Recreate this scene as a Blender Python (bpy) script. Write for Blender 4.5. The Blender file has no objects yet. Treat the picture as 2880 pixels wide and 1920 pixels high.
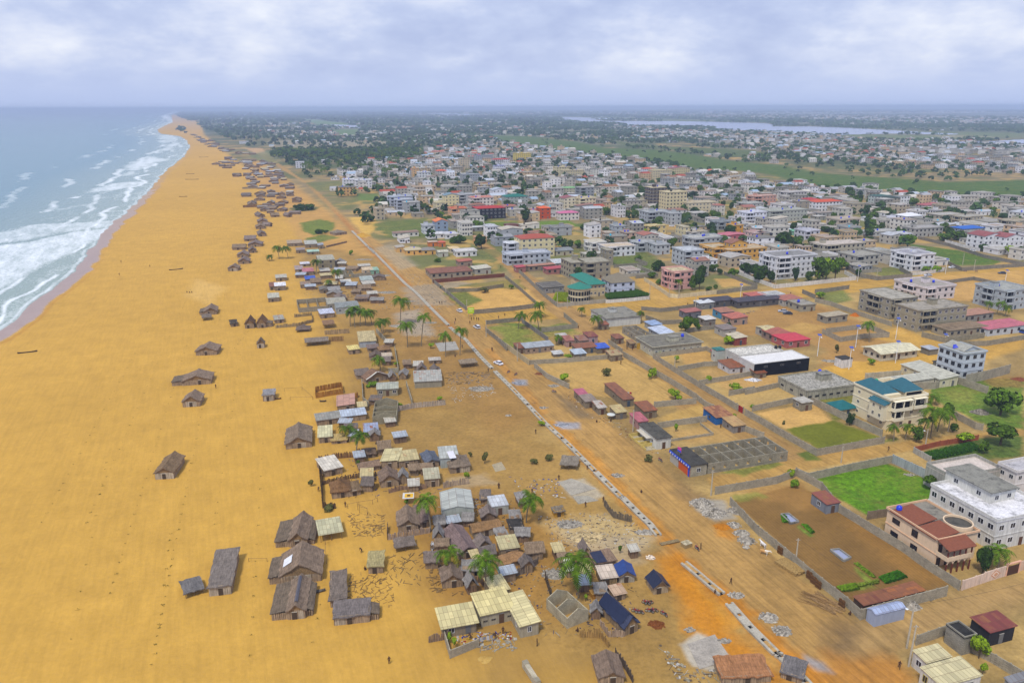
import bpy,bmesh,math,random
import numpy as np
from mathutils import Vector,Matrix
random.seed(7);rng=np.random.default_rng(7)
scn=bpy.context.scene
COL=bpy.data.collections.new('scene');scn.collection.children.link(COL)
R=math.radians
F,CH,HY,ROLL=2150.0,95.0,301.5,-0.18
TH=math.atan((960-HY)/F)
cam=bpy.data.cameras.new('camera');camo=bpy.data.objects.new('camera',cam);COL.objects.link(camo)
cam.sensor_width=36;cam.lens=36*F/2880;cam.clip_start=1;cam.clip_end=120000
CM=Matrix.Rotation(math.pi/2-TH,3,'X')@Matrix.Rotation(R(ROLL),3,'Z')
camo.matrix_world=Matrix.Translation((0,0,CH))@CM.to_4x4()
scn.camera=camo
scn.view_settings.view_transform='Standard';scn.view_settings.look='None'
CMI=CM.inverted()
def G(x,y,z=0.0):
 """photo pixel -> point of the place at height z"""
 d=CM@Vector((x-1440,-(y-960),-F));t=(z-CH)/d.z
 return Vector((d.x*t,d.y*t,z))
def PX(p):
 q=CMI@(Vector(p)-Vector((0,0,CH)))
 return(1440-F*q.x/q.z,960+F*q.y/q.z)
def top_h(x,y,yt):
 """height of a vertical thing that stands at (x,y) and reaches row yt"""
 g=G(x,y);lo,hi=0.0,90.0
 for _ in range(30):
  m=(lo+hi)/2
  if PX((g.x,g.y,m))[1]>yt:lo=m
  else:hi=m
 return lo
def ppm(y):return math.cos(TH)*(y-HY)/CH
def setp(o,label=None,cat=None,group=None,kind=None):
 if label:o['label']=label
 if cat:o['category']=cat
 if group:o['group']=group
 if kind:o['kind']=kind
 return o
MATS={}
def srgb(c):
 if isinstance(c,str):
  c=[int(c[i:i+2],16)for i in(0,2,4)]
 return tuple(((v/255)/12.92 if v/255<=.04045 else((v/255+.055)/1.055)**2.4)for v in c)
def N(nt,t,loc=None,**kw):
 n=nt.nodes.new(t)
 for k,v in kw.items():
  if k in n.inputs:n.inputs[k].default_value=v
  else:setattr(n,k,v)
 return n
def newmat(name):
 m=bpy.data.materials.new(name);m.use_nodes=True
 nt=m.node_tree;b=nt.nodes['Principled BSDF']
 return m,nt,b
def noise(nt,vec,scale,detail=3,rough=.6):
 n=N(nt,'ShaderNodeTexNoise');n.inputs['Scale'].default_value=scale
 n.inputs['Detail'].default_value=detail;n.inputs['Roughness'].default_value=rough
 if vec is not None:nt.links.new(vec,n.inputs['Vector'])
 return n.outputs['Fac']
def ramp(nt,fac,stops):
 r=N(nt,'ShaderNodeValToRGB');e=r.color_ramp.elements
 while len(e)<len(stops):e.new(.5)
 for i,(p,c)in enumerate(stops):
  e[i].position=p;e[i].color=(*c,1)if not isinstance(c,(int,float))else(c,c,c,1)
 nt.links.new(fac,r.inputs['Fac']);return r.outputs['Color']
def mul(nt,a,b,fac=1.0):
 m=N(nt,'ShaderNodeMix');m.data_type='RGBA';m.blend_type='MULTIPLY'
 m.inputs[0].default_value=fac
 for s,v in((m.inputs[6],a),(m.inputs[7],b)):
  if isinstance(v,tuple):s.default_value=(*v[:3],1)
  else:nt.links.new(v,s)
 return m.outputs[2]
def mixc(nt,fac,a,b):
 m=N(nt,'ShaderNodeMix');m.data_type='RGBA'
 if isinstance(fac,(int,float)):m.inputs[0].default_value=fac
 else:nt.links.new(fac,m.inputs[0])
 for s,v in((m.inputs[6],a),(m.inputs[7],b)):
  if isinstance(v,tuple):s.default_value=(*v[:3],1)
  else:nt.links.new(v,s)
 return m.outputs[2]
def math_(nt,op,a,b=None):
 m=N(nt,'ShaderNodeMath');m.operation=op
 for i,v in enumerate((a,b)):
  if v is None:continue
  if isinstance(v,(int,float)):m.inputs[i].default_value=v
  else:nt.links.new(v,m.inputs[i])
 return m.outputs[0]
def pos(nt):return N(nt,'ShaderNodeNewGeometry').outputs['Position']
def objc(nt):return N(nt,'ShaderNodeTexCoord').outputs['Object']
def bump(nt,b,h,strength=.4,dist=.1):
 n=N(nt,'ShaderNodeBump');n.inputs['Strength'].default_value=strength;n.inputs['Distance'].default_value=dist
 nt.links.new(h,n.inputs['Height']);nt.links.new(n.outputs[0],b.inputs['Normal'])
def rough(b,r,spec=.3):b.inputs['Roughness'].default_value=r;b.inputs['Specular IOR Level'].default_value=spec
def L(nt,a,b):nt.links.new(a,b)
def mat_plain(hexc,r=.6,spec=.3,var=.12,scale=1.3):
 """paint, cloth, metal of one colour with a little wear"""
 k=('plain',hexc,r,var,scale)
 if k in MATS:return MATS[k]
 m,nt,b=newmat('paint');p=objc(nt);c=srgb(hexc)
 n=noise(nt,p,scale,5,.65);d=ramp(nt,n,[(.3,1-var*2),(.7,1+0*var)])
 L(nt,mul(nt,c,d),b.inputs['Base Color']);rough(b,r,spec);MATS[k]=m;return m
def mat_wall(hexc,dirt=.5):
 """rendered or painted masonry: blotches, streaks below the edges, block joints"""
 k=('wall',hexc,dirt)
 if k in MATS:return MATS[k]
 m,nt,b=newmat('masonry');p=pos(nt);c=srgb(hexc)
 n1=noise(nt,p,.35,5,.7)
 mp=N(nt,'ShaderNodeMapping');mp.inputs['Scale'].default_value=(2.2,2.2,.25);L(nt,p,mp.inputs['Vector'])
 n2=noise(nt,mp.outputs[0],1.0,4,.7)
 d1=ramp(nt,n1,[(.35,1-.35*dirt),(.65,1.0)]);d2=ramp(nt,n2,[(.38,1-.45*dirt),(.58,1.0)])
 col=mul(nt,mul(nt,c,d1),d2)
 L(nt,col,b.inputs['Base Color']);rough(b,.85,.2);bump(nt,b,noise(nt,p,6,3),.25,.05)
 MATS[k]=m;return m
def mat_block(hexc='a39a86'):
 """bare sandcrete block wall with courses"""
 k=('block',hexc)
 if k in MATS:return MATS[k]
 m,nt,b=newmat('concrete_block');p=pos(nt);c=srgb(hexc)
 sp=N(nt,'ShaderNodeSeparateXYZ');L(nt,p,sp.inputs[0])
 cm=N(nt,'ShaderNodeCombineXYZ');L(nt,math_(nt,'ADD',sp.outputs[0],sp.outputs[1]),cm.inputs[0]);L(nt,sp.outputs[2],cm.inputs[1])
 br=N(nt,'ShaderNodeTexBrick');L(nt,cm.outputs[0],br.inputs['Vector'])
 br.inputs['Scale'].default_value=1;br.inputs['Brick Width'].default_value=.45;br.inputs['Row Height'].default_value=.22
 br.inputs['Mortar Size'].default_value=.02
 br.inputs['Color1'].default_value=(*[v*1.05 for v in c],1);br.inputs['Color2'].default_value=(*[v*.8 for v in c],1)
 br.inputs['Mortar'].default_value=(*[v*.62 for v in c],1)
 d=ramp(nt,noise(nt,p,.5,6,.75),[(.3,.66),(.62,1.05)])
 L(nt,mul(nt,br.outputs['Color'],d),b.inputs['Base Color']);rough(b,.95,.1)
 MATS[k]=m;return m
def mat_slab(hexc='8e8a7e',stain=.8):
 """flat concrete roof: black mould stains and patches"""
 k=('slab',hexc,stain)
 if k in MATS:return MATS[k]
 m,nt,b=newmat('concrete_slab');p=pos(nt);c=srgb(hexc)
 n=noise(nt,p,.45,6,.75);n2=noise(nt,p,2.5,4,.7)
 col=mul(nt,c,ramp(nt,n,[(.36,1-stain*.75),(.48,.85),(.7,1.1)]));col=mul(nt,col,ramp(nt,n2,[(.3,.7),(.6,1.0)]))
 L(nt,col,b.inputs['Base Color']);rough(b,.9,.2);MATS[k]=m;return m
def mat_sheet(hexc,rust=.5,axis='x',pitch=1.0,seam='5a3a22'):
 """corrugated sheet roof in panels, some rusty; ribs run along object axis"""
 k=('sheet',hexc,rust,axis,pitch)
 if k in MATS:return MATS[k]
 m,nt,b=newmat('corrugated_sheet');p=objc(nt);c=srgb(hexc)
 sp=N(nt,'ShaderNodeSeparateXYZ');L(nt,p,sp.inputs[0])
 u,v=(sp.outputs[0],sp.outputs[1])if axis=='x' else(sp.outputs[1],sp.outputs[0])
 cu=math_(nt,'FLOOR',math_(nt,'DIVIDE',u,.85*pitch));cv=math_(nt,'FLOOR',math_(nt,'DIVIDE',v,1.9*pitch))
 cmb=N(nt,'ShaderNodeCombineXYZ');L(nt,cu,cmb.inputs[0]);L(nt,cv,cmb.inputs[1])
 wn=N(nt,'ShaderNodeTexWhiteNoise');L(nt,cmb.outputs[0],wn.inputs['Vector'])
 fu=math_(nt,'FRACT',math_(nt,'DIVIDE',u,.85*pitch));fv=math_(nt,'FRACT',math_(nt,'DIVIDE',v,1.9*pitch))
 seamf=math_(nt,'MAXIMUM',math_(nt,'LESS_THAN',fu,.09),math_(nt,'LESS_THAN',fv,.05))
 n=noise(nt,p,.9,5,.7)
 f=math_(nt,'ADD',math_(nt,'MULTIPLY',wn.outputs['Value'],.55),math_(nt,'MULTIPLY',n,.75))
 rc=srgb('7f4d2e');thr=1.12-rust*.8
 rm=N(nt,'ShaderNodeMapRange');rm.inputs['From Min'].default_value=thr-.07;rm.inputs['From Max'].default_value=thr+.12;L(nt,f,rm.inputs[0])
 col=mixc(nt,rm.outputs[0],c,rc)
 col=mul(nt,col,ramp(nt,wn.outputs['Value'],[(0,.72),(1,1.1)]));col=mixc(nt,math_(nt,'MULTIPLY',seamf,.6),col,srgb(seam))
 L(nt,col,b.inputs['Base Color']);rough(b,.55,.35)
 w=N(nt,'ShaderNodeTexWave');w.inputs['Scale'].default_value=2.1
 w.bands_direction='X' if axis=='x' else 'Y';L(nt,p,w.inputs['Vector']);bump(nt,b,w.outputs['Fac'],.35,.03)
 MATS[k]=m;return m
def mat_thatch(hexc='83705c'):
 k=('thatch',hexc)
 if k in MATS:return MATS[k]
 m,nt,b=newmat('palm_thatch');p=objc(nt);c=srgb(hexc)
 mp=N(nt,'ShaderNodeMapping');mp.inputs['Scale'].default_value=(2.4,.4,1.6);L(nt,p,mp.inputs['Vector'])
 n=noise(nt,mp.outputs[0],1.6,5,.75);n2=noise(nt,p,.6,4,.7)
 sp=N(nt,'ShaderNodeSeparateXYZ');L(nt,p,sp.inputs[0])
 fz=math_(nt,'FRACT',math_(nt,'ADD',math_(nt,'MULTIPLY',sp.outputs[1],1.3),math_(nt,'MULTIPLY',n2,.8)))
 col=mul(nt,c,ramp(nt,n,[(.3,.5),(.5,.9),(.72,1.35)]));col=mul(nt,col,ramp(nt,n2,[(.3,.72),(.7,1.15)]))
 col=mul(nt,col,ramp(nt,fz,[(0,.72),(.15,1.0)]))
 L(nt,col,b.inputs['Base Color']);rough(b,.95,.1);bump(nt,b,n,.8,.12);MATS[k]=m;return m
def mat_pole(hexc='7d6650'):
 """upright palm stems / boards side by side"""
 k=('pole',hexc)
 if k in MATS:return MATS[k]
 m,nt,b=newmat('palm_stem_wall');p=pos(nt);c=srgb(hexc)
 mp=N(nt,'ShaderNodeMapping');mp.inputs['Scale'].default_value=(3.2,3.2,.12);L(nt,p,mp.inputs['Vector'])
 n=noise(nt,mp.outputs[0],1.5,4,.8);n2=noise(nt,p,.7,3,.6)
 col=mul(nt,c,ramp(nt,n,[(.36,.45),(.5,.95),(.66,1.5)]));col=mul(nt,col,ramp(nt,n2,[(.3,.75),(.7,1.1)]))
 L(nt,col,b.inputs['Base Color']);rough(b,.9,.1);bump(nt,b,n,.6,.06);MATS[k]=m;return m
def mat_wood(hexc='8a6a48'):return mat_plain(hexc,.85,.1,.3,3)
def mat_leaf(hexc,var=.45,trans=.25):
 k=('leaf',hexc)
 if k in MATS:return MATS[k]
 m,nt,b=newmat('foliage');c=srgb(hexc)
 oi=N(nt,'ShaderNodeObjectInfo');g=N(nt,'ShaderNodeNewGeometry')
 f=noise(nt,objc(nt),1.1,3,.6)
 a=mul(nt,c,ramp(nt,g.outputs['Random Per Island'],[(0,1-var),(1,1+var)]))
 a=mul(nt,a,ramp(nt,f,[(.3,.65),(.7,1.3)]));a=mul(nt,a,ramp(nt,oi.outputs['Random'],[(0,.8),(1,1.15)]))
 L(nt,a,b.inputs['Base Color']);rough(b,.8,.06)
 MATS[k]=m;return m
def mat_glass():
 if 'glass' in MATS:return MATS['glass']
 m,nt,b=newmat('window_glass');b.inputs['Base Color'].default_value=(.012,.014,.022,1);rough(b,.15,.5)
 MATS['glass']=m;return m
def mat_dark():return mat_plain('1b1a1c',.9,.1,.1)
def mat_rubble(hexc='a39c8e'):
 k=('rubble',hexc)
 if k in MATS:return MATS[k]
 m,nt,b=newmat('broken_stone');p=pos(nt);c=srgb(hexc)
 v=N(nt,'ShaderNodeTexVoronoi');v.inputs['Scale'].default_value=2.2;L(nt,p,v.inputs['Vector'])
 hs=N(nt,'ShaderNodeSeparateColor');L(nt,v.outputs['Color'],hs.inputs[0])
 col=mul(nt,c,ramp(nt,hs.outputs[0],[(0,.5),(.6,1.0),(1,1.35)]))
 L(nt,col,b.inputs['Base Color']);rough(b,.95,.1);bump(nt,b,v.outputs['Distance'],.8,.2);MATS[k]=m;return m
class MB:
 """collects faces with material slots; build() links them as ONE object"""
 def __init__(s):s.v=[];s.f=[];s.mi=[];s.mats=[]
 def slot(s,m):
  if m is None:return 0
  if m not in s.mats:s.mats.append(m)
  return s.mats.index(m)
 def face(s,pts,m=None):
  k=len(s.v);s.v+=[tuple(p)for p in pts];s.f.append(tuple(range(k,k+len(pts))));s.mi.append(s.slot(m))
 def poly(s,verts,faces,m=None):
  k=len(s.v);s.v+=[tuple(p)for p in verts];i=s.slot(m)
  for f in faces:s.f.append(tuple(a+k for a in f));s.mi.append(i)
 def box(s,x0,x1,y0,y1,z0,z1,m=None):
  v=[(x,y,z)for z in(z0,z1)for y in(y0,y1)for x in(x0,x1)]
  s.poly(v,[(0,2,3,1),(4,5,7,6),(0,1,5,4),(2,6,7,3),(0,4,6,2),(1,3,7,5)],m)
 def prism(s,pts,z0,z1,m=None,mtop=None):
  n=len(pts);a=sum(pts[i][0]*pts[(i+1)%n][1]-pts[(i+1)%n][0]*pts[i][1]for i in range(n))
  if a<0:pts=pts[::-1]
  v=[(p[0],p[1],z0)for p in pts]+[(p[0],p[1],z1)for p in pts]
  s.poly(v,[(i,(i+1)%n,n+(i+1)%n,n+i)for i in range(n)]+[tuple(range(n))[::-1]],m)
  s.poly(v[n:],[tuple(range(n))],mtop or m)
 def wallseg(s,a,b,t,z0,z1,m=None):
  a=Vector(a[:2]);b=Vector(b[:2]);d=b-a
  if d.length<1e-4:return
  d.normalize();q=Vector((-d.y,d.x))*t/2
  s.prism([a+q,a-q,b-q,b+q],z0,z1,m)
 def tube(s,a,b,r0,r1=None,n=6,m=None,caps=True):
  a=Vector(a);b=Vector(b);r1=r0 if r1 is None else r1;d=(b-a)
  if d.length<1e-5:return
  d.normalize();u=d.cross(Vector((0,0,1)));
  if u.length<1e-3:u=Vector((1,0,0))
  u.normalize();w=d.cross(u)
  v=[a+(u*math.cos(2*math.pi*i/n)+w*math.sin(2*math.pi*i/n))*r0 for i in range(n)]
  v+=[b+(u*math.cos(2*math.pi*i/n)+w*math.sin(2*math.pi*i/n))*r1 for i in range(n)]
  f=[(i,(i+1)%n,n+(i+1)%n,n+i)for i in range(n)]
  if caps:f+=[tuple(range(n))[::-1],tuple(range(n,2*n))]
  s.poly(v,f,m)
 def lathe(s,prof,n=10,c=(0,0,0),m=None):
  v=[];f=[]
  for r,z in prof:
   for i in range(n):v.append((c[0]+r*math.cos(2*math.pi*i/n),c[1]+r*math.sin(2*math.pi*i/n),c[2]+z))
  for k in range(len(prof)-1):
   for i in range(n):f.append((k*n+i,k*n+(i+1)%n,(k+1)*n+(i+1)%n,(k+1)*n+i))
  s.poly(v,f,m)
 def build(s,name,mat=None,parent=None,smooth=False,loc=None,rz=0,**kw):
  me=bpy.data.meshes.new(name);me.from_pydata(s.v,[],s.f)
  mats=s.mats or([mat]if mat else[])
  for m in mats:me.materials.append(m)
  if len(mats)>1:me.polygons.foreach_set('material_index',s.mi)
  if smooth:me.polygons.foreach_set('use_smooth',[True]*len(s.f))
  o=bpy.data.objects.new(name,me);COL.objects.link(o)
  if parent:o.parent=parent
  if loc is not None:o.location=loc
  if rz:o.rotation_euler.z=rz
  setp(o,**kw)if kw else None
  return o
def empty(name,loc,rz=0,**kw):
 o=bpy.data.objects.new(name,None);COL.objects.link(o);o.location=loc;o.rotation_euler.z=rz
 o.empty_display_size=.5;setp(o,**kw);return o
def copy_tree(o,parent=None):
 c=o.copy();COL.objects.link(c)
 if parent:c.parent=parent
 for ch in o.children:copy_tree(ch,c)
 return c
def part(o,name,parent):
 """a shared-mesh part: copies `o`'s data under `parent`"""
 c=bpy.data.objects.new(name,o);COL.objects.link(c);c.parent=parent;return c
def S(pts):return[(x*2880/2352,y*2880/2352)for x,y in pts]
def vnoise(x,y,sc,seed=0,octv=4,gain=.5):
 out=np.zeros_like(x);amp=1;tot=0
 for o in range(octv):
  X=x/sc*2**o+17.3*o+seed*3.1;Y=y/sc*2**o-9.7*o+seed*5.7
  xi=np.floor(X).astype(np.int64);yi=np.floor(Y).astype(np.int64);fx=X-xi;fy=Y-yi
  fx=fx*fx*(3-2*fx);fy=fy*fy*(3-2*fy)
  def h(a,b):
   n=(a*374761393+b*668265263+(seed+o)*974711)&0xffffffff
   n=((n^(n>>13))*1274126177)&0xffffffff
   return((n^(n>>16))&0xffff)/65535.0
  v=(h(xi,yi)*(1-fx)+h(xi+1,yi)*fx)*(1-fy)+(h(xi,yi+1)*(1-fx)+h(xi+1,yi+1)*fx)*fy
  out+=v*amp;tot+=amp;amp*=gain
 return out/tot
def sdist(px,py,poly):
 """signed distance, positive inside"""
 n=len(poly);d=np.full(px.shape,1e18);ins=np.zeros(px.shape,bool)
 for i in range(n):
  ax,ay=poly[i];bx,by=poly[(i+1)%n];ex,ey=bx-ax,by-ay;L2=ex*ex+ey*ey+1e-12
  t=np.clip(((px-ax)*ex+(py-ay)*ey)/L2,0,1);d=np.minimum(d,(px-ax-t*ex)**2+(py-ay-t*ey)**2)
  c=(ay>py)!=(by>py)
  with np.errstate(divide='ignore',invalid='ignore'):
   ins^=c&(px<ex*(py-ay)/(ey if ey else 1e-12)+ax)
 d=np.sqrt(d);return np.where(ins,d,-d)
def mask(PXY,poly_px,soft,wob=0,wsc=4,seed=1):
 """0..1 coverage of a zone given by photo pixels, in metres on the ground"""
 poly=[tuple(G(x,y)[:2])for x,y in poly_px]
 xs=[p[0]for p in poly];ys=[p[1]for p in poly];m=soft+wob+1
 X,Y=PXY;sel=(X>min(xs)-m)&(X<max(xs)+m)&(Y>min(ys)-m)&(Y<max(ys)+m)
 out=np.zeros(X.shape)
 if not sel.any():return out
 x=X[sel];y=Y[sel];d=sdist(x,y,poly)
 if wob:d=d+(vnoise(x,y,wsc,seed)-.5)*2*wob
 out[sel]=np.clip(.5+d/(2*max(soft,.05)),0,1);return out
WATER=[(-700,1130),(0,962),(100,900),(155,845),(212,800),(272,758),(303,722),(328,680),(362,640),(405,603),(445,573),(482,530),(500,490),(527,463),(550,438),(560,413),(547,395),(523,383),(467,376),(455,366),(475,353),(495,343),(489,333),(483,325),(505,314),(480,309.5)]
SEAW=[tuple(G(x,y)[:2])for x,y in WATER]+[(-19500,45000),(-30000,90000),(-200000,90000),(-200000,40),(-1000,40)]
def fan(n_col,rows,ang0,ang1):
 t=np.linspace(math.tan(R(ang0)),math.tan(R(ang1)),n_col);Y=np.array(rows)
 return(Y[:,None]*t[None,:]).ravel(),np.repeat(Y,n_col)
rows=np.concatenate([np.geomspace(88,1200,700),np.geomspace(1210,40000,260)])
NC,NR=640,len(rows)
GX,GY=fan(NC,rows,-41,41)
c_=lambda h:np.array(srgb(h))
def lay(C,m,col,k=1.0):
 m=(m*k)[:,None];C*=1-m;C+=m*np.asarray(col)[None,:]
PXY=(GX,GY)
n_big=vnoise(GX,GY,60,3);n_mid=vnoise(GX,GY,14,5);n_sm=vnoise(GX,GY,3.5,8,3)
C=np.tile(c_('92794a'),(len(GX),1))
lay(C,np.clip((n_mid-.42)*5,0,1),c_('ae9058'),.8)
town=mask(PXY,[(1010,640),(1160,900),(1500,880),(2100,800),(2880,760),(3600,760),(3800,380),(1100,370),(700,430)],15)
lay(C,town,c_('7f7254'),.75)
lay(C,town*np.clip((n_big-.5)*8,0,1),c_('59642c'),.7)
lay(C,town*np.clip((n_mid-.56)*9,0,1),c_('ab8a4c'),.8)
far=np.clip((GY-900)/500,0,1);lay(C,far*np.clip((n_big-.35)*6,0,1),c_('43502f'),.85)
lay(C,np.clip((GY-2200)/900,0,1),c_('3c4a2e'),.8)
lay(C,np.clip((GY-1500)/900,0,1)*np.clip((vnoise(GX,GY,300,31)-.55)*8,0,1),c_('8a8470'),.5)
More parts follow.
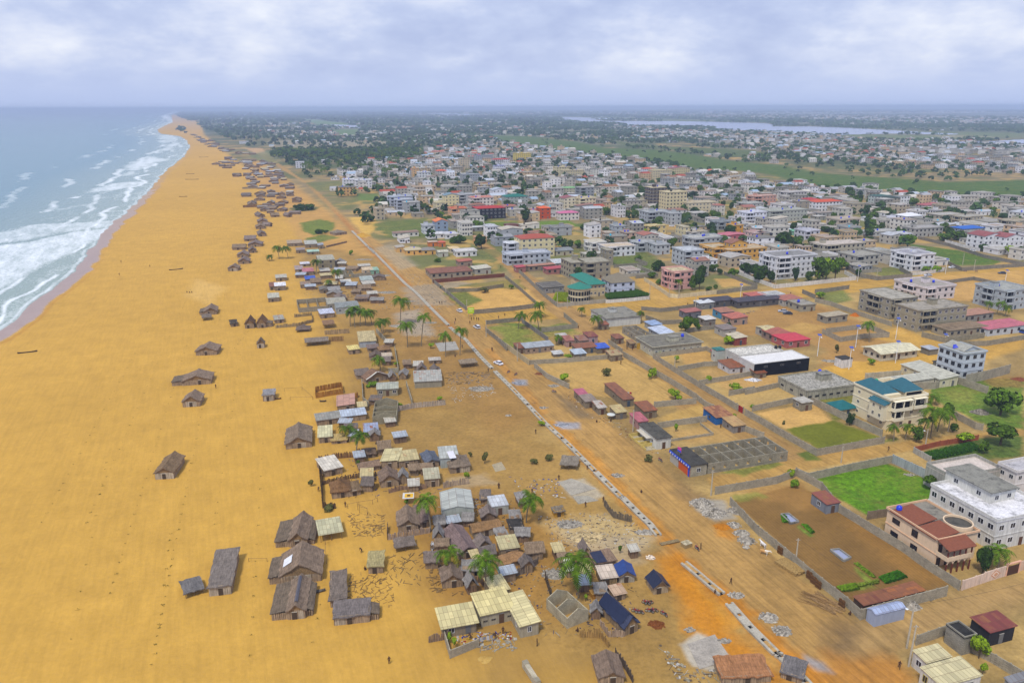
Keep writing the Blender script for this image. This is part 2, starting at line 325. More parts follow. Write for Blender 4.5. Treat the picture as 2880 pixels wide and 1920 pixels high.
Z=[([(445,249.6),(430,256),(455,270),(470,310),(520,350),(560,380),(590,400),(640,470),(690,520),(700,640),(810,760),(840,830),(830,960),(900,1080),(980,1160),(1080,1400),(1500,1568),(1500,1900),(-1500,1900),(-3000,700),(-300,560),(300,400),(380,249.6)],5,'bb9140',4,1),([(690,560),(820,540),(1000,700),(1200,900),(1400,1120),(1560,1290),(1720,1450),(1850,1600),(1100,1600),(900,1200),(800,1000),(760,800)],9,'98773e',7,.85),([(560,380),(600,365),(760,490),(860,590),(700,560),(640,480)],4,'b58a48',4,.9),([(900,1150),(1080,1120),(1250,1180),(1350,1300),(1250,1420),(1050,1420),(960,1300)],5,'966f34',5,.75),([(820,620),(1000,620),(1120,800),(1250,960),(1120,1010),(980,860),(860,760)],6,'94703c',6,.7),([(450,640),(520,660),(480,700),(430,680)],3,'cda660',2,.6),([(1850,1568),(1500,1245),(1240,960),(1040,745),(930,640),(870,590),(780,500),(700,420),(585,352),(602,349),(720,430),(800,505),(875,560),(1005,645),(1135,765),(1230,832),(1290,872),(1540,1092),(1640,1165),(1960,1420),(2110,1600),(1900,1600)],1.0,'a48049',1.2,1),([(610,355),(585,352),(560,340),(600,340),(640,372)],2,'b08d62',2,1),([(1560,1330),(1600,1330),(1690,1430),(1650,1440)],2,'c88c20',2,.7),([(1500,1285),(1560,1270),(1650,1400),(1705,1470),(1770,1530),(1860,1600),(1760,1568),(1640,1500),(1570,1430),(1540,1350)],2.2,'b97716',2.5,.85),([(1520,1225),(1640,1330),(1760,1430),(1860,1510),(1960,1600),(1880,1600),(1700,1440),(1600,1330),(1540,1270)],1.2,'b4741c',2.6,.85),([(1250,960),(1300,980),(1480,1160),(1560,1240),(1500,1230),(1350,1080)],.8,'b27a2c',1.8,.7),([(1110,800),(1130,800),(1260,945),(1240,960)],.5,'ac7a38',1,.7),([(1855,1600),(1900,1500),(2060,1490),(2120,1600)],2,'a86f28',2.5,.7),([(1635,1205),(1660,1195),(1700,1225),(1680,1240),(1650,1230)],.8,'bf7a12',.6,.9),([(760,478),(790,500),(850,565),(900,610),(1010,720),(1100,800),(1085,800),(1000,725),(890,620),(830,560)],1.2,'aa7134',1.2,.7),([(800,500),(850,498),(870,520),(840,545)],2,'c9a04c',2,.9),([(1900,1440),(1980,1420),(2010,1470),(1960,1510),(1910,1490)],3,'4d4238',1.5,.7),([(2105,1415),(2140,1412),(2150,1430),(2120,1442)],1,'2f2c2e',.6,.85),([(1270,900),(1330,930),(1370,960),(1330,960),(1290,930)],2,'6d5f4c',1.5,.7),([(1560,1110),(1640,1150),(1600,1160),(1550,1130)],2,'6d5a44',1.5,.6),([(1400,930),(1470,1000),(1640,1160),(1760,1260),(1900,1400),(1860,1400),(1650,1220),(1440,1020)],2,'84693f',1.2,.5),([(1560,1480),(1600,1450),(1640,1470),(1690,1520),(1640,1540),(1590,1530)],.4,'aba294',.5,.95),([(1280,1105),(1340,1100),(1390,1140),(1330,1155)],.6,'a89e8c',.8,.8),([(1250,1200),(1400,1175),(1500,1250),(1400,1260),(1290,1240)],2,'ab9468',2,.8),([(1590,1145),(1660,1150),(1690,1190),(1640,1195),(1600,1170)],.7,'9c9488',1,.9),([(1290,1225),(1500,1235),(1470,1290),(1340,1290)],2,'a8967a',2.5,.7),([(905,720),(960,710),(1000,770),(930,770)],2,'9c9080',2,.75),([(920,660),(1010,650),(1040,700),(950,700)],2,'948876',3,.65),([(1020,640),(1080,650),(1120,700),(1080,715),(1020,670)],1.5,'9a8c78',1.5,.6),([(860,570),(900,560),(960,610),(920,620)],2,'9c8f78',2,.6),([(1180,870),(1210,872),(1212,885),(1185,885)],.6,'8e8c90',.4,.9),([(1277,968),(1330,970),(1335,985),(1290,985)],.6,'8e8c92',.5,.9),([(1845,1500),(1890,1520),(1915,1545),(1880,1540),(1850,1520)],.6,'8d8a8c',.5,.85),([(1030,1100),(1110,1085),(1140,1110),(1060,1125)],1,'a5947a',2,.5),([(690,512),(735,503),(772,512),(760,532),(720,540),(695,530)],1.5,'5f7024',3,.95),([(700,548),(740,538),(780,545),(735,557),(702,556)],1.5,'5c6c26',2.5,.9),([(662,479),(700,471),(735,476),(720,484),(675,487)],2,'3c4a22',2,.9),([(1062,722),(1095,715),(1300,700),(1495,688),(1650,676),(1780,664),(1950,645),(2050,634),(2352,612),(2500,600),(2500,640),(2352,644),(2200,650),(2100,658),(1980,670),(1850,682),(1700,700),(1500,714),(1340,726),(1110,748)],.6,'ae8840',.8,1),([(1085,560),(1135,590),(1260,715),(1330,760),(1450,862),(1560,940),(1600,965),(1660,1000),(1740,1045),(1800,1060),(1870,1050),(1800,1010),(1700,945),(1640,905),(1545,850),(1490,820),(1380,745),(1310,700),(1165,590),(1090,540)],.5,'9e7c4a',.8,1),([(1625,1097),(1784,1064),(1865,1047),(1960,1030),(2030,1022),(2120,1007),(2170,1000),(2350,985),(2352,1005),(2160,1018),(2050,1043),(1900,1070),(1760,1098),(1640,1128)],.4,'a38046',.5,1),([(1960,1425),(2171,1367),(2212,1355),(2352,1326),(2460,1310),(2460,1370),(2352,1386),(2180,1448),(2090,1480),(2040,1500),(1960,1500)],2.5,'a28252',.8,.9),([(1495,688),(1535,712),(1580,690),(1500,640),(1440,610),(1430,620)],.6,'b08a48',.6,.9),([(1780,664),(1840,680),(1700,610),(1620,570),(1600,575),(1690,625)],.6,'a88452',.6,.9),([(1640,745),(1780,695),(1880,700),(1990,740),(2060,800),(1960,880),(1880,850),(1900,800),(1800,770),(1700,770)],2,'a07a44',3,.95),([(1985,770),(2100,800),(2200,850),(2352,800),(2352,770),(2200,800),(2060,750)],1.5,'b58c40',1.5,.9),([(1870,850),(1950,830),(2060,830),(2150,800),(2150,830),(2000,880),(1900,880)],1,'bd923e',1,.95),([(2080,640),(2352,620),(2352,700),(2200,690),(2100,680)],1,'ba9150',1,.8),([(1230,843),(1435,822),(1580,910),(1510,925),(1340,905)],.8,'ae8c50',1,1),([(1120,750),(1190,745),(1250,780),(1180,795)],1,'6f7a2c',4,.85),([(1225,750),(1300,745),(1330,765),(1240,775)],1,'62742c',4,.8),([(1200,770),(1330,758),(1370,780),(1250,795)],1,'a0824a',3,.5),([(1015,665),(1185,640),(1255,705),(1065,715)],.8,'bd9450',.8,1),([(1020,672),(1070,670),(1110,690),(1060,708)],1,'5c6c28',2.5,.9),([(1035,657),(1190,640),(1210,665),(1100,660)],.8,'6a6a34',2.5,.75),([(1682,1150),(1830,1112),(1930,1165),(2180,1340),(2170,1365),(1975,1410)],.3,'7a5c30',0,1),([(1700,1130),(1830,1100),(1920,1160),(1850,1170),(1760,1150)],2,'96703c',2,.7),([(1930,1200),(2000,1200),(2160,1330),(2130,1350),(2050,1300)],2,'916a34',2,.6),([(1858,1097),(2038,1064),(2140,1105),(2148,1140),(2040,1182),(2003,1188),(1922,1142)],.3,'557a10',.3,1),([(1738,948),(1868,925),(1915,970),(1805,985)],.4,'c09858',.4,1),([(1803,985),(1915,966),(2022,1004),(1882,1032)],.5,'66691a',.8,1),([(1870,900),(1960,885),(1960,960),(1915,965)],.6,'6a6f2a',1,.8),([(2130,890),(2200,875),(2352,865),(2352,985),(2260,975),(2160,925)],.8,'55701e',1.5,.95),([(2160,900),(2250,890),(2250,930),(2190,920)],2,'84823a',3,.6),([(2250,870),(2352,860),(2352,890),(2290,890)],1,'8e6a3a',2,.7),([(2130,1035),(2250,1005),(2352,1000),(2352,1050),(2180,1060)],1,'3f5c1c',1,.9),([(1780,760),(1840,740),(1900,750),(1850,765)],1,'b5904e',1,.8),([(1590,710),(1680,720),(1560,740)],1,'aa8450',1,.8),([(1560,812),(1640,805),(1640,840),(1570,835)],.8,'b0894c',1,.9),([(1600,850),(1760,830),(1820,880),(1680,900)],1,'b08b52',2,.7),([(1690,870),(1770,850),(1800,880),(1720,900)],1,'b08a50',2,.8),([(1640,640),(1690,640),(1720,655),(1660,660)],.6,'b48e50',.8,.9),([(2160,655),(2270,645),(2340,665),(2330,690),(2210,690)],.8,'b78f52',.8,.95),([(1515,960),(1610,925),(1640,950),(1560,975)],.8,'b3904e',1.5,.9),([(1540,990),(1680,970),(1700,1010),(1580,1020)],1,'ab8850',2,.8),([(1490,640),(1500,605),(1440,590),(1390,600)],1,'5e6e2c',3,.8),([(1390,590),(1480,575),(1520,600),(1470,640)],1.5,'55662a',3,.8),([(1650,1085),(1780,1060),(1810,1065),(1700,1092)],.5,'5f6c2a',1.5,.8),([(1880,1035),(1950,1020),(2060,1005),(2060,1012),(1960,1030)],.4,'5f6c2a',1.2,.8),([(1830,1040),(1860,1035),(1885,1055),(1850,1058)],.5,'4f6222',.8,.9),([(1930,1345),(1990,1335),(2010,1345),(1950,1358)],.5,'627a22',.7,.9),([(1965,1300),(2010,1340),(1995,1340),(1960,1305)],.3,'6a7e28',.5,.9),([(1835,1205),(1870,1230),(1860,1232),(1830,1210)],.3,'557022',.5,.9),([(1680,1140),(1740,1125),(1760,1140),(1700,1150)],.6,'767a34',1.5,.7),([(2050,1160),(2020,1175),(1960,1150),(1950,1125)],1,'3a6410',1.5,.5),([(1140,745),(1160,740),(1230,745),(1235,752)],.5,'5a6c28',1,.8),([(1215,510),(1300,505),(1340,520),(1230,525)],1.5,'5f7a22',2,.95),([(1320,515),(1390,505),(1420,520),(1340,530)],1.5,'4f5f26',2,.9),([(1100,510),(1190,508),(1180,520),(1110,522)],1.5,'58701f',2,.9),([(850,515),(980,500),(1000,545),(900,548)],2,'58662c',5,.85),([(1000,510),(1100,505),(1150,560),(1050,545)],2,'6d6c40',5,.6),([(820,445),(870,447),(860,462),(825,460)],2,'577030',2,.9),([(700,420),(780,415),(800,432),(730,440)],2,'5a6838',3,.7),([(2090,560),(2200,575),(2300,600),(2280,608),(2200,610),(2100,580)],1,'466418',1.5,.95),([(2060,575),(2140,585),(2180,610),(2120,610)],1,'a07c48',2,.7),([(1640,515),(1690,520),(1740,545),(1680,545)],1,'5b5c34',2,.7),([(1200,600),(1300,590),(1380,585),(1300,610)],1,'667038',2,.5),([(940,560),(1180,575),(1130,595),(960,580)],1.5,'5e6838',3,.6),([(1280,545),(1480,515),(1520,530),(1350,560)],2,'a58a58',4,.5),([(1980,665),(2060,655),(2030,670)],1,'4f6030',1,.6),([(1880,672),(1940,665),(1960,690),(1900,700)],1,'5f7034',2,.8),([(1990,620),(2060,612),(2110,632),(2040,640)],1,'5f6a2c',1.5,.8),([(1850,530),(1900,530),(1890,545)],1,'a8844a',1.5,.7),('p',[(750,397),(1000,385),(1100,395),(1090,415),(900,418),(770,412)],8,'8a8068',8,.85),('p',[(700,440),(745,425),(900,420),(800,440),(770,470)],8,'667048',10,.7),('p',[(1370,380),(1490,385),(1616,398),(1704,417),(1854,422),(1980,440),(2080,455),(2204,465),(2292,485),(2442,497),(2555,505),(2640,512),(3000,505),(3000,562),(2667,555),(2567,543),(2442,536),(2292,530),(2230,505),(2130,485),(2030,478),(1940,470),(1830,456),(1704,441),(1600,425),(1478,410),(1403,397)],9,'425c1a',12,1),('p',[(1690,393),(1840,410),(2110,422),(2190,438),(2060,440),(1880,420),(1750,408)],9,'4a5a26',10,1),('p',[(850,335),(900,338),(980,348),(960,357),(880,350)],25,'5d7a38',20,.9),('p',[(930,366),(1010,363),(1000,382),(950,380)],12,'547034',10,.9),('p',[(2150,352),(2400,362),(2600,370),(2760,372),(2880,375),(2880,388),(2750,386),(2560,396),(2350,390),(2390,378),(2700,382),(2500,368)],20,'5c6c3c',20,.8),('p',[(1400,325),(1700,330),(2000,338),(2100,342),(1900,341),(1600,332)],60,'63753f',40,.6),('p',[(2600,380),(2700,380),(2800,385),(2780,390),(2650,386)],15,'8c8468',10,.8),]
for i,z in enumerate(Z):
 z=list(z);p=z.pop(1)if z[0]=='p' else S(z[0]);soft,col,wob,k=z[1:]
 lay(C,mask(PXY,p,soft,wob,max(2.5,wob*1.3),i),c_(col),k)
far_d=np.clip(1-(GY-400)/900,0,1)
bz_=mask(PXY,S(Z[0][0]),6);C*=(1+(.22-.17*bz_)*(n_mid-.5)+(.3-.2*bz_)*(n_sm-.5)+.16*(n_big-.5))[:,None]
C*=np.array([.965,.97,.93])
LAG=[[(1560,335),(1640,332),(1704,340.5),(1904,341),(2054,344),(2154,347),(2184,353),(2164,355.5),(2292,356),(2392,360),(2517,367),(2635,373.5),(2707,377),(2667,379),(2580,376.5),(2517,375.5),(2380,378.5),(2353,382),(2292,377.5),(2242,376),(2129,370),(1999,365),(2017,357.5),(1929,356),(1829,355),(1704,349),(1640,345)],[(2632,399),(2790,397),(2880,392),(3300,390),(3300,415),(2880,411),(2767,405),(2665,402)],[(927,350),(1000,352),(1015,361),(950,359)],[(693,316),(800,314.5),(770,320)],[(1180,318.5),(1320,321),(1350,326),(1250,325)],[(1530,328),(1740,333),(1700,336),(1540,331.5)]]
lag=np.zeros(len(GX))
for i,p in enumerate(LAG):lag=np.maximum(lag,mask(PXY,p,3,6,40,50+i))
seam=sdist(GX,GY,SEAW)
wob=(vnoise(GX,GY,25,77,3)-.5)*8*np.clip(GY/300,.3,2)
sd=seam+wob*.5-9*np.clip(GY/350,.8,2.5)
wet=np.clip((sd+9.5+3*(vnoise(GX,GY,14,71)-.5))/1.6,0,1)
wet*=np.clip(1-(GY-500)/900,.15,1);lay(C,wet,c_('9a857e'),.95)
lay(C,np.clip(1-abs(sd+11)/1.6,0,1)*np.clip(1-(GY-300)/300,0,1),c_('a06a2c'),.55)
GZ=-np.clip((sd+1)*.08,0,3)+.12*(n_sm-.5)*(GY<300)+.25*(n_mid-.5)*np.clip((seam<-20),0,1)*0
GZ-=lag*0.6
def link_grid(name,keep,mat,X,Yv,Zv,cols,ncol,nrow,kind='structure',**kw):
 """the faces of the one ground sheet that belong to one surface"""
 idx=np.arange(ncol*nrow).reshape(nrow,ncol)
 q=np.stack([idx[:-1,:-1],idx[:-1,1:],idx[1:,1:],idx[1:,:-1]],-1).reshape(-1,4)
 q=q[keep]
 if len(q)==0:return None
 used,inv=np.unique(q,return_inverse=True);inv=inv.reshape(q.shape)
 me=bpy.data.meshes.new(name);me.vertices.add(len(used))
 co=np.stack([X[used],Yv[used],Zv[used]],-1).astype(np.float32);me.vertices.foreach_set('co',co.ravel())
 me.loops.add(len(q)*4);me.loops.foreach_set('vertex_index',inv.ravel().astype(np.int32))
 me.polygons.add(len(q));me.polygons.foreach_set('loop_start',np.arange(0,len(q)*4,4,dtype=np.int32))
 me.polygons.foreach_set('use_smooth',np.ones(len(q),bool));me.update(calc_edges=True)
 for an,cv in cols.items():
  a=me.attributes.new(an,'FLOAT_COLOR','POINT');cc=np.ones((len(used),4),np.float32);cc[:,:3]=cv[used];a.data.foreach_set('color',cc.ravel())
 me.materials.append(mat);o=bpy.data.objects.new(name,me);COL.objects.link(o);o['kind']=kind;setp(o,**kw);return o
def cellmean(a):a=a.reshape(NR,NC);return((a[:-1,:-1]+a[1:,1:]+a[:-1,1:]+a[1:,:-1])/4).ravel()
def ground_mat(name,fine=.25,grass=False,rows_=False,rough_=.95,ruts=0):
 m,nt,b=newmat(name);a=N(nt,'ShaderNodeAttribute');a.attribute_name='Col';p=pos(nt)
 cd=N(nt,'ShaderNodeCameraData')
 n1=noise(nt,p,.9,6,.72);n2=noise(nt,p,.12,4,.6)
 col=mul(nt,a.outputs['Color'],ramp(nt,n1,[(.28,1-fine),(.5,1.0),(.72,1+fine*.8)]));col=mul(nt,col,ramp(nt,n2,[(.3,.92),(.7,1.07)]))
 if grass:
  n3=noise(nt,p,.55,7,.85);col=mul(nt,col,ramp(nt,n3,[(.36,.45),(.5,.95),(.66,1.6)]));n4=noise(nt,p,.09,7,.75);col=mixc(nt,math_(nt,'MULTIPLY',ramp(nt,n4,[(.48,0),(.62,1)]),.3),col,srgb('8a7c3c'))
 h=n1
 if ruts:
  mp=N(nt,'ShaderNodeMapping');mp.vector_type='TEXTURE';mp.inputs['Rotation'].default_value=(0,0,R(21));mp.inputs['Scale'].default_value=(1,14,1);L(nt,p,mp.inputs['Vector'])
  col=mul(nt,col,ramp(nt,noise(nt,mp.outputs[0],.9,4,.7),[(.35,1-ruts),(.6,1+ruts*.6)]))
 if rows_:
  mp=N(nt,'ShaderNodeMapping');mp.inputs['Rotation'].default_value=(0,0,R(-16));L(nt,p,mp.inputs['Vector'])
  w=N(nt,'ShaderNodeTexWave');w.inputs['Scale'].default_value=.42;w.inputs['Distortion'].default_value=2.5;w.inputs['Detail'].default_value=2;L(nt,mp.outputs[0],w.inputs['Vector'])
  col=mul(nt,col,ramp(nt,w.outputs['Fac'],[(0,.9),(1,1.05)]))
 L(nt,col,b.inputs['Base Color']);rough(b,rough_,.15);bump(nt,b,h,.5,.25)
 return m
M_sand=ground_mat('beach_sand',.10,ruts=.07);M_gr=ground_mat('dirt',.28);M_road=ground_mat('road_dirt',.2,ruts=.22);M_grass=ground_mat('short_grass',.2,True);M_soil=ground_mat('tilled_soil',.2,False,True);M_wet=ground_mat('wet_sand',.06,rough_=.35)
cwet=cellmean(wet);csd=cellmean(sd);clag=cellmean(lag);cy=cellmean(GY);cx=cellmean(GX)
cp=(cx,cy)
is_sea=csd>14*np.clip(cy/200,1,40)
m_beach=mask(cp,S(Z[0][0]),.1)>.5
def anyz(ids):
 o=np.zeros(len(cx),bool)
 for i in ids:
  z=Z[i];p,wob_,=(z[1],z[4])if z[0]=='p' else(S(z[0]),z[3]);o|=mask(cp,p,.1,wob_,max(2.5,wob_*1.3),i)>.5
 return o
m_main=anyz([6,7]);
zi={tuple(z[0][0])if z[0]!='p' else tuple(z[1][0]):i for i,z in enumerate(Z)}
greens=[i for i,z in enumerate(Z)if(lambda c:int(c[2:4],16)>int(c[:2],16)+4)(z[3]if z[0]=='p' else z[2])]
m_green=anyz(greens);soil_i=zi[(1682,1150)];m_soil=anyz([soil_i])
st1=anyz([zi[(1062,722)]]);st2=anyz([zi[(1085,560)]]);st3=anyz([zi[(1625,1097)]]);st4=anyz([zi[(1960,1425)]])
todo=~is_sea
for nm,mk,mt in(('wet_sand',(cwet>.5),M_wet),('main_road',m_main,M_road),('cross_street',st1,M_road),('side_street',st2,M_road),('village_street',st3,M_road),('corner_street',st4,M_road),('ploughed_field',m_soil&~m_green,M_soil),('grass_field',m_green,M_grass),('beach',m_beach,M_sand),('ground',np.ones(len(cx),bool),M_gr)):
 k=mk&todo;todo&=~k
 link_grid(nm,k,mt,GX,GY,GZ,{'Col':C},NC,NR)
def water_mat(name,deep,sea=True):
 m,nt,b=newmat(name);p=pos(nt)
 if sea:
  a=N(nt,'ShaderNodeAttribute');a.attribute_name='Col';f=N(nt,'ShaderNodeAttribute');f.attribute_name='Foam'
  mp=N(nt,'ShaderNodeMapping');mp.vector_type='TEXTURE';mp.inputs['Rotation'].default_value=(0,0,R(24));mp.inputs['Scale'].default_value=(1,3.5,1);L(nt,p,mp.inputs['Vector'])
  n=mixc(nt,.45,noise(nt,mp.outputs[0],.12,8,.8),noise(nt,p,.5,6,.75))
  fs=N(nt,'ShaderNodeSeparateColor');L(nt,f.outputs['Color'],fs.inputs[0])
  t=math_(nt,'ADD',math_(nt,'MULTIPLY',n,2.6),math_(nt,'SUBTRACT',fs.outputs[0],1.85))
  rm=N(nt,'ShaderNodeMapRange');rm.inputs['From Min'].default_value=-.15;rm.inputs['From Max'].default_value=.5;L(nt,t,rm.inputs[0])
  fo=rm.outputs[0]
  L(nt,mixc(nt,fo,a.outputs['Color'],(.74,.78,.82)),b.inputs['Base Color'])
  rr=N(nt,'ShaderNodeMapRange');rr.inputs['To Min'].default_value=.22;rr.inputs['To Max'].default_value=.8;L(nt,fo,rr.inputs[0]);L(nt,rr.outputs[0],b.inputs['Roughness'])
 else:
  b.inputs['Base Color'].default_value=(*deep,1);b.inputs['Roughness'].default_value=.2
 mp2=N(nt,'ShaderNodeMapping');mp2.vector_type='TEXTURE';mp2.inputs['Rotation'].default_value=(0,0,R(24));mp2.inputs['Scale'].default_value=(1,3,1);L(nt,p,mp2.inputs['Vector'])
 w=noise(nt,mp2.outputs[0],.25,6,.65);bump(nt,b,w,.9 if sea else .1,1.6)
 b.inputs['Specular IOR Level'].default_value=.35
 return m
srow=np.concatenate([np.geomspace(88,1200,420),np.geomspace(1210,40000,150)]);SNC,SNR=420,len(srow)
SX,SY=fan(SNC,srow,-50,-10);SP=(SX,SY)
def zs(p):return[(x/2.003,280+y/2.003)for x,y in p]
FO=[([(-300,900),(0,820),(200,790),(400,745),(600,720),(690,700),(600,768),(450,838),(330,908),(200,975),(60,1055),(0,1078),(-300,1180)],3,.7),([(-200,800),(0,740),(150,705),(400,690),(690,680),(760,650),(700,700),(600,720),(400,745),(0,820),(-200,880)],5,.62),([(-200,1420),(0,1300),(140,1195),(280,1125),(400,1050),(480,975),(540,920),(580,880),(612,830),(600,870),(540,945),(440,1030),(300,1150),(160,1225),(0,1325),(-200,1440)],1.2,.72),([(0,1140),(200,1150),(330,1060),(450,980),(560,860),(600,800),(570,800),(450,900),(250,1040),(0,1100)],8,.3),([(640,760),(700,700),(820,650),(900,570),(960,500),(920,430),(1000,390),(1060,350),(1112,290),(1095,240),(1055,225),(1085,280),(1040,335),(960,395),(880,450),(840,530),(740,600),(690,660),(600,740)],5,.78),([(440,515),(600,475),(820,455),(800,490),(600,520),(450,530)],7,.68),([(300,618),(500,585),(500,600),(330,628)],6,.55),([(385,555),(462,542),(450,558)],3,.9),([(460,552),(620,545),(560,562)],6,.55),([(700,625),(830,560),(850,590),(780,640)],8,.65),([(690,375),(830,320),(980,335),(900,360),(780,410),(780,440),(680,430)],10,.72),([(850,300),(1000,232),(985,280),(870,310)],12,.7),([(870,195),(1000,205),(1010,232),(900,260)],15,.62),([(825,182),(900,165),(1003,128),(945,88),(1018,66),(900,52),(920,62),(980,66),(900,95),(965,125),(900,155),(850,175)],25,.95),([(925,180),(915,172),(1005,132),(1005,140),(950,165)],15,.95),([(215,640),(230,622),(245,637)],1,.95),([(80,768),(150,742),(157,757),(100,770)],2,.95),([(760,470),(820,452),(822,470),(790,478)],4,.95),([(700,555),(700,545),(712,550)],2,.9),([(725,360),(830,318),(842,326),(760,355)],5,.95),([(0,760),(60,740),(80,752),(0,775)],3,.8)]
foam=np.full(len(SX),.02)
for i,(p,soft,k)in enumerate(FO):foam=np.maximum(foam,min(1.05,k*1.15)*mask(SP,zs(p),soft*1.5,soft*1.6,soft*5,90+i))
ssd=sdist(SX,SY,SEAW)-9*np.clip(SY/350,.8,2.5)+(vnoise(SX,SY,25,77,3)-.5)*4*np.clip(SY/300,.3,2)
foam=np.maximum(foam,np.clip(1-abs(ssd-2)/3,0,1)*.85);foam=np.maximum(foam,(.2+.45*vnoise(SX+SY*.38,(SY-SX*.38)*.25,12,45))*np.clip(1-ssd/np.clip(SY*.28,40,200),0,1)*(ssd>0));al_=SY-SX*.38
for k_,(d_,s_)in enumerate(((14,2.5),(34,3),(62,4),(95,5))):
 dd=ssd-d_*np.clip(SY/600,.6,2)-10*(vnoise(al_,SX*0,60,80+k_,3)-.5)*np.clip(SY/400,.5,3);foam=np.maximum(foam,(1-.12*k_)*np.exp(-(dd/(s_*np.clip(SY/500,.7,3)))**2)*np.clip((vnoise(al_,ssd*2,90,84+k_,3)-.42-.03*k_)*9,0,1))
foam+=(vnoise(SX,SY,30,44)-.5)*.12
dep=np.clip(ssd/160,0,1)[:,None];SC=c_('8c9c90')[None]*(1-dep)+c_('5a808a')[None]*dep
SZ=-.08+.35*(vnoise(SX*.8+SY*.5,SY*.3-SX*.2,9,4,3)-.5)*np.clip(ssd/15,0,1)
sxm=lambda a:(lambda b:((b[:-1,:-1]+b[1:,1:])/2).ravel())(a.reshape(SNR,SNC))
link_grid('sea',sxm(ssd)>-3*np.clip(sxm(SY)/150,1,30),water_mat('sea_water',None),SX,SY,SZ,{'Col':SC,'Foam':np.repeat(foam[:,None],3,1)},SNC,SNR)
lm=water_mat('lagoon_water',srgb('8a90a8'),False)
link_grid('lagoon',clag>.4,lm,GX,GY,np.full(len(GX),-.25),{},NC,NR)
w=bpy.data.worlds.new('World');scn.world=w;w.use_nodes=True;nt=w.node_tree;bg=nt.nodes['Background']
SUN_EL,SUN_AZ=58,205
sky=N(nt,'ShaderNodeTexSky');sky.sky_type='NISHITA';sky.sun_disc=False;sky.sun_elevation=R(SUN_EL);sky.sun_rotation=R(SUN_AZ);sky.dust_density=2
tc=N(nt,'ShaderNodeTexCoord');sp=N(nt,'ShaderNodeSeparateXYZ');L(nt,tc.outputs['Generated'],sp.inputs[0])
zz=math_(nt,'ADD',math_(nt,'MAXIMUM',sp.outputs[2],0.0),.10)
cmb=N(nt,'ShaderNodeCombineXYZ');L(nt,sp.outputs[0],cmb.inputs[0]);L(nt,sp.outputs[1],cmb.inputs[1]);L(nt,math_(nt,'MULTIPLY',math_(nt,'POWER',math_(nt,'MAXIMUM',sp.outputs[2],0.0),.9),2.0),cmb.inputs[2])
n1=noise(nt,cmb.outputs[0],5.5,9,.56);n2=noise(nt,cmb.outputs[0],13,7,.6)
f=math_(nt,'ADD',math_(nt,'MULTIPLY',n1,.7),math_(nt,'MULTIPLY',n2,.3))
cl=ramp(nt,f,[(.38,(4.9,5.7,8.4)),(.47,(5.8,6.6,9.1)),(.55,(7.3,7.9,9.8)),(.66,(9.4,9.7,10.6))])
hz=N(nt,'ShaderNodeMapRange');hz.inputs['From Min'].default_value=0;hz.inputs['From Max'].default_value=.07;hz.interpolation_type='SMOOTHSTEP';L(nt,sp.outputs[2],hz.inputs[0])
cl2=mixc(nt,hz.outputs[0],(5.3,6.3,9.2),cl)
mx=mixc(nt,.9,sky.outputs[0],cl2);L(nt,mx,bg.inputs[0]);bg.inputs[1].default_value=.108
sl=bpy.data.lights.new('sun','SUN');so=bpy.data.objects.new('sun',sl);COL.objects.link(so);sl.energy=3.3;sl.angle=R(10);sl.color=(1,.955,.87)
az=R(SUN_AZ);el=R(SUN_EL);sdv=Vector((math.sin(az)*math.cos(el),math.cos(az)*math.cos(el),math.sin(el)))
so.rotation_euler=sdv.to_track_quat('Z','Y').to_euler()
HAZE=1.35e-4
hb=MB();hb.box(-60000,60000,-300,41000,-4,110)
hm=bpy.data.materials.new('haze');hm.use_nodes=True;hm.node_tree.nodes.clear()
vo=N(hm.node_tree,'ShaderNodeOutputMaterial');pv=N(hm.node_tree,'ShaderNodeVolumePrincipled')
pv.inputs['Color'].default_value=(.62,.75,1.0,1);pv.inputs['Density'].default_value=HAZE;pv.inputs['Anisotropy'].default_value=.0
hm.node_tree.links.new(pv.outputs[0],vo.inputs['Volume'])
hz_o=hb.build('haze',hm,kind='stuff',label='pale blue haze over the far town and the sea',cat='haze')
scn.cycles.use_denoising=True;scn.cycles.max_bounces=5;scn.cycles.diffuse_bounces=3;scn.cycles.volume_bounces=0;scn.cycles.transparent_max_bounces=4
scn.cycles.glossy_bounces=2;scn.cycles.transmission_bounces=2
scn.view_settings.exposure=-.08
GA=R(18.0)
def axes(ga):return Vector((math.cos(ga),math.sin(ga),0)),Vector((-math.sin(ga),math.cos(ga),0))
def fit(p0,d,px,lo=.5,hi=90):
 """length along direction d from p0 whose end falls nearest to photo pixel px"""
 def e(t):
  q=PX(p0+d*t);return(q[0]-px[0])**2+(q[1]-px[1])**2
 for _ in range(40):
  a=lo+(hi-lo)/3;b=hi-(hi-lo)/3
  if e(a)<e(b):hi=b
  else:lo=a
 return(lo+hi)/2
def frame3(Np,Rp,Lp,h,ga=None):
 """roof-corner pixels (front left, front right, back left) at height h -> origin, width, depth, angle"""
 n=G(*Np,h);r=G(*Rp,h)
 if ga is None:ga=GA
 elif ga=='auto':ga=math.atan2(r.y-n.y,r.x-n.x)
 ax,ay=axes(ga);w=fit(n,ax,Rp);d=Lp if isinstance(Lp,(int,float))else fit(n,ay,Lp)
 return Vector((n.x,n.y,0)),w,d,ga
FOOT=[]
LAND=[]
def occupy(o,ga,w,d):FOOT.append((o.x,o.y,ga,w,d))
def inside_any(x,y,m=1.0):
 for ox,oy,ga,w,d in FOOT:
  dx,dy=x-ox,y-oy;u=dx*math.cos(ga)+dy*math.sin(ga);v=-dx*math.sin(ga)+dy*math.cos(ga)
  if-m<u<w+m and-m<v<d+m:return True
 return False
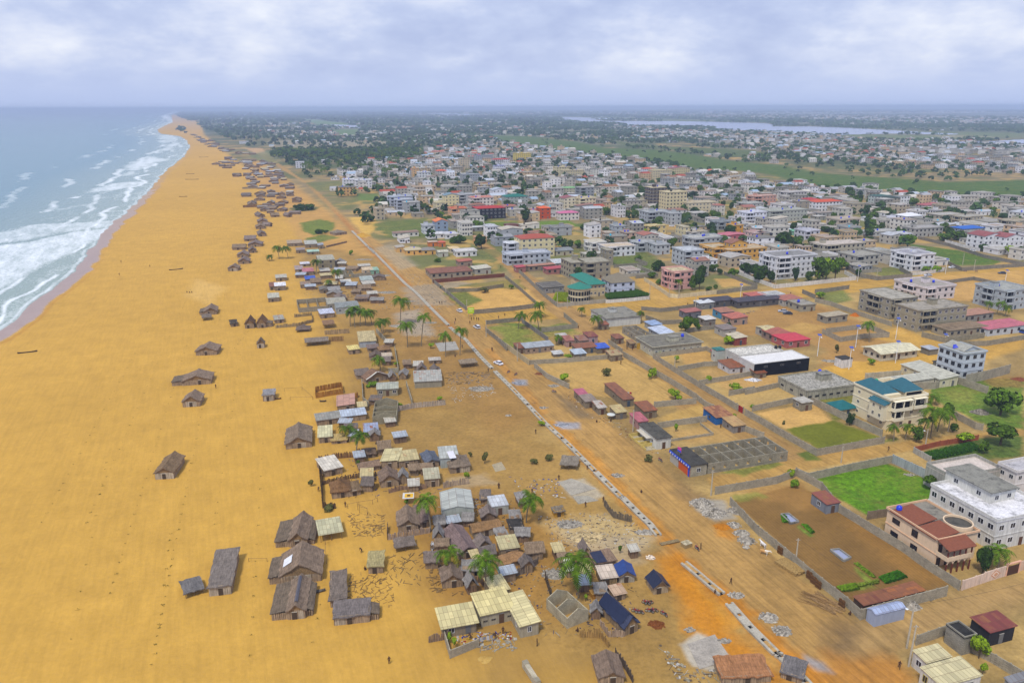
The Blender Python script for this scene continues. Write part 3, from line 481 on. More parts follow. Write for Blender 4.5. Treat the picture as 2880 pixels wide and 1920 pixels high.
def roof_faces(mb,kind,w,d,z,rise,ov,m,t=.12,gm=None):
 """kind: flat, hip, gx (ridge along x), gy (ridge along y), sx / sy (single slope up along x / y)"""
 x0,x1,y0,y1=-ov,w+ov,-ov,d+ov
 if kind=='flat':mb.box(x0,x1,y0,y1,z,z+t,m);return
 if kind in('sx','sy'):
  za=lambda x,y:z+rise*((x-x0)/(x1-x0)if kind=='sx' else(y-y0)/(y1-y0))
  c=[(x0,y0),(x1,y0),(x1,y1),(x0,y1)]
  v=[(a,b,za(a,b))for a,b in c]+[(a,b,za(a,b)+t)for a,b in c]
  mb.poly(v,[(3,2,1,0),(4,5,6,7),(0,1,5,4),(1,2,6,5),(2,3,7,6),(3,0,4,7)],m);return
 if kind=='hip':
  k=min(w,d)/2+ov
  if w>=d:r=[(x0+k,(y0+y1)/2,z+rise),(x1-k,(y0+y1)/2,z+rise)]
  else:r=[((x0+x1)/2,y0+k,z+rise),((x0+x1)/2,y1-k,z+rise)]
  v=[(x0,y0,z),(x1,y0,z),(x1,y1,z),(x0,y1,z)]+r+[(x0,y0,z-t),(x1,y0,z-t),(x1,y1,z-t),(x0,y1,z-t)]
  f=[(0,1,5,4),(1,2,5),(2,3,4,5),(3,0,4)]if w>=d else[(0,1,4),(1,2,5,4),(2,3,5),(3,0,4,5)]
  mb.poly(v,f+[(6,7,1,0),(7,8,2,1),(8,9,3,2),(9,6,0,3),(9,8,7,6)],m);return
 if kind=='gx':
  ym=(y0+y1)/2;a=[(x0,y0,z),(x0,ym,z+rise),(x0,y1,z)];b=[(x1,y0,z),(x1,ym,z+rise),(x1,y1,z)]
  g1=[(0,0,z-.02),(0,d,z-.02),(0,d/2,z+rise-.05)];g2=[(w,0,z-.02),(w,d,z-.02),(w,d/2,z+rise-.05)]
 else:
  xm=(x0+x1)/2;a=[(x0,y0,z),(xm,y0,z+rise),(x1,y0,z)][::-1];b=[(x0,y1,z),(xm,y1,z+rise),(x1,y1,z)][::-1]
  g1=[(0,0,z-.02),(w,0,z-.02),(w/2,0,z+rise-.05)];g2=[(0,d,z-.02),(w,d,z-.02),(w/2,d,z+rise-.05)]
 up=lambda L_:[(p[0],p[1],p[2]+t)for p in L_]
 A,B,A2,B2=a,b,up(a),up(b)
 for q in((A2[0],B2[0],B2[1],A2[1]),(A2[1],B2[1],B2[2],A2[2]),(B[0],A[0],A[1],B[1]),(B[1],A[1],A[2],B[2]),(A[0],B[0],B2[0],A2[0]),(B[2],A[2],A2[2],B2[2]),(A[0],A2[0],A2[1],A[1]),(A[1],A2[1],A2[2],A[2]),(B[1],B2[1],B2[0],B[0]),(B[2],B2[2],B2[1],B[1])):mb.face(q,m)
 if gm:mb.face(g1,gm);mb.face(g2[::-1],gm)
PROTO={};PANE={};NEAR=[True]
def window_mesh(w,h,frame='d8d8d8',bars=True):
 k=('win',round(w,1),round(h,1),frame,NEAR[0])
 if k in PROTO:return PROTO[k]
 mb=MB();fm=mat_plain(frame,.5,.3,.1);g=mat_glass();t=.09
 mb.box(-w/2,w/2,-.05,.06,0,t,fm);mb.box(-w/2,w/2,-.05,.06,h-t,h,fm);mb.box(-w/2,-w/2+t,-.05,.06,t,h-t,fm);mb.box(w/2-t,w/2,-.05,.06,t,h-t,fm)
 if bars:mb.box(-.04,.04,-.03,.05,t,h-t,fm)
 if NEAR[0]:pb=MB();pb.box(-w/2+t,w/2-t,-.02,.03,t,h-t,g);po=pb.build('pane');COL.objects.unlink(po)
 else:mb.box(-w/2+t,w/2-t,-.02,.03,t,h-t,g)
 o=mb.build('window');COL.objects.unlink(o);me=o.data;bpy.data.objects.remove(o);PROTO[k]=me
 if NEAR[0]:PANE[me.name]=po.data
 return me
def door_mesh(w,h,hexc):
 k=('door',round(w,1),round(h,1),hexc)
 if k in PROTO:return PROTO[k]
 mb=MB();m=mat_plain(hexc,.6,.3,.15);mb.box(-w/2,w/2,-.07,.05,0,h,m);mb.box(-w/2-.08,w/2+.08,-.05,.05,h,h+.1,mat_plain('b5b0a5'))
 o=mb.build('door');COL.objects.unlink(o);me=o.data;bpy.data.objects.remove(o);PROTO[k]=me;return me
def put(me,name,parent,loc,rz=0):
 o=bpy.data.objects.new(name,me);COL.objects.link(o);o.parent=parent;o.location=loc;o.rotation_euler.z=rz
 if me.name in PANE:part_(PANE[me.name],'pane',o)
 return o
def part_(me,name,parent):o=bpy.data.objects.new(name,me);COL.objects.link(o);o.parent=parent
def face_xy(side,u,w,d,out=0.0):
 """point u metres along a face: f front, l left, r right, b back (as seen from the front)"""
 return{'f':(u,-out,0),'b':(w-u,d+out,math.pi),'l':(-out,d-u,-math.pi/2),'r':(w+out,u,math.pi/2)}[side]
def windows(root,w,d,z,n,side,ww,wh,sill,frame,skip=(),jit=0):
 Ls=w if side in 'fb' else d;n=max(1,n)
 me=window_mesh(ww,wh,frame)
 for i in range(n):
  if i in skip:continue
  u=Ls*(i+.5)/n+jit*random.uniform(-.3,.3);x,y,a=face_xy(side,u,w,d,.0)
  put(me,'window',root,(x,y,z+sill),a)
def house(o,w,d,ga,h,st=1,wall='b5ac9a',roof='flat',rcol='8e8a7e',rise=1.2,ov=.35,label=None,cat='house',group=None,name='house',nf=None,nl=None,ww=1.2,wh=1.2,frame='cfcfcf',parapet=.0,dirt=.5,block=False,band=None,balc=None,doors='f',rust=.3,tank=None,lod=0,sheet=True,stair=None,wside=None,roofm=None,land=None):
 """a masonry house of st storeys; o is its front left ground corner"""
 occupy(o,ga,w,d);root=empty(name,(o.x,o.y,o.z),ga);setp(root,label,cat,group)
 wm=mat_block(wall)if block else mat_wall(wall,dirt);sh=h/st
 mb=MB();mb.box(0,w,0,d,-.3,h,wm)
 wo=None
 gm=wm
 bm=mat_wall(band,dirt)if band else None
 wo=mb.build('wall',None,root)
 if st>1:
  b=MB()
  for s in range(1,st):b.box(-.12,w+.12,-.12,d+.12,s*sh-.12,s*sh+.12,bm or wm)
  b.build('storey_band',None,root)
 rb=MB()
 if roof=='flat':
  rm=roofm or mat_slab(rcol)
  rb.box(-ov,w+ov,-ov,d+ov,h,h+.2,rm);rb.build('roof',None,root)
  if parapet:
   p=MB();t=.18;z0,z1=h+.2,h+.2+parapet;pm=bm or wm
   p.box(-ov,w+ov,-ov,-ov+t,z0,z1,pm);p.box(-ov,w+ov,d+ov-t,d+ov,z0,z1,pm);p.box(-ov,-ov+t,-ov+t,d+ov-t,z0,z1,pm);p.box(w+ov-t,w+ov,-ov+t,d+ov-t,z0,z1,pm)
   p.build('parapet',None,root)
 else:
  rm=roofm or(mat_sheet(rcol,rust,'x' if roof in('gx','sy')else 'y')if sheet else mat_plain(rcol,.7,.2,.12,.8))
  if roof in('gx','gy','hip','sx','sy'):roof_faces(rb,roof,w,d,h,rise,ov,rm,gm=wm)
  rb.build('roof',None,root)
  if roof in('sx','sy'):
   g=MB();e=.02
   if roof=='sy':g.poly([(e,e,h),(w-e,e,h),(w-e,d-e,h),(e,d-e,h),(e,d-e,h+rise*.93),(w-e,d-e,h+rise*.93),(e,e,h+rise*.06),(w-e,e,h+rise*.06)],[(0,1,7,6),(1,2,5,7),(2,3,4,5),(3,0,6,4)],wm)
   else:g.poly([(e,e,h),(w-e,e,h),(w-e,d-e,h),(e,d-e,h),(w-e,e,h+rise*.93),(w-e,d-e,h+rise*.93),(e,e,h+rise*.06),(e,d-e,h+rise*.06)],[(0,1,4,6),(1,2,5,4),(2,3,7,5),(3,0,6,7)],wm)
   g.build('gable',None,root)
 if stair:
  u,v,sw,sd,s_h=stair;s=MB();s.box(u*w,u*w+sw,v*d,v*d+sd,h+.2,h+.2+s_h,wm);s.box(u*w-.2,u*w+sw+.2,v*d-.2,v*d+sd+.2,h+.2+s_h,h+.35+s_h,mat_slab());s.build('stair_tower',None,root)
 if lod<2:
  nf=max(1,round(w/3.2))if nf is None else nf;nl=max(1,round(d/3.6))if nl is None else nl
  wh_=min(wh,sh*.5);sill=sh*.36
  for s in range(st):
   dd=()
   if s==0 and 'f' in doors and nf>=1:
    k=nf//2;dd=(k,);x,y,a=face_xy('f',w*(k+.5)/nf,w,d);put(door_mesh(1.0,min(2.1,sh*.8),random.choice(['5a3a28','6b6b6b','5e4634','3c4a5a'])),'door',root,(x,y,0),a)
   if nf:windows(root,w,d,s*sh,nf,'f',ww,wh_,sill,frame,dd)
   if nl:windows(root,w,d,s*sh,nl,'l',ww,wh_,sill,frame)
   if lod<1 and(wside or 'r')and nl:windows(root,w,d,s*sh,max(1,nl-1),'r',ww,wh_,sill,frame)
 if balc:
  for side,u0,u1,s,dep in balc:
   b=MB();z=s*sh;Ls=w if side in 'fb' else d;a0,a1=u0*Ls,u1*Ls;m_=bm or wm
   def bb(ua,ub,oa,ob,za,zb,mm=None):
    if side=='f':b.box(ua,ub,-ob,-oa,za,zb,mm or m_)
    elif side=='l':b.box(-ob,-oa,d-ub,d-ua,za,zb,mm or m_)
    else:b.box(w+oa,w+ob,ua,ub,za,zb,mm or m_)
   bb(a0,a1,.0,dep,z-.15,z+.05);bb(a0,a1,dep-.12,dep,z+.05,z+.95);bb(a0,a0+.12,0,dep-.12,z+.05,z+.95);bb(a1-.12,a1,0,dep-.12,z+.05,z+.95)
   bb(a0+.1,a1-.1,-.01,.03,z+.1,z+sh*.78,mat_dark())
   npl=max(2,int((a1-a0)/3)+1)
   for i in range(npl):
    u=a0+.15+(a1-a0-.3)*i/(npl-1);bb(u-.13,u+.13,dep-.3,dep-.04,z+.95,z+sh-.15)
   bb(a0,a1,.0,dep+.1,z+sh-.15,z+sh)
   b.build('balcony',None,root)
 if tank:
  for(u,v,col,zz)in tank:
   ax,ay=axes(ga);p=o+ax*(u*w)+ay*(v*d);water_tank((p.x,p.y,o.z+h+.2+zz),col,label)
 c=PX((o+axes(ga)[0]*w/2+Vector((0,0,h))));root['_px']=c
 if land:LAND.append((c[0],c[1],land))
 return root
TANKS=[]
def water_tank(loc,col='1c35c8',host=None):
 k=('tank',col)
 if k not in PROTO:
  t=MB();t.lathe([(0,0),(.58,0),(.62,.1),(.62,.45),(.66,.5),(.62,.55),(.62,1.0),(.5,1.2),(.2,1.32),(.2,1.4),(0,1.4)],14,m=mat_plain(col,.4,.4,.05))
  o=t.build('water_tank',None,None,True);o.location=loc;PROTO[k]=o
 else:
  o=PROTO[k].copy();COL.objects.link(o);o.location=loc
 TANKS.append((o,{'1c35c8':'blue','141414':'black','2fb3d8':'pale blue','1f9a5a':'green','e8e8ea':'white'}.get(col,'blue'),host));return o
def shell(Np,Rp,Lp,h,nx=2,ny=2,ga=None,label=None,hexc='968e7c',t=.2,zp=None,openings=True,name='unfinished_house',group=None,land=None,gable=False):
 """roofless block walls with rooms"""
 o,w,d,ga=frame3(Np,Rp,Lp,h if zp is None else zp,ga);occupy(o,ga,w,d);root=empty(name,o,ga,label=label,cat='unfinished house',group=group);m=mat_block(hexc)
 mb=MB();z1=h
 def run(x0,x1,y0,y1,ln,horiz):
  if not openings or ln<2.4:mb.box(x0,x1,y0,y1,-.2,z1,m);return
  n=max(1,int(ln/3.2));st=ln/n
  for i in range(n):
   a=i*st;g0=a+st/2-.5;g1=a+st/2+.5
   for(s,e,za,zb)in((a,g0,-.2,z1),(g1,a+st,-.2,z1),(g0,g1,-.2,.9),(g0,g1,2.1,z1)):
    if zb-za<.05:continue
    if horiz:mb.box(x0+s,x0+e,y0,y1,za,zb,m)
    else:mb.box(x0,x1,y0+s,y0+e,za,zb,m)
 run(0,w,0,t,w,1);run(0,w,d-t,d,w,1);run(0,t,t,d-t,d-2*t,0);run(w-t,w,t,d-t,d-2*t,0)
 mb.build('wall',None,root);mi=MB()
 for i in range(1,nx):x=w*i/nx;mi.box(x-t/2,x+t/2,t,d-t,-.2,z1-.02*(i%2)-.01,m)
 for j in range(1,ny):
  y=d*j/ny
  for i in range(nx):a=w*i/nx+(t/2 if i else t);b=w*(i+1)/nx-(t/2 if i<nx-1 else t);mi.box(a,b,y-t/2,y+t/2,-.2,z1-.03,m)
 if mi.v:mi.build('partition',None,root)
 if gable:
  g=MB()
  for y in((0,t),(d-t,d))+(((d/2-t/2,d/2+t/2),)if gable>1 else()):
   g.poly([(0,y[0],z1),(w,y[0],z1),(w/2,y[0],z1+1.3),(0,y[1],z1),(w,y[1],z1),(w/2,y[1],z1+1.3)],[(0,1,2),(5,4,3),(0,2,5,3),(2,1,4,5)],m)
  g.build('gable',None,root)
 if land:LAND.append((*PX(o+Vector((0,0,h))),land))
 return root
def wall_run(pts,h=2.0,hexc='a59c88',label=None,name='compound_wall',t=.18,posts=3.0,closed=False,plain=False,group=None,cat='wall',postc=None,z=0):
 """masonry compound wall through the photo pixels of its foot"""
 P3=[G(x,y,z)for x,y in pts]
 if closed:P3.append(P3[0])
 o=P3[0].copy();root=empty(name,o,0,label=label,cat=cat,group=group);m=mat_wall(hexc,.6)if plain else mat_block(hexc);mb=MB();pb=MB()
 pm=mat_wall(postc or hexc,.5)if(plain or postc)else m
 for a,b in zip(P3,P3[1:]):
  a2,b2=a-o,b-o;ln=(b2-a2).length
  if ln<.3:continue
  mb.wallseg(a2,b2,t,-.3,h,m);n=max(1,round(ln/posts));d=(b2-a2)/ln
  for i in range(n+1 if b is P3[-1]else n):
   c=a2+d*(ln*i/n);q=Vector((-d.y,d.x,0));s=t/2+.05
   pb.prism([c-d*s-q*s,c+d*s-q*s,c+d*s+q*s,c-d*s+q*s],-.3,h+.12,pm)
  for k in range(max(1,int(ln/2))):FOOT.append(((a+(b-a)*k/max(1,int(ln/2))).x-.5,(a+(b-a)*k/max(1,int(ln/2))).y-.5,0,1,1))
 mb.build('wall_panel',None,root);pb.build('pillar',None,root);return root
def fence(pts,h=1.8,label=None,hexc='7d6650',group=None,rag=.35,step=.28):
 """palisade of upright palm stems"""
 P3=[G(x,y)for x,y in pts];o=P3[0].copy();mb=MB();m=mat_pole(hexc)
 for a,b in zip(P3,P3[1:]):
  a,b=a-o,b-o;ln=(b-a).length;n=max(1,int(ln/step));d=(b-a)/max(ln,.01)
  for i in range(n):
   c=a+d*((i+.5)*ln/n);hh=h*random.uniform(1-rag,1);q=Vector((-d.y,d.x,0));s=step*.48;tt=.04+.03*random.random();lean=d*random.uniform(-.12,.12)+q*random.uniform(-.1,.1)
   v=[c-d*s-q*tt,c+d*s-q*tt,c+d*s+q*tt,c-d*s+q*tt];u=[p+lean+Vector((0,0,hh))for p in v];v=[Vector((p.x,p.y,-.2))for p in v]
   mb.poly(v+u,[(0,1,5,4),(1,2,6,5),(2,3,7,6),(3,0,4,7),(4,5,6,7)],m)
 return mb.build('palm_fence',None,None,loc=o,label=label,cat='fence',group=group)
def ragged_roof(w,d,z,rise,ov,mat,nx=8,ny=8,kind='gy',sag=.18,t=.22,seed=0):
 """thatch with sagging slopes and an uneven eave"""
 rn=random.Random(seed);mb=MB();V=[];nx=nx if nx%2==0 else nx+1
 def hz(u,v):
  if kind=='gy':s=1-abs(2*u-1)
  elif kind=='gx':s=1-abs(2*v-1)
  elif kind=='sx':s=u
  elif kind=='sy':s=v
  else:s=min(1,1.0*min(1-abs(2*u-1),(1-abs(2*v-1))*1.6))
  return z+rise*s-sag*math.sin(math.pi*s)
 for j in range(ny+1):
  for i in range(nx+1):
   u,v=i/nx,j/ny;x=-ov+u*(w+2*ov);y=-ov+v*(d+2*ov);e=(i in(0,nx))or(j in(0,ny))
   jj=.16 if e else .05
   V.append((x+rn.uniform(-jj,jj),y+rn.uniform(-jj,jj),hz(u,v)+rn.uniform(-.07,.07)))
 n=(nx+1)*(ny+1);F_=[]
 for j in range(ny):
  for i in range(nx):a=j*(nx+1)+i;F_.append((a,a+1,a+nx+2,a+nx+1))
 top=V;bot=[(x,y,q-t)for x,y,q in V];fb=[tuple(k+n for k in f[::-1])for f in F_]
 rim=[j*(nx+1)for j in range(ny,-1,-1)]+list(range(1,nx+1))+[j*(nx+1)+nx for j in range(1,ny+1)]+[ny*(nx+1)+i for i in range(nx-1,0,-1)]
 side=[(rim[k],rim[k]+n,rim[(k+1)%len(rim)]+n,rim[(k+1)%len(rim)])for k in range(len(rim))]
 mb.poly(top+bot,F_+fb+side,mat);return mb
def stem_walls(mb,w,d,h,m,step=.3,rag=.12,sides='fblr',gap=None):
 for s in sides:
  Ls=w if s in 'fb' else d;n=max(2,int(Ls/step))
  for i in range(n):
   if gap and s==gap[0]and gap[1]<(i+.5)/n<gap[2]:continue
   u=(i+.5)*Ls/n;x,y,a=face_xy(s,u,w,d);hh=h-random.random()*rag;q=step*.49;tt=.05+.02*random.random()
   if s in 'fb':mb.box(x-q,x+q,y-tt,y+tt,-.2,hh,m)
   else:mb.box(x-tt,x+tt,y-q,y+q,-.2,hh,m)
def hut(Np,Rp,dep,eave=1.7,rise=1.6,kind='gy',ov=.35,label=None,roofc='857260',wallc='96826a',ga=None,group='palm-stem huts on the sand',door=True,lean=None,open_=False,sheetc=None,rust=.4,cat='hut',name='thatched_hut',base=True,seed=None,land=None,tarp=None,sag=.18,light=None):
 """hut placed by the foot of its front wall (left, right pixel) and its depth in metres"""
 n=G(*Np);r=G(*Rp)
 if ga is None:ga=math.atan2(r.y-n.y,r.x-n.x)
 else:ga=GA if ga=='g' else ga
 ax,ay=axes(ga);w=fit(n,ax,Rp);occupy(n,ga,w,dep)
 root=empty(name,n,ga,label=label,cat=cat,group=group);pm=mat_pole(wallc);wb=MB()
 seed=int(Np[0]*7+Np[1])if seed is None else seed
 if open_:
  for u in(0.02,.5,.98):
   for v in(.02,.98):wb=MB();wb.tube((u*w,v*dep,-.2),(u*w+random.uniform(-.08,.08),v*dep,eave+.1),.07,.05,5,mat_wood('8a7458'));wb.build('post',None,root)
 else:
  stem_walls(wb,w,dep,eave+.05,pm)
  if light:
   x0=w*light[0];x1=w*light[1];wb.box(x0,x1,-.1,-.06,0,eave*.95,mat_pole('a69a88'))
  if kind in('gy',):wb.poly([(0,0,eave),(w,0,eave),(w/2,0,eave+rise*.85),(0,dep,eave),(w,dep,eave),(w/2,dep,eave+rise*.85)],[(0,1,2),(5,4,3)],mat_thatch('8f7450'))
  if kind in('gx',):wb.poly([(0,0,eave),(0,dep,eave),(0,dep/2,eave+rise*.85),(w,0,eave),(w,dep,eave),(w,dep/2,eave+rise*.85)],[(2,1,0),(3,4,5)],mat_thatch('8f7450'))
  wb.build('wall',None,root)
  if door:put(door_mesh(.9,min(1.6,eave*.9),'4a3d30'),'door',root,(w*(.35+.3*((seed*13)%7)/7),-.09,0))
 if sheetc:
  rb=MB();roof_faces(rb,kind,w,dep,eave,rise,ov,mat_sheet(sheetc,rust,'x' if kind in('sy','gx')else 'y'),.06);rb.build('roof',None,root)
 else:
  ragged_roof(w,dep,eave,rise,ov,mat_thatch(roofc),max(6,int(w/.8)),max(5,int(dep/.9)),kind,sag=sag,seed=seed).build('roof',None,root)
 if lean:
  for sd,lw,le,inset in lean:
   m=mat_thatch('716353');x0,x1=(-lw,-.05)if sd=='l' else(w+.05,w+lw)
   z_in,z_out=eave+.1,le;mb=MB();nn=8;mm=6
   V=[]
   for j in range(nn+1):
    for i in range(mm+1):
     u=i/mm;x=x0-.2+(x1-x0+.4)*u if sd=='r' else x0-.3+(x1-x0+.45)*u
     zz=(z_out+(z_in-z_out)*u)if sd=='l' else(z_in+(z_out-z_in)*u)
     V.append((x+random.uniform(-.06,.06),-.2+inset+(dep+.4-2*inset)*j/nn+random.uniform(-.08,.08),zz+random.uniform(-.04,.04)))
   Fc=[(j*(mm+1)+i,j*(mm+1)+i+1,(j+1)*(mm+1)+i+1,(j+1)*(mm+1)+i)for j in range(nn)for i in range(mm)]
   k=len(V);mb.poly(V+[(a,b,c-.12)for a,b,c in V],Fc+[tuple(q+k for q in f[::-1])for f in Fc],m)
   wl=MB();n2=max(3,int(lw/.35))
   for i in range(n2):u=x0+(x1-x0)*(i+.5)/n2;wl.box(u-.15,u+.15,inset-.03-.02*(i%2),inset+.05,-.2,le-.05,pm)
   if sd=='l':wl.box(x0-.03,x0+.07,inset,dep-inset,-.2,le-.1,pm)
   else:wl.box(x1-.07,x1+.03,inset,dep-inset,-.2,le-.1,pm)
   mb.build('side_roof',None,root);wl.build('side_wall',None,root)
 if tarp:
  tb=MB();u0,u1,v0,v1,tc_=tarp;m=mat_plain(tc_,.5,.3,.12,1)
  def zr(u,v):
   s={'gy':1-abs(2*u-1),'gx':1-abs(2*v-1),'sx':u,'sy':v}.get(kind,1);return eave+rise*s-sag*.5*math.sin(math.pi*s)+.12
  K=8;V=[(-ov+(u0+(u1-u0)*i/K)*(w+2*ov),-ov+(v0+(v1-v0)*j/K)*(dep+2*ov),zr(u0+(u1-u0)*i/K,v0+(v1-v0)*j/K)+random.uniform(0,.06))for j in range(K+1)for i in range(K+1)]
  Fc=[(j*(K+1)+i,j*(K+1)+i+1,(j+1)*(K+1)+i+1,(j+1)*(K+1)+i)for j in range(K)for i in range(K)];kk=len(V)
  tb.poly(V+[(a,b,c-.03)for a,b,c in V],Fc+[tuple(q+kk for q in f[::-1])for f in Fc],m);tb.build('tarpaulin',None,root)
 if land:LAND.append((*PX(n+Vector((0,0,eave))),land))
 return root
def palm_crown(seed,nf=21,Lf=4.3,detail=13):
 rn=random.Random(seed);mb=MB();g1=mat_leaf('4c6410');g2=mat_leaf('827c20')
 for k in range(nf):
  a=2*math.pi*k/nf*1.0+rn.uniform(-.15,.15)+k*2.4;el=rn.uniform(-.35,1.1)*(1 if k<nf*.75 else .35);ln=Lf*rn.uniform(.8,1.1);d=Vector((math.cos(a),math.sin(a),0));side=Vector((-d.y,d.x,0))
  pts=[];pz=0;pr=.1;e=el
  for i in range(detail+1):
   pts.append(d*pr+Vector((0,0,pz)));st=ln/detail;pr+=st*math.cos(e);pz+=st*math.sin(e);e-=(1.7+.5*max(el,0))/detail*rn.uniform(.7,1.3)
  mat=g2 if(el<.05 and rn.random()<.5)else g1
  for i in range(1,detail+1):
   t=i/detail;lw=1.0*math.sin(math.pi*min(1,t*.85+.12))*rn.uniform(.75,1.1)+.06;p0=pts[i-1];p1=pts[i];ax=(p1-p0)
   for sgn in(1,-1):
    tip=p0+side*sgn*lw+ax*1.3+Vector((0,0,-.35*lw+rn.uniform(-.06,.06)));mb.face([p0,p0+ax*.95,tip],mat)
  mb.face([pts[0],pts[0]+side*.06,pts[detail//2]],mat)
 mb.lathe([(0,-.3),(.22,-.2),(.25,0),(0,.3)],7,m=mat_wood('7a5f3a'))
 return mb
def palm_trunk(h,seed):
 rn=random.Random(seed);mb=MB();m=mat_plain('8f836c',.9,.1,.3,4);bx,by=rn.uniform(-.9,.9),rn.uniform(-.9,.9);n=10;prev=Vector((0,0,-.2));r=.19
 for i in range(1,n+1):
  t=i/n;p=Vector((bx*t*t,by*t*t,h*t));mb.tube(prev,p,r,r*.96,8,m,caps=(i==n));prev=p;r=.19-.07*t
 return mb,prev
PALMS=[]
def _palm_proto():
 for s,h in((1,8.5),(2,6.5),(3,10),(4,4.5)):
  t,top=palm_trunk(h,s);c=palm_crown(s*5);to=t.build('trunk');co=c.build('crown');co.location=top
  for o in(to,co):COL.objects.unlink(o)
  PALMS.append((to.data,co.data,Vector(top),h))
_palm_proto()
def palm(loc,h=8,label=None,group='coconut palms',crown=1.0,name='coconut_palm'):
 k=min(range(4),key=lambda i:abs(PALMS[i][3]-h))if random.random()<.7 else random.randrange(4);tm,cm,top,ph=PALMS[k];s=h/ph
 root=empty(name,loc,random.uniform(0,6.28),label=label,cat='palm tree',group=group)
 t=put(tm,'trunk',root,(0,0,0));t.scale=(1,1,s);c=put(cm,'crown',root,(top.x,top.y,top.z*s));crown*=random.uniform(.82,1.22);c.scale=(crown,)*3;root.rotation_euler.x=random.uniform(-.09,.09);root.rotation_euler.y=random.uniform(-.09,.09);return root
def palm_px(x,y,yt,label=None,crown=None,**k):
 h=top_h(x,y,yt);h=max(2.0,h*.9);return palm(G(x,y),h,label,crown=crown or min(1.25,.55+h*.065),**k)
def crown_mesh(seed,n=900,leaf=.16,hexc='3f5a1e',lumps=9,flat=.8):
 """crown of small leaf cards in lumps; unit radius"""
 rn=random.Random(seed);mb=MB();m=mat_leaf(hexc);cs=[]
 for i in range(lumps):
  a=rn.uniform(0,6.28);rr=rn.uniform(0,.62);cs.append((rr*math.cos(a),rr*math.sin(a),rn.uniform(-.35,.5)*flat,rn.uniform(.28,.5)))
 for i in range(n):
  c=cs[i%lumps];u=Vector((rn.gauss(0,1),rn.gauss(0,1),rn.gauss(0,1))).normalized();r=c[3]*rn.uniform(.72,1.08)
  p=Vector((c[0],c[1],c[2]))+Vector((u.x*r,u.y*r,u.z*r*flat));nrm=(u+Vector((rn.uniform(-.6,.6),rn.uniform(-.6,.6),rn.uniform(-.3,.8)))).normalized();t=nrm.orthogonal().normalized();b=nrm.cross(t);q=leaf*rn.uniform(.6,1.3);an=rn.uniform(0,6.28)
  t,b=t*math.cos(an)+b*math.sin(an),b*math.cos(an)-t*math.sin(an);mb.face([p-t*q,p+b*q*.55,p+t*q,p-b*q*.55],m)
 return mb,cs
TREES={}
def tree_proto(kind):
 if kind in TREES:return TREES[kind]
 spec={'broad':('4a6414',.8,10),'dark':('324814',.8,10),'light':('7a921a',.75,7),'shrub':('64801c',.7,6),'cypress':('2c4020',1.0,8),'dry':('5a5a2e',.7,8),'mid':('465e16',.8,9)}[kind]
 L_=[]
 for s in range(3):
  mb,cs=crown_mesh(len(kind)*7+s,1300 if kind in('broad','dark')else 800,.15,spec[0],spec[2],spec[1]);c=mb.build('crown');COL.objects.unlink(c)
  t=MB();m=mat_wood('6a5a44');t.tube((0,0,-1.25),(.02,.02,-.3),.085,.06,7,m)
  for(a,b,cc,r)in cs[:5]:t.tube((.02,.02,-.35),(a,b,cc),.04,.015,5,m)
  to=t.build('trunk');COL.objects.unlink(to);L_.append((to.data,c.data))
 TREES[kind]=L_;return L_
def tree(loc,h,r,kind='broad',label=None,group=None,name='tree',cat='tree',trunk=.3):
 tm,cm=random.choice(tree_proto(kind));root=empty(name,loc,random.uniform(0,6.28),label=label,cat=cat,group=group);ch=max(h*(1-trunk)/1.2,r*.65);zc=max(h-ch*.68,ch*.5)
 c=put(cm,'crown',root,(0,0,zc));c.scale=(r,r,ch);t=put(tm,'trunk',root,(0,0,zc));t.scale=(max(r*.8,.6),max(r*.8,.6),zc/1.2+.1);return root
def tree_px(x,y,yt,wpx,kind='broad',label=None,**k):
 """foot pixel, top row, crown width in pixels"""
 h=max(.6,top_h(x,y,yt));return tree(G(x,y),h,max(.35,wpx/2/ppm(y)),kind,label,**k)
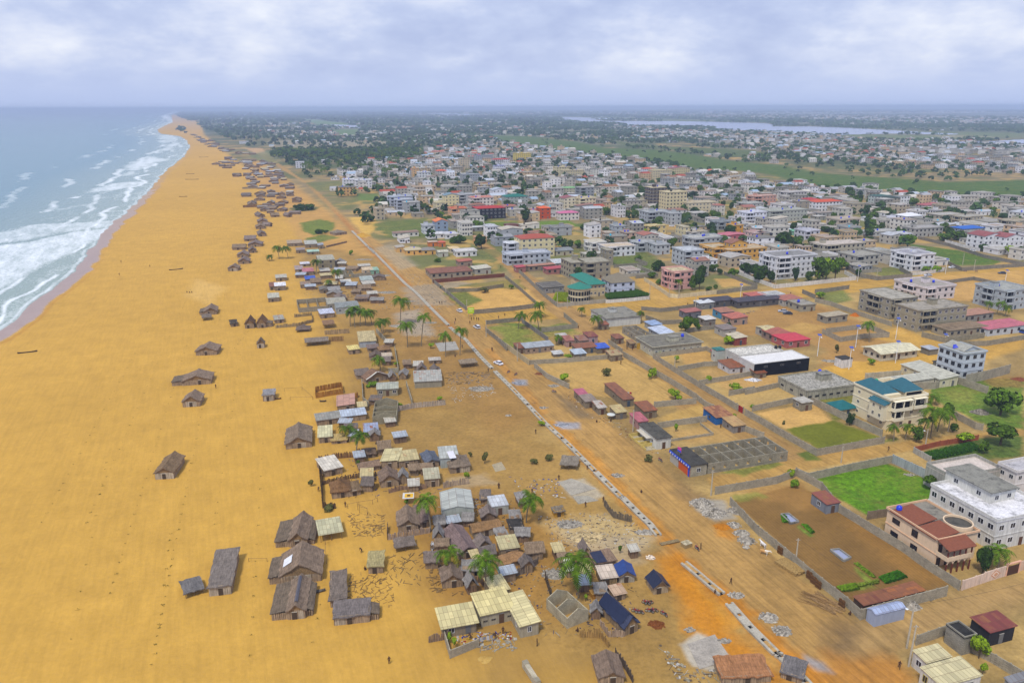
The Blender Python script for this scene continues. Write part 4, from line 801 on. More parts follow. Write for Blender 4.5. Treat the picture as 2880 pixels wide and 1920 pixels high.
def skin_person(pose):
 if pose=='stand':J={'hip':(0,0,.92),'ch':(0,.01,1.32),'nk':(0,.01,1.47),'hd':(0,.02,1.62),'ht':(0,.02,1.72),'k1':(-.1,.02,.5),'f1':(-.11,0,.06),'t1':(-.12,.14,.04),'k2':(.1,.02,.5),'f2':(.12,0,.06),'t2':(.13,.14,.04),'e1':(-.27,0,1.12),'h1':(-.29,.1,.88),'e2':(.27,0,1.12),'h2':(.29,.08,.87)}
 elif pose=='walk':J={'hip':(0,0,.9),'ch':(0,.05,1.3),'nk':(0,.07,1.45),'hd':(0,.1,1.6),'ht':(0,.1,1.7),'k1':(-.1,.2,.52),'f1':(-.1,.3,.08),'t1':(-.1,.44,.06),'k2':(.1,-.06,.5),'f2':(.1,-.32,.14),'t2':(.1,-.22,.04),'e1':(-.26,-.1,1.1),'h1':(-.28,-.1,.86),'e2':(.26,.12,1.12),'h2':(.25,.32,.98)}
 elif pose=='bend':J={'hip':(0,-.15,.88),'ch':(0,.22,1.08),'nk':(0,.36,1.1),'hd':(0,.5,1.1),'ht':(0,.58,1.08),'k1':(-.12,.03,.5),'f1':(-.14,-.02,.06),'t1':(-.14,.12,.04),'k2':(.12,.03,.5),'f2':(.14,-.02,.06),'t2':(.14,.12,.04),'e1':(-.2,.36,.82),'h1':(-.16,.42,.58),'e2':(.2,.36,.82),'h2':(.16,.44,.56)}
 else:J={'hip':(0,0,.28),'ch':(0,.06,.68),'nk':(0,.08,.84),'hd':(0,.12,.99),'ht':(0,.12,1.09),'k1':(-.17,.38,.42),'f1':(-.16,.42,.06),'t1':(-.16,.56,.04),'k2':(.17,.38,.42),'f2':(.16,.42,.06),'t2':(.16,.56,.04),'e1':(-.27,.14,.5),'h1':(-.12,.34,.46),'e2':(.27,.14,.5),'h2':(.12,.34,.46)}
 J['s1']=tuple(a+b for a,b in zip(J['ch'],(-.17,0,.06)));J['s2']=tuple(a+b for a,b in zip(J['ch'],(.17,0,.06)))
 J['p1']=tuple(a+b for a,b in zip(J['hip'],(-.09,0,-.04)));J['p2']=tuple(a+b for a,b in zip(J['hip'],(.09,0,-.04)))
 E_=[('hip','ch'),('ch','nk'),('nk','hd'),('hd','ht'),('ch','s1'),('s1','e1'),('e1','h1'),('ch','s2'),('s2','e2'),('e2','h2'),('hip','p1'),('p1','k1'),('k1','f1'),('f1','t1'),('hip','p2'),('p2','k2'),('k2','f2'),('f2','t2')]
 rad={'hip':.14,'ch':.15,'nk':.055,'hd':.1,'ht':.07,'s1':.06,'s2':.06,'e1':.042,'e2':.042,'h1':.035,'h2':.035,'p1':.1,'p2':.1,'k1':.065,'k2':.065,'f1':.045,'f2':.045,'t1':.035,'t2':.035}
 ks=list(J);me=bpy.data.meshes.new('person');me.from_pydata([J[k]for k in ks],[(ks.index(a),ks.index(b))for a,b in E_],[])
 o=bpy.data.objects.new('person',me);COL.objects.link(o);md=o.modifiers.new('s','SKIN');me.skin_vertices or None
 for i,k in enumerate(ks):me.skin_vertices[0].data[i].radius=(rad[k],rad[k]*(.72 if k in('hip','ch')else 1));me.skin_vertices[0].data[i].use_root=(k=='hip')
 s=o.modifiers.new('b','SUBSURF');s.levels=1
 dg=bpy.context.evaluated_depsgraph_get();nm=bpy.data.meshes.new_from_object(o.evaluated_get(dg));bpy.data.objects.remove(o);nm.name='person'
 hz,hip=J['nk'][2]+.04,J['hip'];hd=Vector(J['hd']);mi=[]
 nm.materials.clear()
 for _ in range(4):nm.materials.append(None)
 hands=[Vector(J['h1']),Vector(J['h2'])];ch=Vector(J['ch']);hp=Vector(J['hip'])
 for p in nm.polygons:
  c=Vector(p.center);t=(c-hp).dot(ch-hp)/(ch-hp).length_squared;t=max(0,min(1,t))
  if(c-hd).length<.17 or(c-Vector(J['ht'])).length<.12:i=3 if(c.z>hd.z+.045 or c.y<hd.y-.04)else 0
  elif min((c-h).length for h in hands)<.2:i=0
  elif(c-Vector(J['f1'])).length<.2 or(c-Vector(J['f2'])).length<.2:i=0
  elif c.z>J['hip'][2]+.06 or t>.35:i=1
  else:i=2
  mi.append(i)
 nm.polygons.foreach_set('material_index',mi);nm.polygons.foreach_set('use_smooth',[True]*len(mi));nm.update();return nm
PEOPLE={k:skin_person(k)for k in('stand','walk','bend','sit')}
def person(x,y,shirt,legs,label,pose='stand',rz=0,s=1.0,z=0.0):
 me=PEOPLE[pose].copy();me.materials.clear()
 for c in('4a3024',shirt,legs,'14100e'):me.materials.append(mat_plain(c,.8,.2,.1,5))
 o=bpy.data.objects.new('person',me);COL.objects.link(o);o.location=G(x,y,0)+Vector((0,0,z));o.rotation_euler.z=R(rz);o.scale=(s,)*3
 setp(o,label,'person');return o
def motorbike_proto():
 root=empty('motorcycle',(0,0,0));blk=mat_plain('1c1c1e',.6);ch=mat_plain('8a8a8e',.3,.5,.1);red=mat_plain('8c1f1f',.35,.5,.1)
 for y in(-.62,.62):
  w_=MB();n=16
  prof=[(.30,-.05),(.34,0),(.30,.05),(.25,.0)]
  for i in range(n):
   a0,a1=2*math.pi*i/n,2*math.pi*(i+1)/n
   for k in range(4):
    r0,x0=prof[k];r1,x1=prof[(k+1)%4]
    w_.face([(x0,y+r0*math.cos(a0),.34+r0*math.sin(a0)),(x1,y+r1*math.cos(a0),.34+r1*math.sin(a0)),(x1,y+r1*math.cos(a1),.34+r1*math.sin(a1)),(x0,y+r0*math.cos(a1),.34+r0*math.sin(a1))],blk)
  for i in range(5):a=i*math.pi/5;w_.tube((0,y-.26*math.cos(a),.34-.26*math.sin(a)),(0,y+.26*math.cos(a),.34+.26*math.sin(a)),.015,n=4,m=ch)
  w_.build('wheel',None,root)
 f=MB();f.tube((0,.62,.34),(0,.42,.95),.035,n=6,m=ch);f.tube((0,-.62,.34),(0,-.1,.4),.04,n=6,m=blk);f.tube((0,-.1,.4),(0,.42,.85),.04,n=6,m=blk);f.box(-.13,.13,-.12,.22,.26,.55,ch);f.tube((.14,.1,.3),(.16,-.65,.34),.045,n=6,m=ch);f.build('frame',None,root)
 t=MB();t.lathe([(0,-.3),(.1,-.28),(.17,-.05),(.14,.2),(0,.28)],8,m=red);o=t.build('fuel_tank',None,root,True);o.location=(0,.18,.78);o.rotation_euler.x=-math.pi/2
 s=MB();s.box(-.14,.14,-.62,-.02,.74,.84,blk);s.build('seat',None,root)
 h=MB();h.tube((-.36,.32,1.05),(.36,.32,1.05),.02,n=5,m=blk);h.tube((0,.42,.95),(0,.34,1.05),.03,n=5,m=blk);h.box(-.09,.09,.44,.56,.82,.98,ch);h.build('handlebar',None,root)
 fd=MB();fd.box(-.08,.08,.45,.85,.7,.73,red);fd.build('mudguard',None,root);fd=MB();fd.box(-.08,.08,-.95,-.5,.68,.71,red);fd.build('mudguard',None,root)
 return root
_mb=motorbike_proto();_mbu=[False]
def motorbike(x,y,rz,label,group=None,cols=None):
 r=_mb if not _mbu[0]else copy_tree(_mb);_mbu[0]=True;r.location=G(x,y);r.rotation_euler.z=R(rz);setp(r,label,'motorcycle',group)
 return r
def car(x,y,rz,label,body='e6e6ea',kind='sedan',s=1.0,group=None):
 root=empty('car',G(x,y),R(rz),label=label,cat='car',group=group);bm_=mat_plain(body,.3,.5,.05);g=mat_glass();blk=mat_plain('18181a',.8)
 L_,W=4.4*s,1.74
 prof=[(-2.2,.35),(-2.2,.78),(-1.75,.92),(-1.2,.95),(1.0,.95),(1.9,.84),(2.2,.68),(2.2,.32)]
 cab=[(-1.75,.93),(-1.15,1.42),(.35,1.44),(1.05,.94)]if kind=='sedan' else[(-2.1,.93),(-1.95,1.6),(.3,1.65),(1.1,.94)]
 mb=MB()
 def ext(p,hw,hw2,m,top=None):
  n=len(p);zt=max(q[1]for q in p);zb=min(q[1]for q in p);ww=lambda z:hw+(hw2-hw)*(z-zb)/max(zt-zb,.01)
  a=[(-ww(z),y_*s,z)for y_,z in p];b=[(ww(z),y_*s,z)for y_,z in p]
  mb.poly(a+b,[tuple(range(n)),tuple(range(n,2*n))[::-1]]+[(i,n+i,n+(i+1)%n,(i+1)%n)for i in range(n)],m)
 ext(prof,W/2,W/2-.06,bm_);mb.build('body',None,root);mb=MB();ext(cab,W/2-.1,W/2-.28,g);zt=cab[1][1];mb.box(-W/2+.3,W/2-.3,cab[1][0]*s+.05,cab[2][0]*s-.05,zt-.02,zt+.04,bm_)
 for y_ in(cab[1][0],(cab[1][0]+cab[2][0])/2,cab[2][0]):mb.box(-W/2+.16,W/2-.16,y_*s-.05,y_*s+.05,zt-.25,zt+.02,bm_)
 mb.build('cabin',None,root)
 for sx in(-1,1):
  for sy in(-1.35,1.35):
   w_=MB();w_.tube((sx*(W/2-.16),sy*s,.31),(sx*(W/2+.02),sy*s,.31),.31,n=14,m=blk);wo=w_.build('wheel',None,root);w_=MB();w_.tube((sx*(W/2+.02),sy*s,.31),(sx*(W/2+.03),sy*s,.31),.17,n=10,m=mat_plain('9a9aa0',.3));w_.build('rim',None,wo)
  h_=MB();h_.box(sx*.68-.16,sx*.68+.16,2.16*s,2.215*s,.58,.72,mat_plain('d8dce0',.2));h_.build('headlight',None,root)
  h_=MB();h_.box(sx*.7-.12,sx*.7+.12,-2.215*s,-2.16*s,.66,.8,mat_plain('8a1414',.3));h_.build('tail_light',None,root)
 return root
def mound(x,y,wpx,hgt,mat,label,name='rubble_pile',cat='rubble',ratio=.8,seed=0,stones=60,sc=.14,group=None,rz=0):
 """heap: an uneven low dome with loose lumps"""
 rn=random.Random(seed+int(x));r=wpx/2/ppm(y);o=G(x,y);mb=MB();nr,na=6,20;V=[(0,0,hgt)]
 for i in range(1,nr+1):
  for j in range(na):
   a=2*math.pi*j/na;q=r*i/nr*(1+.12*math.sin(3*a+seed)+rn.uniform(-.06,.06));zz=hgt*(math.cos(math.pi*i/nr)*.5+.5)*rn.uniform(.7,1.2)-(.08 if i==nr else 0)
   V.append((q*math.cos(a),q*math.sin(a)*ratio,zz))
 Fc=[(0,1+j,1+(j+1)%na)for j in range(na)]+[(1+(i-1)*na+j,1+i*na+j,1+i*na+(j+1)%na,1+(i-1)*na+(j+1)%na)for i in range(1,nr)for j in range(na)]
 mb.poly(V,Fc,mat)
 for _ in range(stones):
  a=rn.uniform(0,6.28);q=r*math.sqrt(rn.random())*1.05;zz=hgt*(math.cos(math.pi*min(1,q/r))*.5+.5);s=sc*rn.uniform(.5,1.5);c=Vector((q*math.cos(a),q*math.sin(a)*ratio,zz))
  v=[c+Vector((rn.uniform(.5,1.2)*s*sx,rn.uniform(.5,1.2)*s*sy,s*sz*rn.uniform(.4,1)))for sz in(-1,1)for sy in(-1,1)for sx in(-1,1)]
  mb.poly(v,[(0,2,3,1),(4,5,7,6),(0,1,5,4),(2,6,7,3),(0,4,6,2),(1,3,7,5)],mat)
 return mb.build(name,None,None,loc=o,rz=rz,label=label,cat=cat,group=group)
def pole(x,y,yt,label,lean=None,lamp=None,wood=False,name='utility_pole',group='utility poles along the streets',h=None):
 h=h or top_h(x,y,yt);root=empty(name,G(x,y),0,label=label,cat='street lamp' if name=='street_lamp' else 'utility pole',group=group);mb=MB()
 m=mat_plain('b5ab98' if not wood else '8f7c62',.85,.2,.15,3);lx,ly=lean or(0,0)
 mb.tube((0,0,-.3),(lx,ly,h),.2,.12,8,m);mb.build('shaft',None,root)
 if lamp:
  a=MB();a.tube((lx*.85,ly*.85,h*.85),(lx*.85+lamp,ly*.85,h*.85+.5),.04,n=5,m=m);a.build('arm',None,root);b=MB();b.lathe([(0,-.1),(.2,-.08),(.28,.05),(.1,.16),(0,.18)],9,m=mat_plain('dfe3e6',.3));q=b.build('lamp_head',None,root);q.location=(lx*.85+lamp,ly*.85,h*.85+.45)
 elif name=='utility_pole':
  a=MB();a.box(-.5+lx,.5+lx,-.05+ly,.05+ly,h-.35,h-.25,m);
  for u in(-.4,0,.4):a.lathe([(.05,0),(.05,.12),(0,.14)],6,(u+lx,ly,h-.25),mat_plain('6a4a3a'))
  a.build('crossarm',None,root)
 return root
def solar(x,y,yt,label,rz=0):
 h=top_h(x,y,yt);root=empty('solar_street_lamp',G(x,y),R(rz),label=label,cat='street lamp',group='white solar street lamps');wm=mat_plain('e4e6ea',.4,.4,.05)
 a=MB();a.tube((0,0,-.2),(0,0,h),.13,.08,8,wm);a.build('shaft',None,root);a=MB();a.tube((0,0,h*.88),(.1,-1.3,h*.93),.05,n=5,m=wm);a.box(-.05,.25,-1.9,-1.2,h*.92,h*.96,wm);a.build('lamp_arm',None,root)
 a=MB();a.poly([(-.75,-.55,h-.1),(.75,-.55,h-.1),(.75,.55,h+.3),(-.75,.55,h+.3),(-.75,-.55,h-.16),(.75,-.55,h-.16),(.75,.55,h+.24),(-.75,.55,h+.24)],[(0,1,2,3),(7,6,5,4),(0,4,5,1),(1,5,6,2),(2,6,7,3),(3,7,4,0)],mat_plain('3c50a0',.25,.5,.1,2));a.build('solar_panel',None,root);return root
def wire(p,q,label,sag=1.2):
 mb=MB();m=mat_plain('2a2a2c',.7);n=14;prev=Vector(p)
 for i in range(1,n+1):t=i/n;c=Vector(p).lerp(Vector(q),t)-Vector((0,0,sag*4*t*(1-t)));mb.tube(prev-Vector(p),c-Vector(p),.022,n=4,m=m,caps=False);prev=c
 return mb.build('power_line',None,None,loc=p,label=label,cat='cable')
def slab(pts,z=.06,mat=None,label=None,name='concrete_slab',cat='slab',th=.2,kind=None):
 P3=[G(x,y)for x,y in pts];o=P3[0].copy();mb=MB();mb.prism([(p-o)[:2]for p in P3],z-th,z,mat or mat_slab('a09a8c'));return mb.build(name,None,None,loc=o,label=label,cat=cat,kind=kind)
def thing_mb(mb,name,x,y,label,cat,rz=0,group=None,z=0):return mb.build(name,None,None,loc=G(x,y)+Vector((0,0,z)),rz=R(rz),label=label,cat=cat,group=group)
TL=dict(a=(2096,1397,3),b=(1400,1397,3),c=(700,1397,3),d=(2096,880,3),e=(1400,880,3),f=(700,880,3),g=(2292,600,4),h=(1704,600,4),i=(1116,600,4),j=(528,600,4),k=(2292,280,4),l=(1704,280,4),m=(1116,280,4),n=(400,280,3),o=(0,280,2.003),p=(0,0,.81667))
def q(t,*v):
 """pixels of one enlarged part of the photograph -> photo pixels"""
 x0,y0,s=TL[t];r=[(x0+v[i]/s,y0+v[i+1]/s)for i in range(0,len(v),2)];return r[0]if len(r)==1 else r
def Mx(o):return Matrix.Translation(o.location)@o.rotation_euler.to_matrix().to_4x4()
def merge(a,*bs):
 for b in bs:
  T_=Mx(a).inverted()@Mx(b)
  for ch in list(b.children):
   s=ch.scale.copy();m=T_@Mx(ch);ch.parent=a;ch.location=m.to_translation();ch.rotation_euler=m.to_euler();ch.scale=s
  bpy.data.objects.remove(b)
 return a
def H(t,N_,R_,dep,**k):return hut(q(t,*N_),q(t,*R_),dep,**k)
H('c',(345,425),(492,415),9.5,eave=1.9,rise=1.9,lean=[('l',3.1,1.5,.3),('r',1.5,1.2,.8)],label='thatched hut with flat lean-to roof, rearmost of the three big huts nearest the camera',land='row of three big thatched huts')
H('c',(262,742),(612,705),8.5,eave=1.9,rise=2.9,lean=[('l',2.1,1.6,.6)],light=(.35,.75),tarp=(.1,.3,.3,.62,'dcdde2'),label='tallest thatched hut, white sheet on its steep roof, middle of the three big huts',sag=.1)
H('c',(330,1035),(480,1020),10,eave=2.0,rise=1.5,lean=[('l',3.0,1.6,.2),('r',1.3,1.3,.6)],light=(.6,.9),tarp=(.42,.58,.1,.9,'5b5860'),label='thatched hut with grey ridge strip, front one of the three big huts')
hut(q('c',605,385),q('c',790,352),6.2,eave=2.0,rise=.25,kind='sy',open_=True,sheetc='b5b08c',rust=.15,label='open shelter of pale slatted panels on thin posts',group='open shelters on posts',name='open_shelter',cat='shelter')
H('c',(692,930),(818,915),9.8,eave=1.8,rise=.3,kind='sx',roofc='75695f',label='long flat-roofed brown hut running back behind the low plank-walled hut')
H('c',(722,1082),(1020,1052),4.2,eave=1.9,rise=.5,kind='sy',roofc='736a66',lean=[('r',1.7,1.3,.5)],light=(.02,.32),label='wide low hut with vertical plank front, nearest the camera on open sand')
H('c',(1012,648),(1130,640),4.8,eave=1.9,rise=.5,kind='sy',roofc='a19468',label='small pale-thatched hut propped with leaning poles')
H('c',(1262,300),(1430,285),6.5,eave=1.8,rise=1.7,label='brown thatched hut behind a palm-stem fence, beside the tin-roofed hall')
H('c',(1432,262),(1520,250),8,eave=1.6,rise=.8,kind='sx',roofc='7a675c',label='narrow thatched hut squeezed between a palm and a gabled hut')
H('c',(1245,470),(1400,445),3.0,eave=1.5,rise=.3,kind='sy',open_=True,roofc='75695f',label='low brown awning on posts in front of the palm-stem fence',group='open shelters on posts',name='open_shelter',cat='shelter')
H('c',(1775,532),(1935,520),10.5,eave=1.7,rise=1.4,ga=R(24),roofc='7d6a66',label='long thatched hut set at an angle, right of the fallen fence')
H('c',(1900,352),(2122,305),3.4,eave=1.8,rise=1.1,kind='gx',roofc='8c6c48',light=(.0,1.0),label='low hut with orange-brown thatch and a pale wall with one doorway')
H('c',(2130,510),(2275,490),4.6,eave=2.1,rise=.3,kind='sy',sheetc='b3a87c',rust=.25,label='board hut under a patchy yellow-grey slatted roof')
H('c',(2145,620),(2320,560),3.0,eave=1.5,rise=.8,kind='gx',roofc='9a7650',label='reddish thatched lean-to beside the board fence right of the palms')
H('c',(1635,772),(1805,752),4.5,eave=1.8,rise=1.6,roofc='7e6c5c',label='thatched hut with a small palm growing in front of its roof')
A=house(G(*q('c',1962,1098)),6.5,6.2,R(19),2.7,1,'a39a84','sy','cdbf86',.5,.35,'L-shaped block house with pale yellow sheet roof, nearest the camera',rust=.06,nf=4,nl=2,ww=.9,wh=.4,frame='6a6458',land='L-shaped yellow-roofed house')
B=house(G(*q('b',192,1190)),3.6,9.6,R(19),2.7,1,'a39a84','sx','cfc28e',.3,.4,'x',rust=.04,nf=1,nl=2,ww=.8,doors='');merge(A,B)
house(G(*q('c',1640,1192)),6.4,5.2,R(16),2.3,1,'8e806a','sy','c6b985',.4,.5,'long shed with cream sheet roof weighed down with stones, left of the L-shaped house',rust=.18,nf=2,nl=1,name='shed',cat='shed')
house(G(*q('c',2060,900)),3.6,5.0,R(22),2.5,1,'9c8d70','sy','cbbd88',.2,.2,'small shed with cracked yellow roof behind the L-shaped house',rust=.12,nf=0,nl=0,doors='',name='shed',cat='shed')
M=house(G(*q('c',1632,215)),7.6,9.0,R(8),3.2,1,'a9aca2','gy','a9aca4',.9,.15,'grey tin-roofed hall among the thatched huts',rust=.08,nf=0,nl=2,doors='',name='hall',cat='hall',land='grey tin-roofed hall')
fence([q('c',1175,362),q('c',1530,302)],1.9,'palm-stem fence in front of the paired brown huts','a08c7a','palm-stem fences')
fence([q('c',1170,362),q('c',1175,260)],1.7,'short dark palm fence left of the paired brown huts','6d5a48','palm-stem fences')
fence([q('c',1530,445),q('c',1700,435),q('c',1720,400)],1.6,'board fence beside the upturned white canoe','7b6b58','palm-stem fences')
fence([q('c',1515,1228),q('c',1705,1190)],1.9,'leaning plank fence left of the cream-roofed shed','85705c','palm-stem fences')
fence([q('c',1800,730),q('c',1950,720),q('c',2030,810)],1.7,'palm fence under the spreading coconut palm','7a634c','palm-stem fences')
fence([q('c',2170,690),q('c',2345,640),q('b',340,560)],2.0,'grey board fence behind the rubble yard','766a5e','palm-stem fences')
wall_run([q('c',1650,1190),q('c',1700,1358),q('c',1935,1262)],1.7,label='low block wall round the yard of the cream-roofed shed')
fence([q('b',400,690),q('b',455,870)],2.0,'dark fence left of the roofless gabled house','54493c','palm-stem fences')
fence([q('b',690,1180),q('b',870,1190),q('b',935,1270)],2.2,'tangled reed fence left of the big navy tarpaulin hut','9c7c48','palm-stem fences',.5)
fence([q('b',860,1080),q('b',935,1180),q('b',1075,1175)],1.8,'pale reed fence at the foot of the big navy tarpaulin hut','a08a74','palm-stem fences')
fence([q('b',925,790),q('b',985,880)],1.5,'slanting thatch fence above the big navy tarpaulin hut','7a5c48','palm-stem fences')
fence([q('b',990,1330),q('b',1060,1430),q('b',1115,1520),q('b',1140,1568)],1.8,'dark bent fence running down to the lower edge of the picture','5e5144','palm-stem fences')
fence([q('c',620,-180),q('c',622,95),q('c',735,98)],1.9,'dark fence along the sand side of the fenced hut yard','57442f','palm-stem fences')
fence([q('f',592,1245),q('f',600,1380),q('f',618,1560)],1.9,'long dark fence at the edge of the open beach','5a4630','palm-stem fences')
fence([q('f',592,1260),q('f',760,1225),q('f',890,1215),q('f',940,1190)],2.0,'brown fence behind the pale square roof','7a5a3c','palm-stem fences')
fence([q('f',620,1450),q('f',700,1430),q('f',840,1400),q('f',1080,1370)],1.5,'low fence between the square-roofed shed and the round hut','6b543c','palm-stem fences')
fence([q('f',1640,1480),q('f',1740,1455),q('f',1860,1440)],2.0,'pale patched fence below the white-sheeted hut','a3917e','palm-stem fences')
fence([q('f',1180,1520),q('f',1300,1490),q('f',1500,1480)],1.6,'thatch screen behind the grey hall','8a705c','palm-stem fences')
shell(q('b',585,1112),q('b',752,1008),7.2,2.3,1,2,R(31),'roofless pale block house with stepped gables beside the palm','b0a68c',zp=0,gable=2,openings=False,land='roofless gabled house')
hut(q('b',1065,1172),q('b',1190,1160),8.0,2.0,1.9,label='large hut covered in navy tarpaulin beside the motorcycles',ga=R(28),roofc='41465c',tarp=(0,1,.12,1,'1d2540'),wallc='8f7b60',group='huts covered with tarpaulin',land='big navy tarpaulin hut',name='tarpaulin_hut')
hut(q('b',1315,822),q('b',1435,806),3.6,1.5,1.6,label='lone small hut with navy tarpaulin gable on the orange earth',ga=R(14),tarp=(0,1,0,1,'20253c'),wallc='a08e72',group='huts covered with tarpaulin',name='tarpaulin_hut')
hut(q('b',1022,722),q('b',1150,716),3.8,1.5,1.3,label='small hut under a bright blue tarpaulin',tarp=(0,1,0,1,'24407e'),wallc='a8a090',group='huts covered with tarpaulin',name='tarpaulin_hut')
hut(q('b',875,752),q('b',1002,738),3.9,1.9,.3,kind='sy',sheetc='c3b3a0',rust=.08,label='stem-walled hut with pale pink sheet roof left of the blue tarpaulin',wallc='8a7452')
hut(q('b',825,620),q('b',990,590),3.4,1.9,.5,kind='sy',roofc='846e5c',tarp=(.05,.55,0,.9,'272c44'),label='brown hut with a dark tarpaulin square, rear of the tarpaulin group',group='huts covered with tarpaulin',name='tarpaulin_hut')
hut(q('b',985,880),q('b',1075,860),2.6,1.5,.3,kind='sy',sheetc='b89c80',rust=.3,label='tiny patched sheet-roofed stall above the big navy tarpaulin hut')
hut(q('b',855,1590),q('b',1060,1575),5.2,1.7,1.3,roofc='7d6a5a',label='thatched hut cut off by the lower edge of the picture, green cloth beside it')
hut(q('b',1895,1580),q('b',2300,1560),4.5,1.6,.4,kind='sy',roofc='a0714c',label='flat reddish-brown thatch roof at the lower edge near the drain')
hut(q('a',300,1520),q('a',450,1640),4,1.4,.3,kind='sy',roofc='6f6a68',label='grey board roof cut by the lower edge beside the drain',ga=R(-30))
H('f',(315,1150),(530,1128),11,eave=1.8,rise=1.9,lean=None,light=(.6,.78),label='long thatched hut alone on the sand left of the yellow-signed shed',roofc='80705f')
H('f',(592,1098),(700,1088),7.5,eave=1.9,rise=.4,kind='sy',sheetc='c2bb92',rust=.1,label='shed with pale roof and a yellow banner along its eave',group=None,cat='shed',name='shed')
H('f',(580,955),(790,925),4.8,eave=1.9,rise=.4,kind='sy',sheetc='8c8a80',rust=.2,label='long stem-walled shed with mottled black and white roof',cat='shed',name='shed')
H('f',(790,925),(990,900),4.6,eave=2.0,rise=.4,kind='sy',sheetc='aab4c0',rust=.04,label='stem-walled shed with silvery blue sheet roof',cat='shed',name='shed')
H('f',(750,830),(890,800),9.5,eave=1.9,rise=.4,kind='sx',sheetc='b58a76',rust=.25,ga=R(12),label='long narrow shed with pinkish rusty roof',cat='shed',name='shed')
H('f',(980,1055),(1090,1045),5.5,eave=2.0,rise=.4,kind='sy',sheetc='8f99b0',rust=.4,label='plank hut with a red and blue patched roof right of the twin palms')
H('f',(700,1105),(825,1095),4.0,eave=1.2,rise=.2,kind='sy',roofc='b39a62',label='low straw shelter between the yellow-bannered shed and the palms')
shell(q('f',1045,940),q('f',1250,930),13,2.6,1,3,R(6),'roofless grey block house with gables beside the silvery shed roof','968e76',zp=0,gable=2,openings=False)
house(G(*q('f',1085,705)),7.0,6.5,R(8),2.6,1,'93896f','gx','a3a594',.5,.3,'small block house with grey and yellowed roof and one blue window',rust=.2,nf=3,nl=1)
house(G(*q('f',1400,635)),9.5,10,R(8),2.4,1,'938c78','sy','a3a298',.6,.3,'wide block shed with grey sheet roof edged in rust',rust=.35,nf=0,nl=2,doors='',cat='shed',name='shed')
H('f',(1000,600),(1175,560),4.5,eave=1.7,rise=2.2,label='thatched hut with steep roof and a strip of white sheeting',roofc='7f6450',tarp=(.0,.9,0,.12,'c8c4b8'))
H('f',(915,560),(1030,545),5.5,eave=1.6,rise=.5,kind='sy',roofc='776a60',label='low hut of grey boards left of the steep thatched roof')
house(G(*q('f',935,295)),6.8,13,R(14),2.6,1,'a8acb0','sy','b3a274',.7,.3,'long house with pieced yellow-grey roof and pale blue wall near the palms',rust=.12,nf=0,nl=2,doors='')
H('f',(850,350),(935,340),4.8,eave=1.9,rise=.3,kind='sy',sheetc='d0bd70',rust=.02,label='shed with plain bright yellow roof panel',cat='shed',name='shed')
H('f',(1010,330),(1100,320),3.5,eave=1.6,rise=.5,kind='sy',roofc='7b6a62',label='flat brown roof between the yellow panel and the conical hut')
H('f',(1105,345),(1195,335),4.5,eave=1.6,rise=1.5,kind='hip',roofc='8a6c4c',label='conical brown thatched hut behind the blue barrel')
H('f',(1020,400),(1120,395),4.5,eave=1.6,rise=1.2,kind='gy',roofc='6d5e52',label='dark thatched hut above the drooping palm')
H('f',(1130,400),(1205,395),3.5,eave=1.7,rise=.2,kind='sy',sheetc='b8a890',rust=.2,label='small whitewashed shed left of the narrow wall')
H('f',(480,285),(670,270),6,eave=2.0,rise=.5,kind='gx',open_=True,roofc='807468',label='long open thatched shelter on the sand',group='open shelters on posts',name='open_shelter',cat='shelter')
H('f',(72,298),(132,294),3.2,eave=2.0,rise=2.0,roofc='7c6a54',light=(0,1),label='tiny steep-roofed hut standing by itself in the middle of the sand')
H('f',(122,745),(215,738),5,eave=2.3,rise=.2,kind='sy',roofc='8b8888',light=(.1,.9),label='lone grey box hut with flat slatted roof on the open beach')
H('f',(405,165),(515,158),5.5,eave=1.3,rise=1.4,kind='hip',open_=True,roofc='6f6056',label='open brown hip-roofed shelter below the stone-edged yard',group='open shelters on posts',name='open_shelter',cat='shelter')
H('f',(-30,132),(45,128),6,eave=2.2,rise=2.6,roofc='6f553c',label='tall brown thatched hut, left of the close pair')
H('f',(70,128),(145,124),6.5,eave=2.2,rise=2.7,roofc='785b3e',lean=[('r',2.6,1.6,1)],label='tall brown thatched hut, right of the close pair')
H('f',(-150,118),(-95,112),6,eave=1.6,rise=.2,kind='sy',roofc='4b4238',label='dark flat lean-to beside the close pair of tall brown huts')
fence([q('f',565,718),q('f',795,680),q('f',780,625),q('f',565,665),q('f',565,718)],2.1,'rectangular enclosure of orange-brown palm fencing on the sand','a0702c','palm-stem fences',.1)
fence([q('f',790,725),q('f',920,715),q('f',915,700)],1.9,'short orange-brown fence beside the pinkish shed roof','96662e','palm-stem fences',.1)
fence([q('f',640,185),q('f',850,170)],2.2,'palm fence below the cluttered yard','9a8464','palm-stem fences',.1)
fence([q('f',680,240),q('f',800,235)],2.2,'plank fence right of the long open shelter','8f7048','palm-stem fences',.1)
fence([q('f',1250,830),q('f',1400,800),q('f',1660,775)],1.9,'long whitish reed fence running toward the road','aa9c8c','palm-stem fences',.1)
wall_run([q('f',1330,620),q('f',1378,775)],2.0,label='narrow pale wall ending at the whitish reed fence')
wall_run([q('f',1075,165),q('f',1155,250)],2.0,'a39c88',label='pale wall right of the long pieced roof')
wall_run([q('f',1232,320),q('f',1256,470),q('f',1262,505),q('f',1180,508)],2.0,'9f9a88',label='narrow wall right of the whitewashed shed')
wall_run([q('f',955,600),q('f',965,750),q('f',1010,790)],1.8,'9c9684',label='wall with small gate left of the blue-windowed house')
H('f',(645,1385),(790,1350),7.5,eave=2.0,rise=.3,kind='sy',sheetc='c8c0b0',rust=.08,label='square shed with whitish panel roof inside the dark-fenced yard',cat='shed',name='shed')
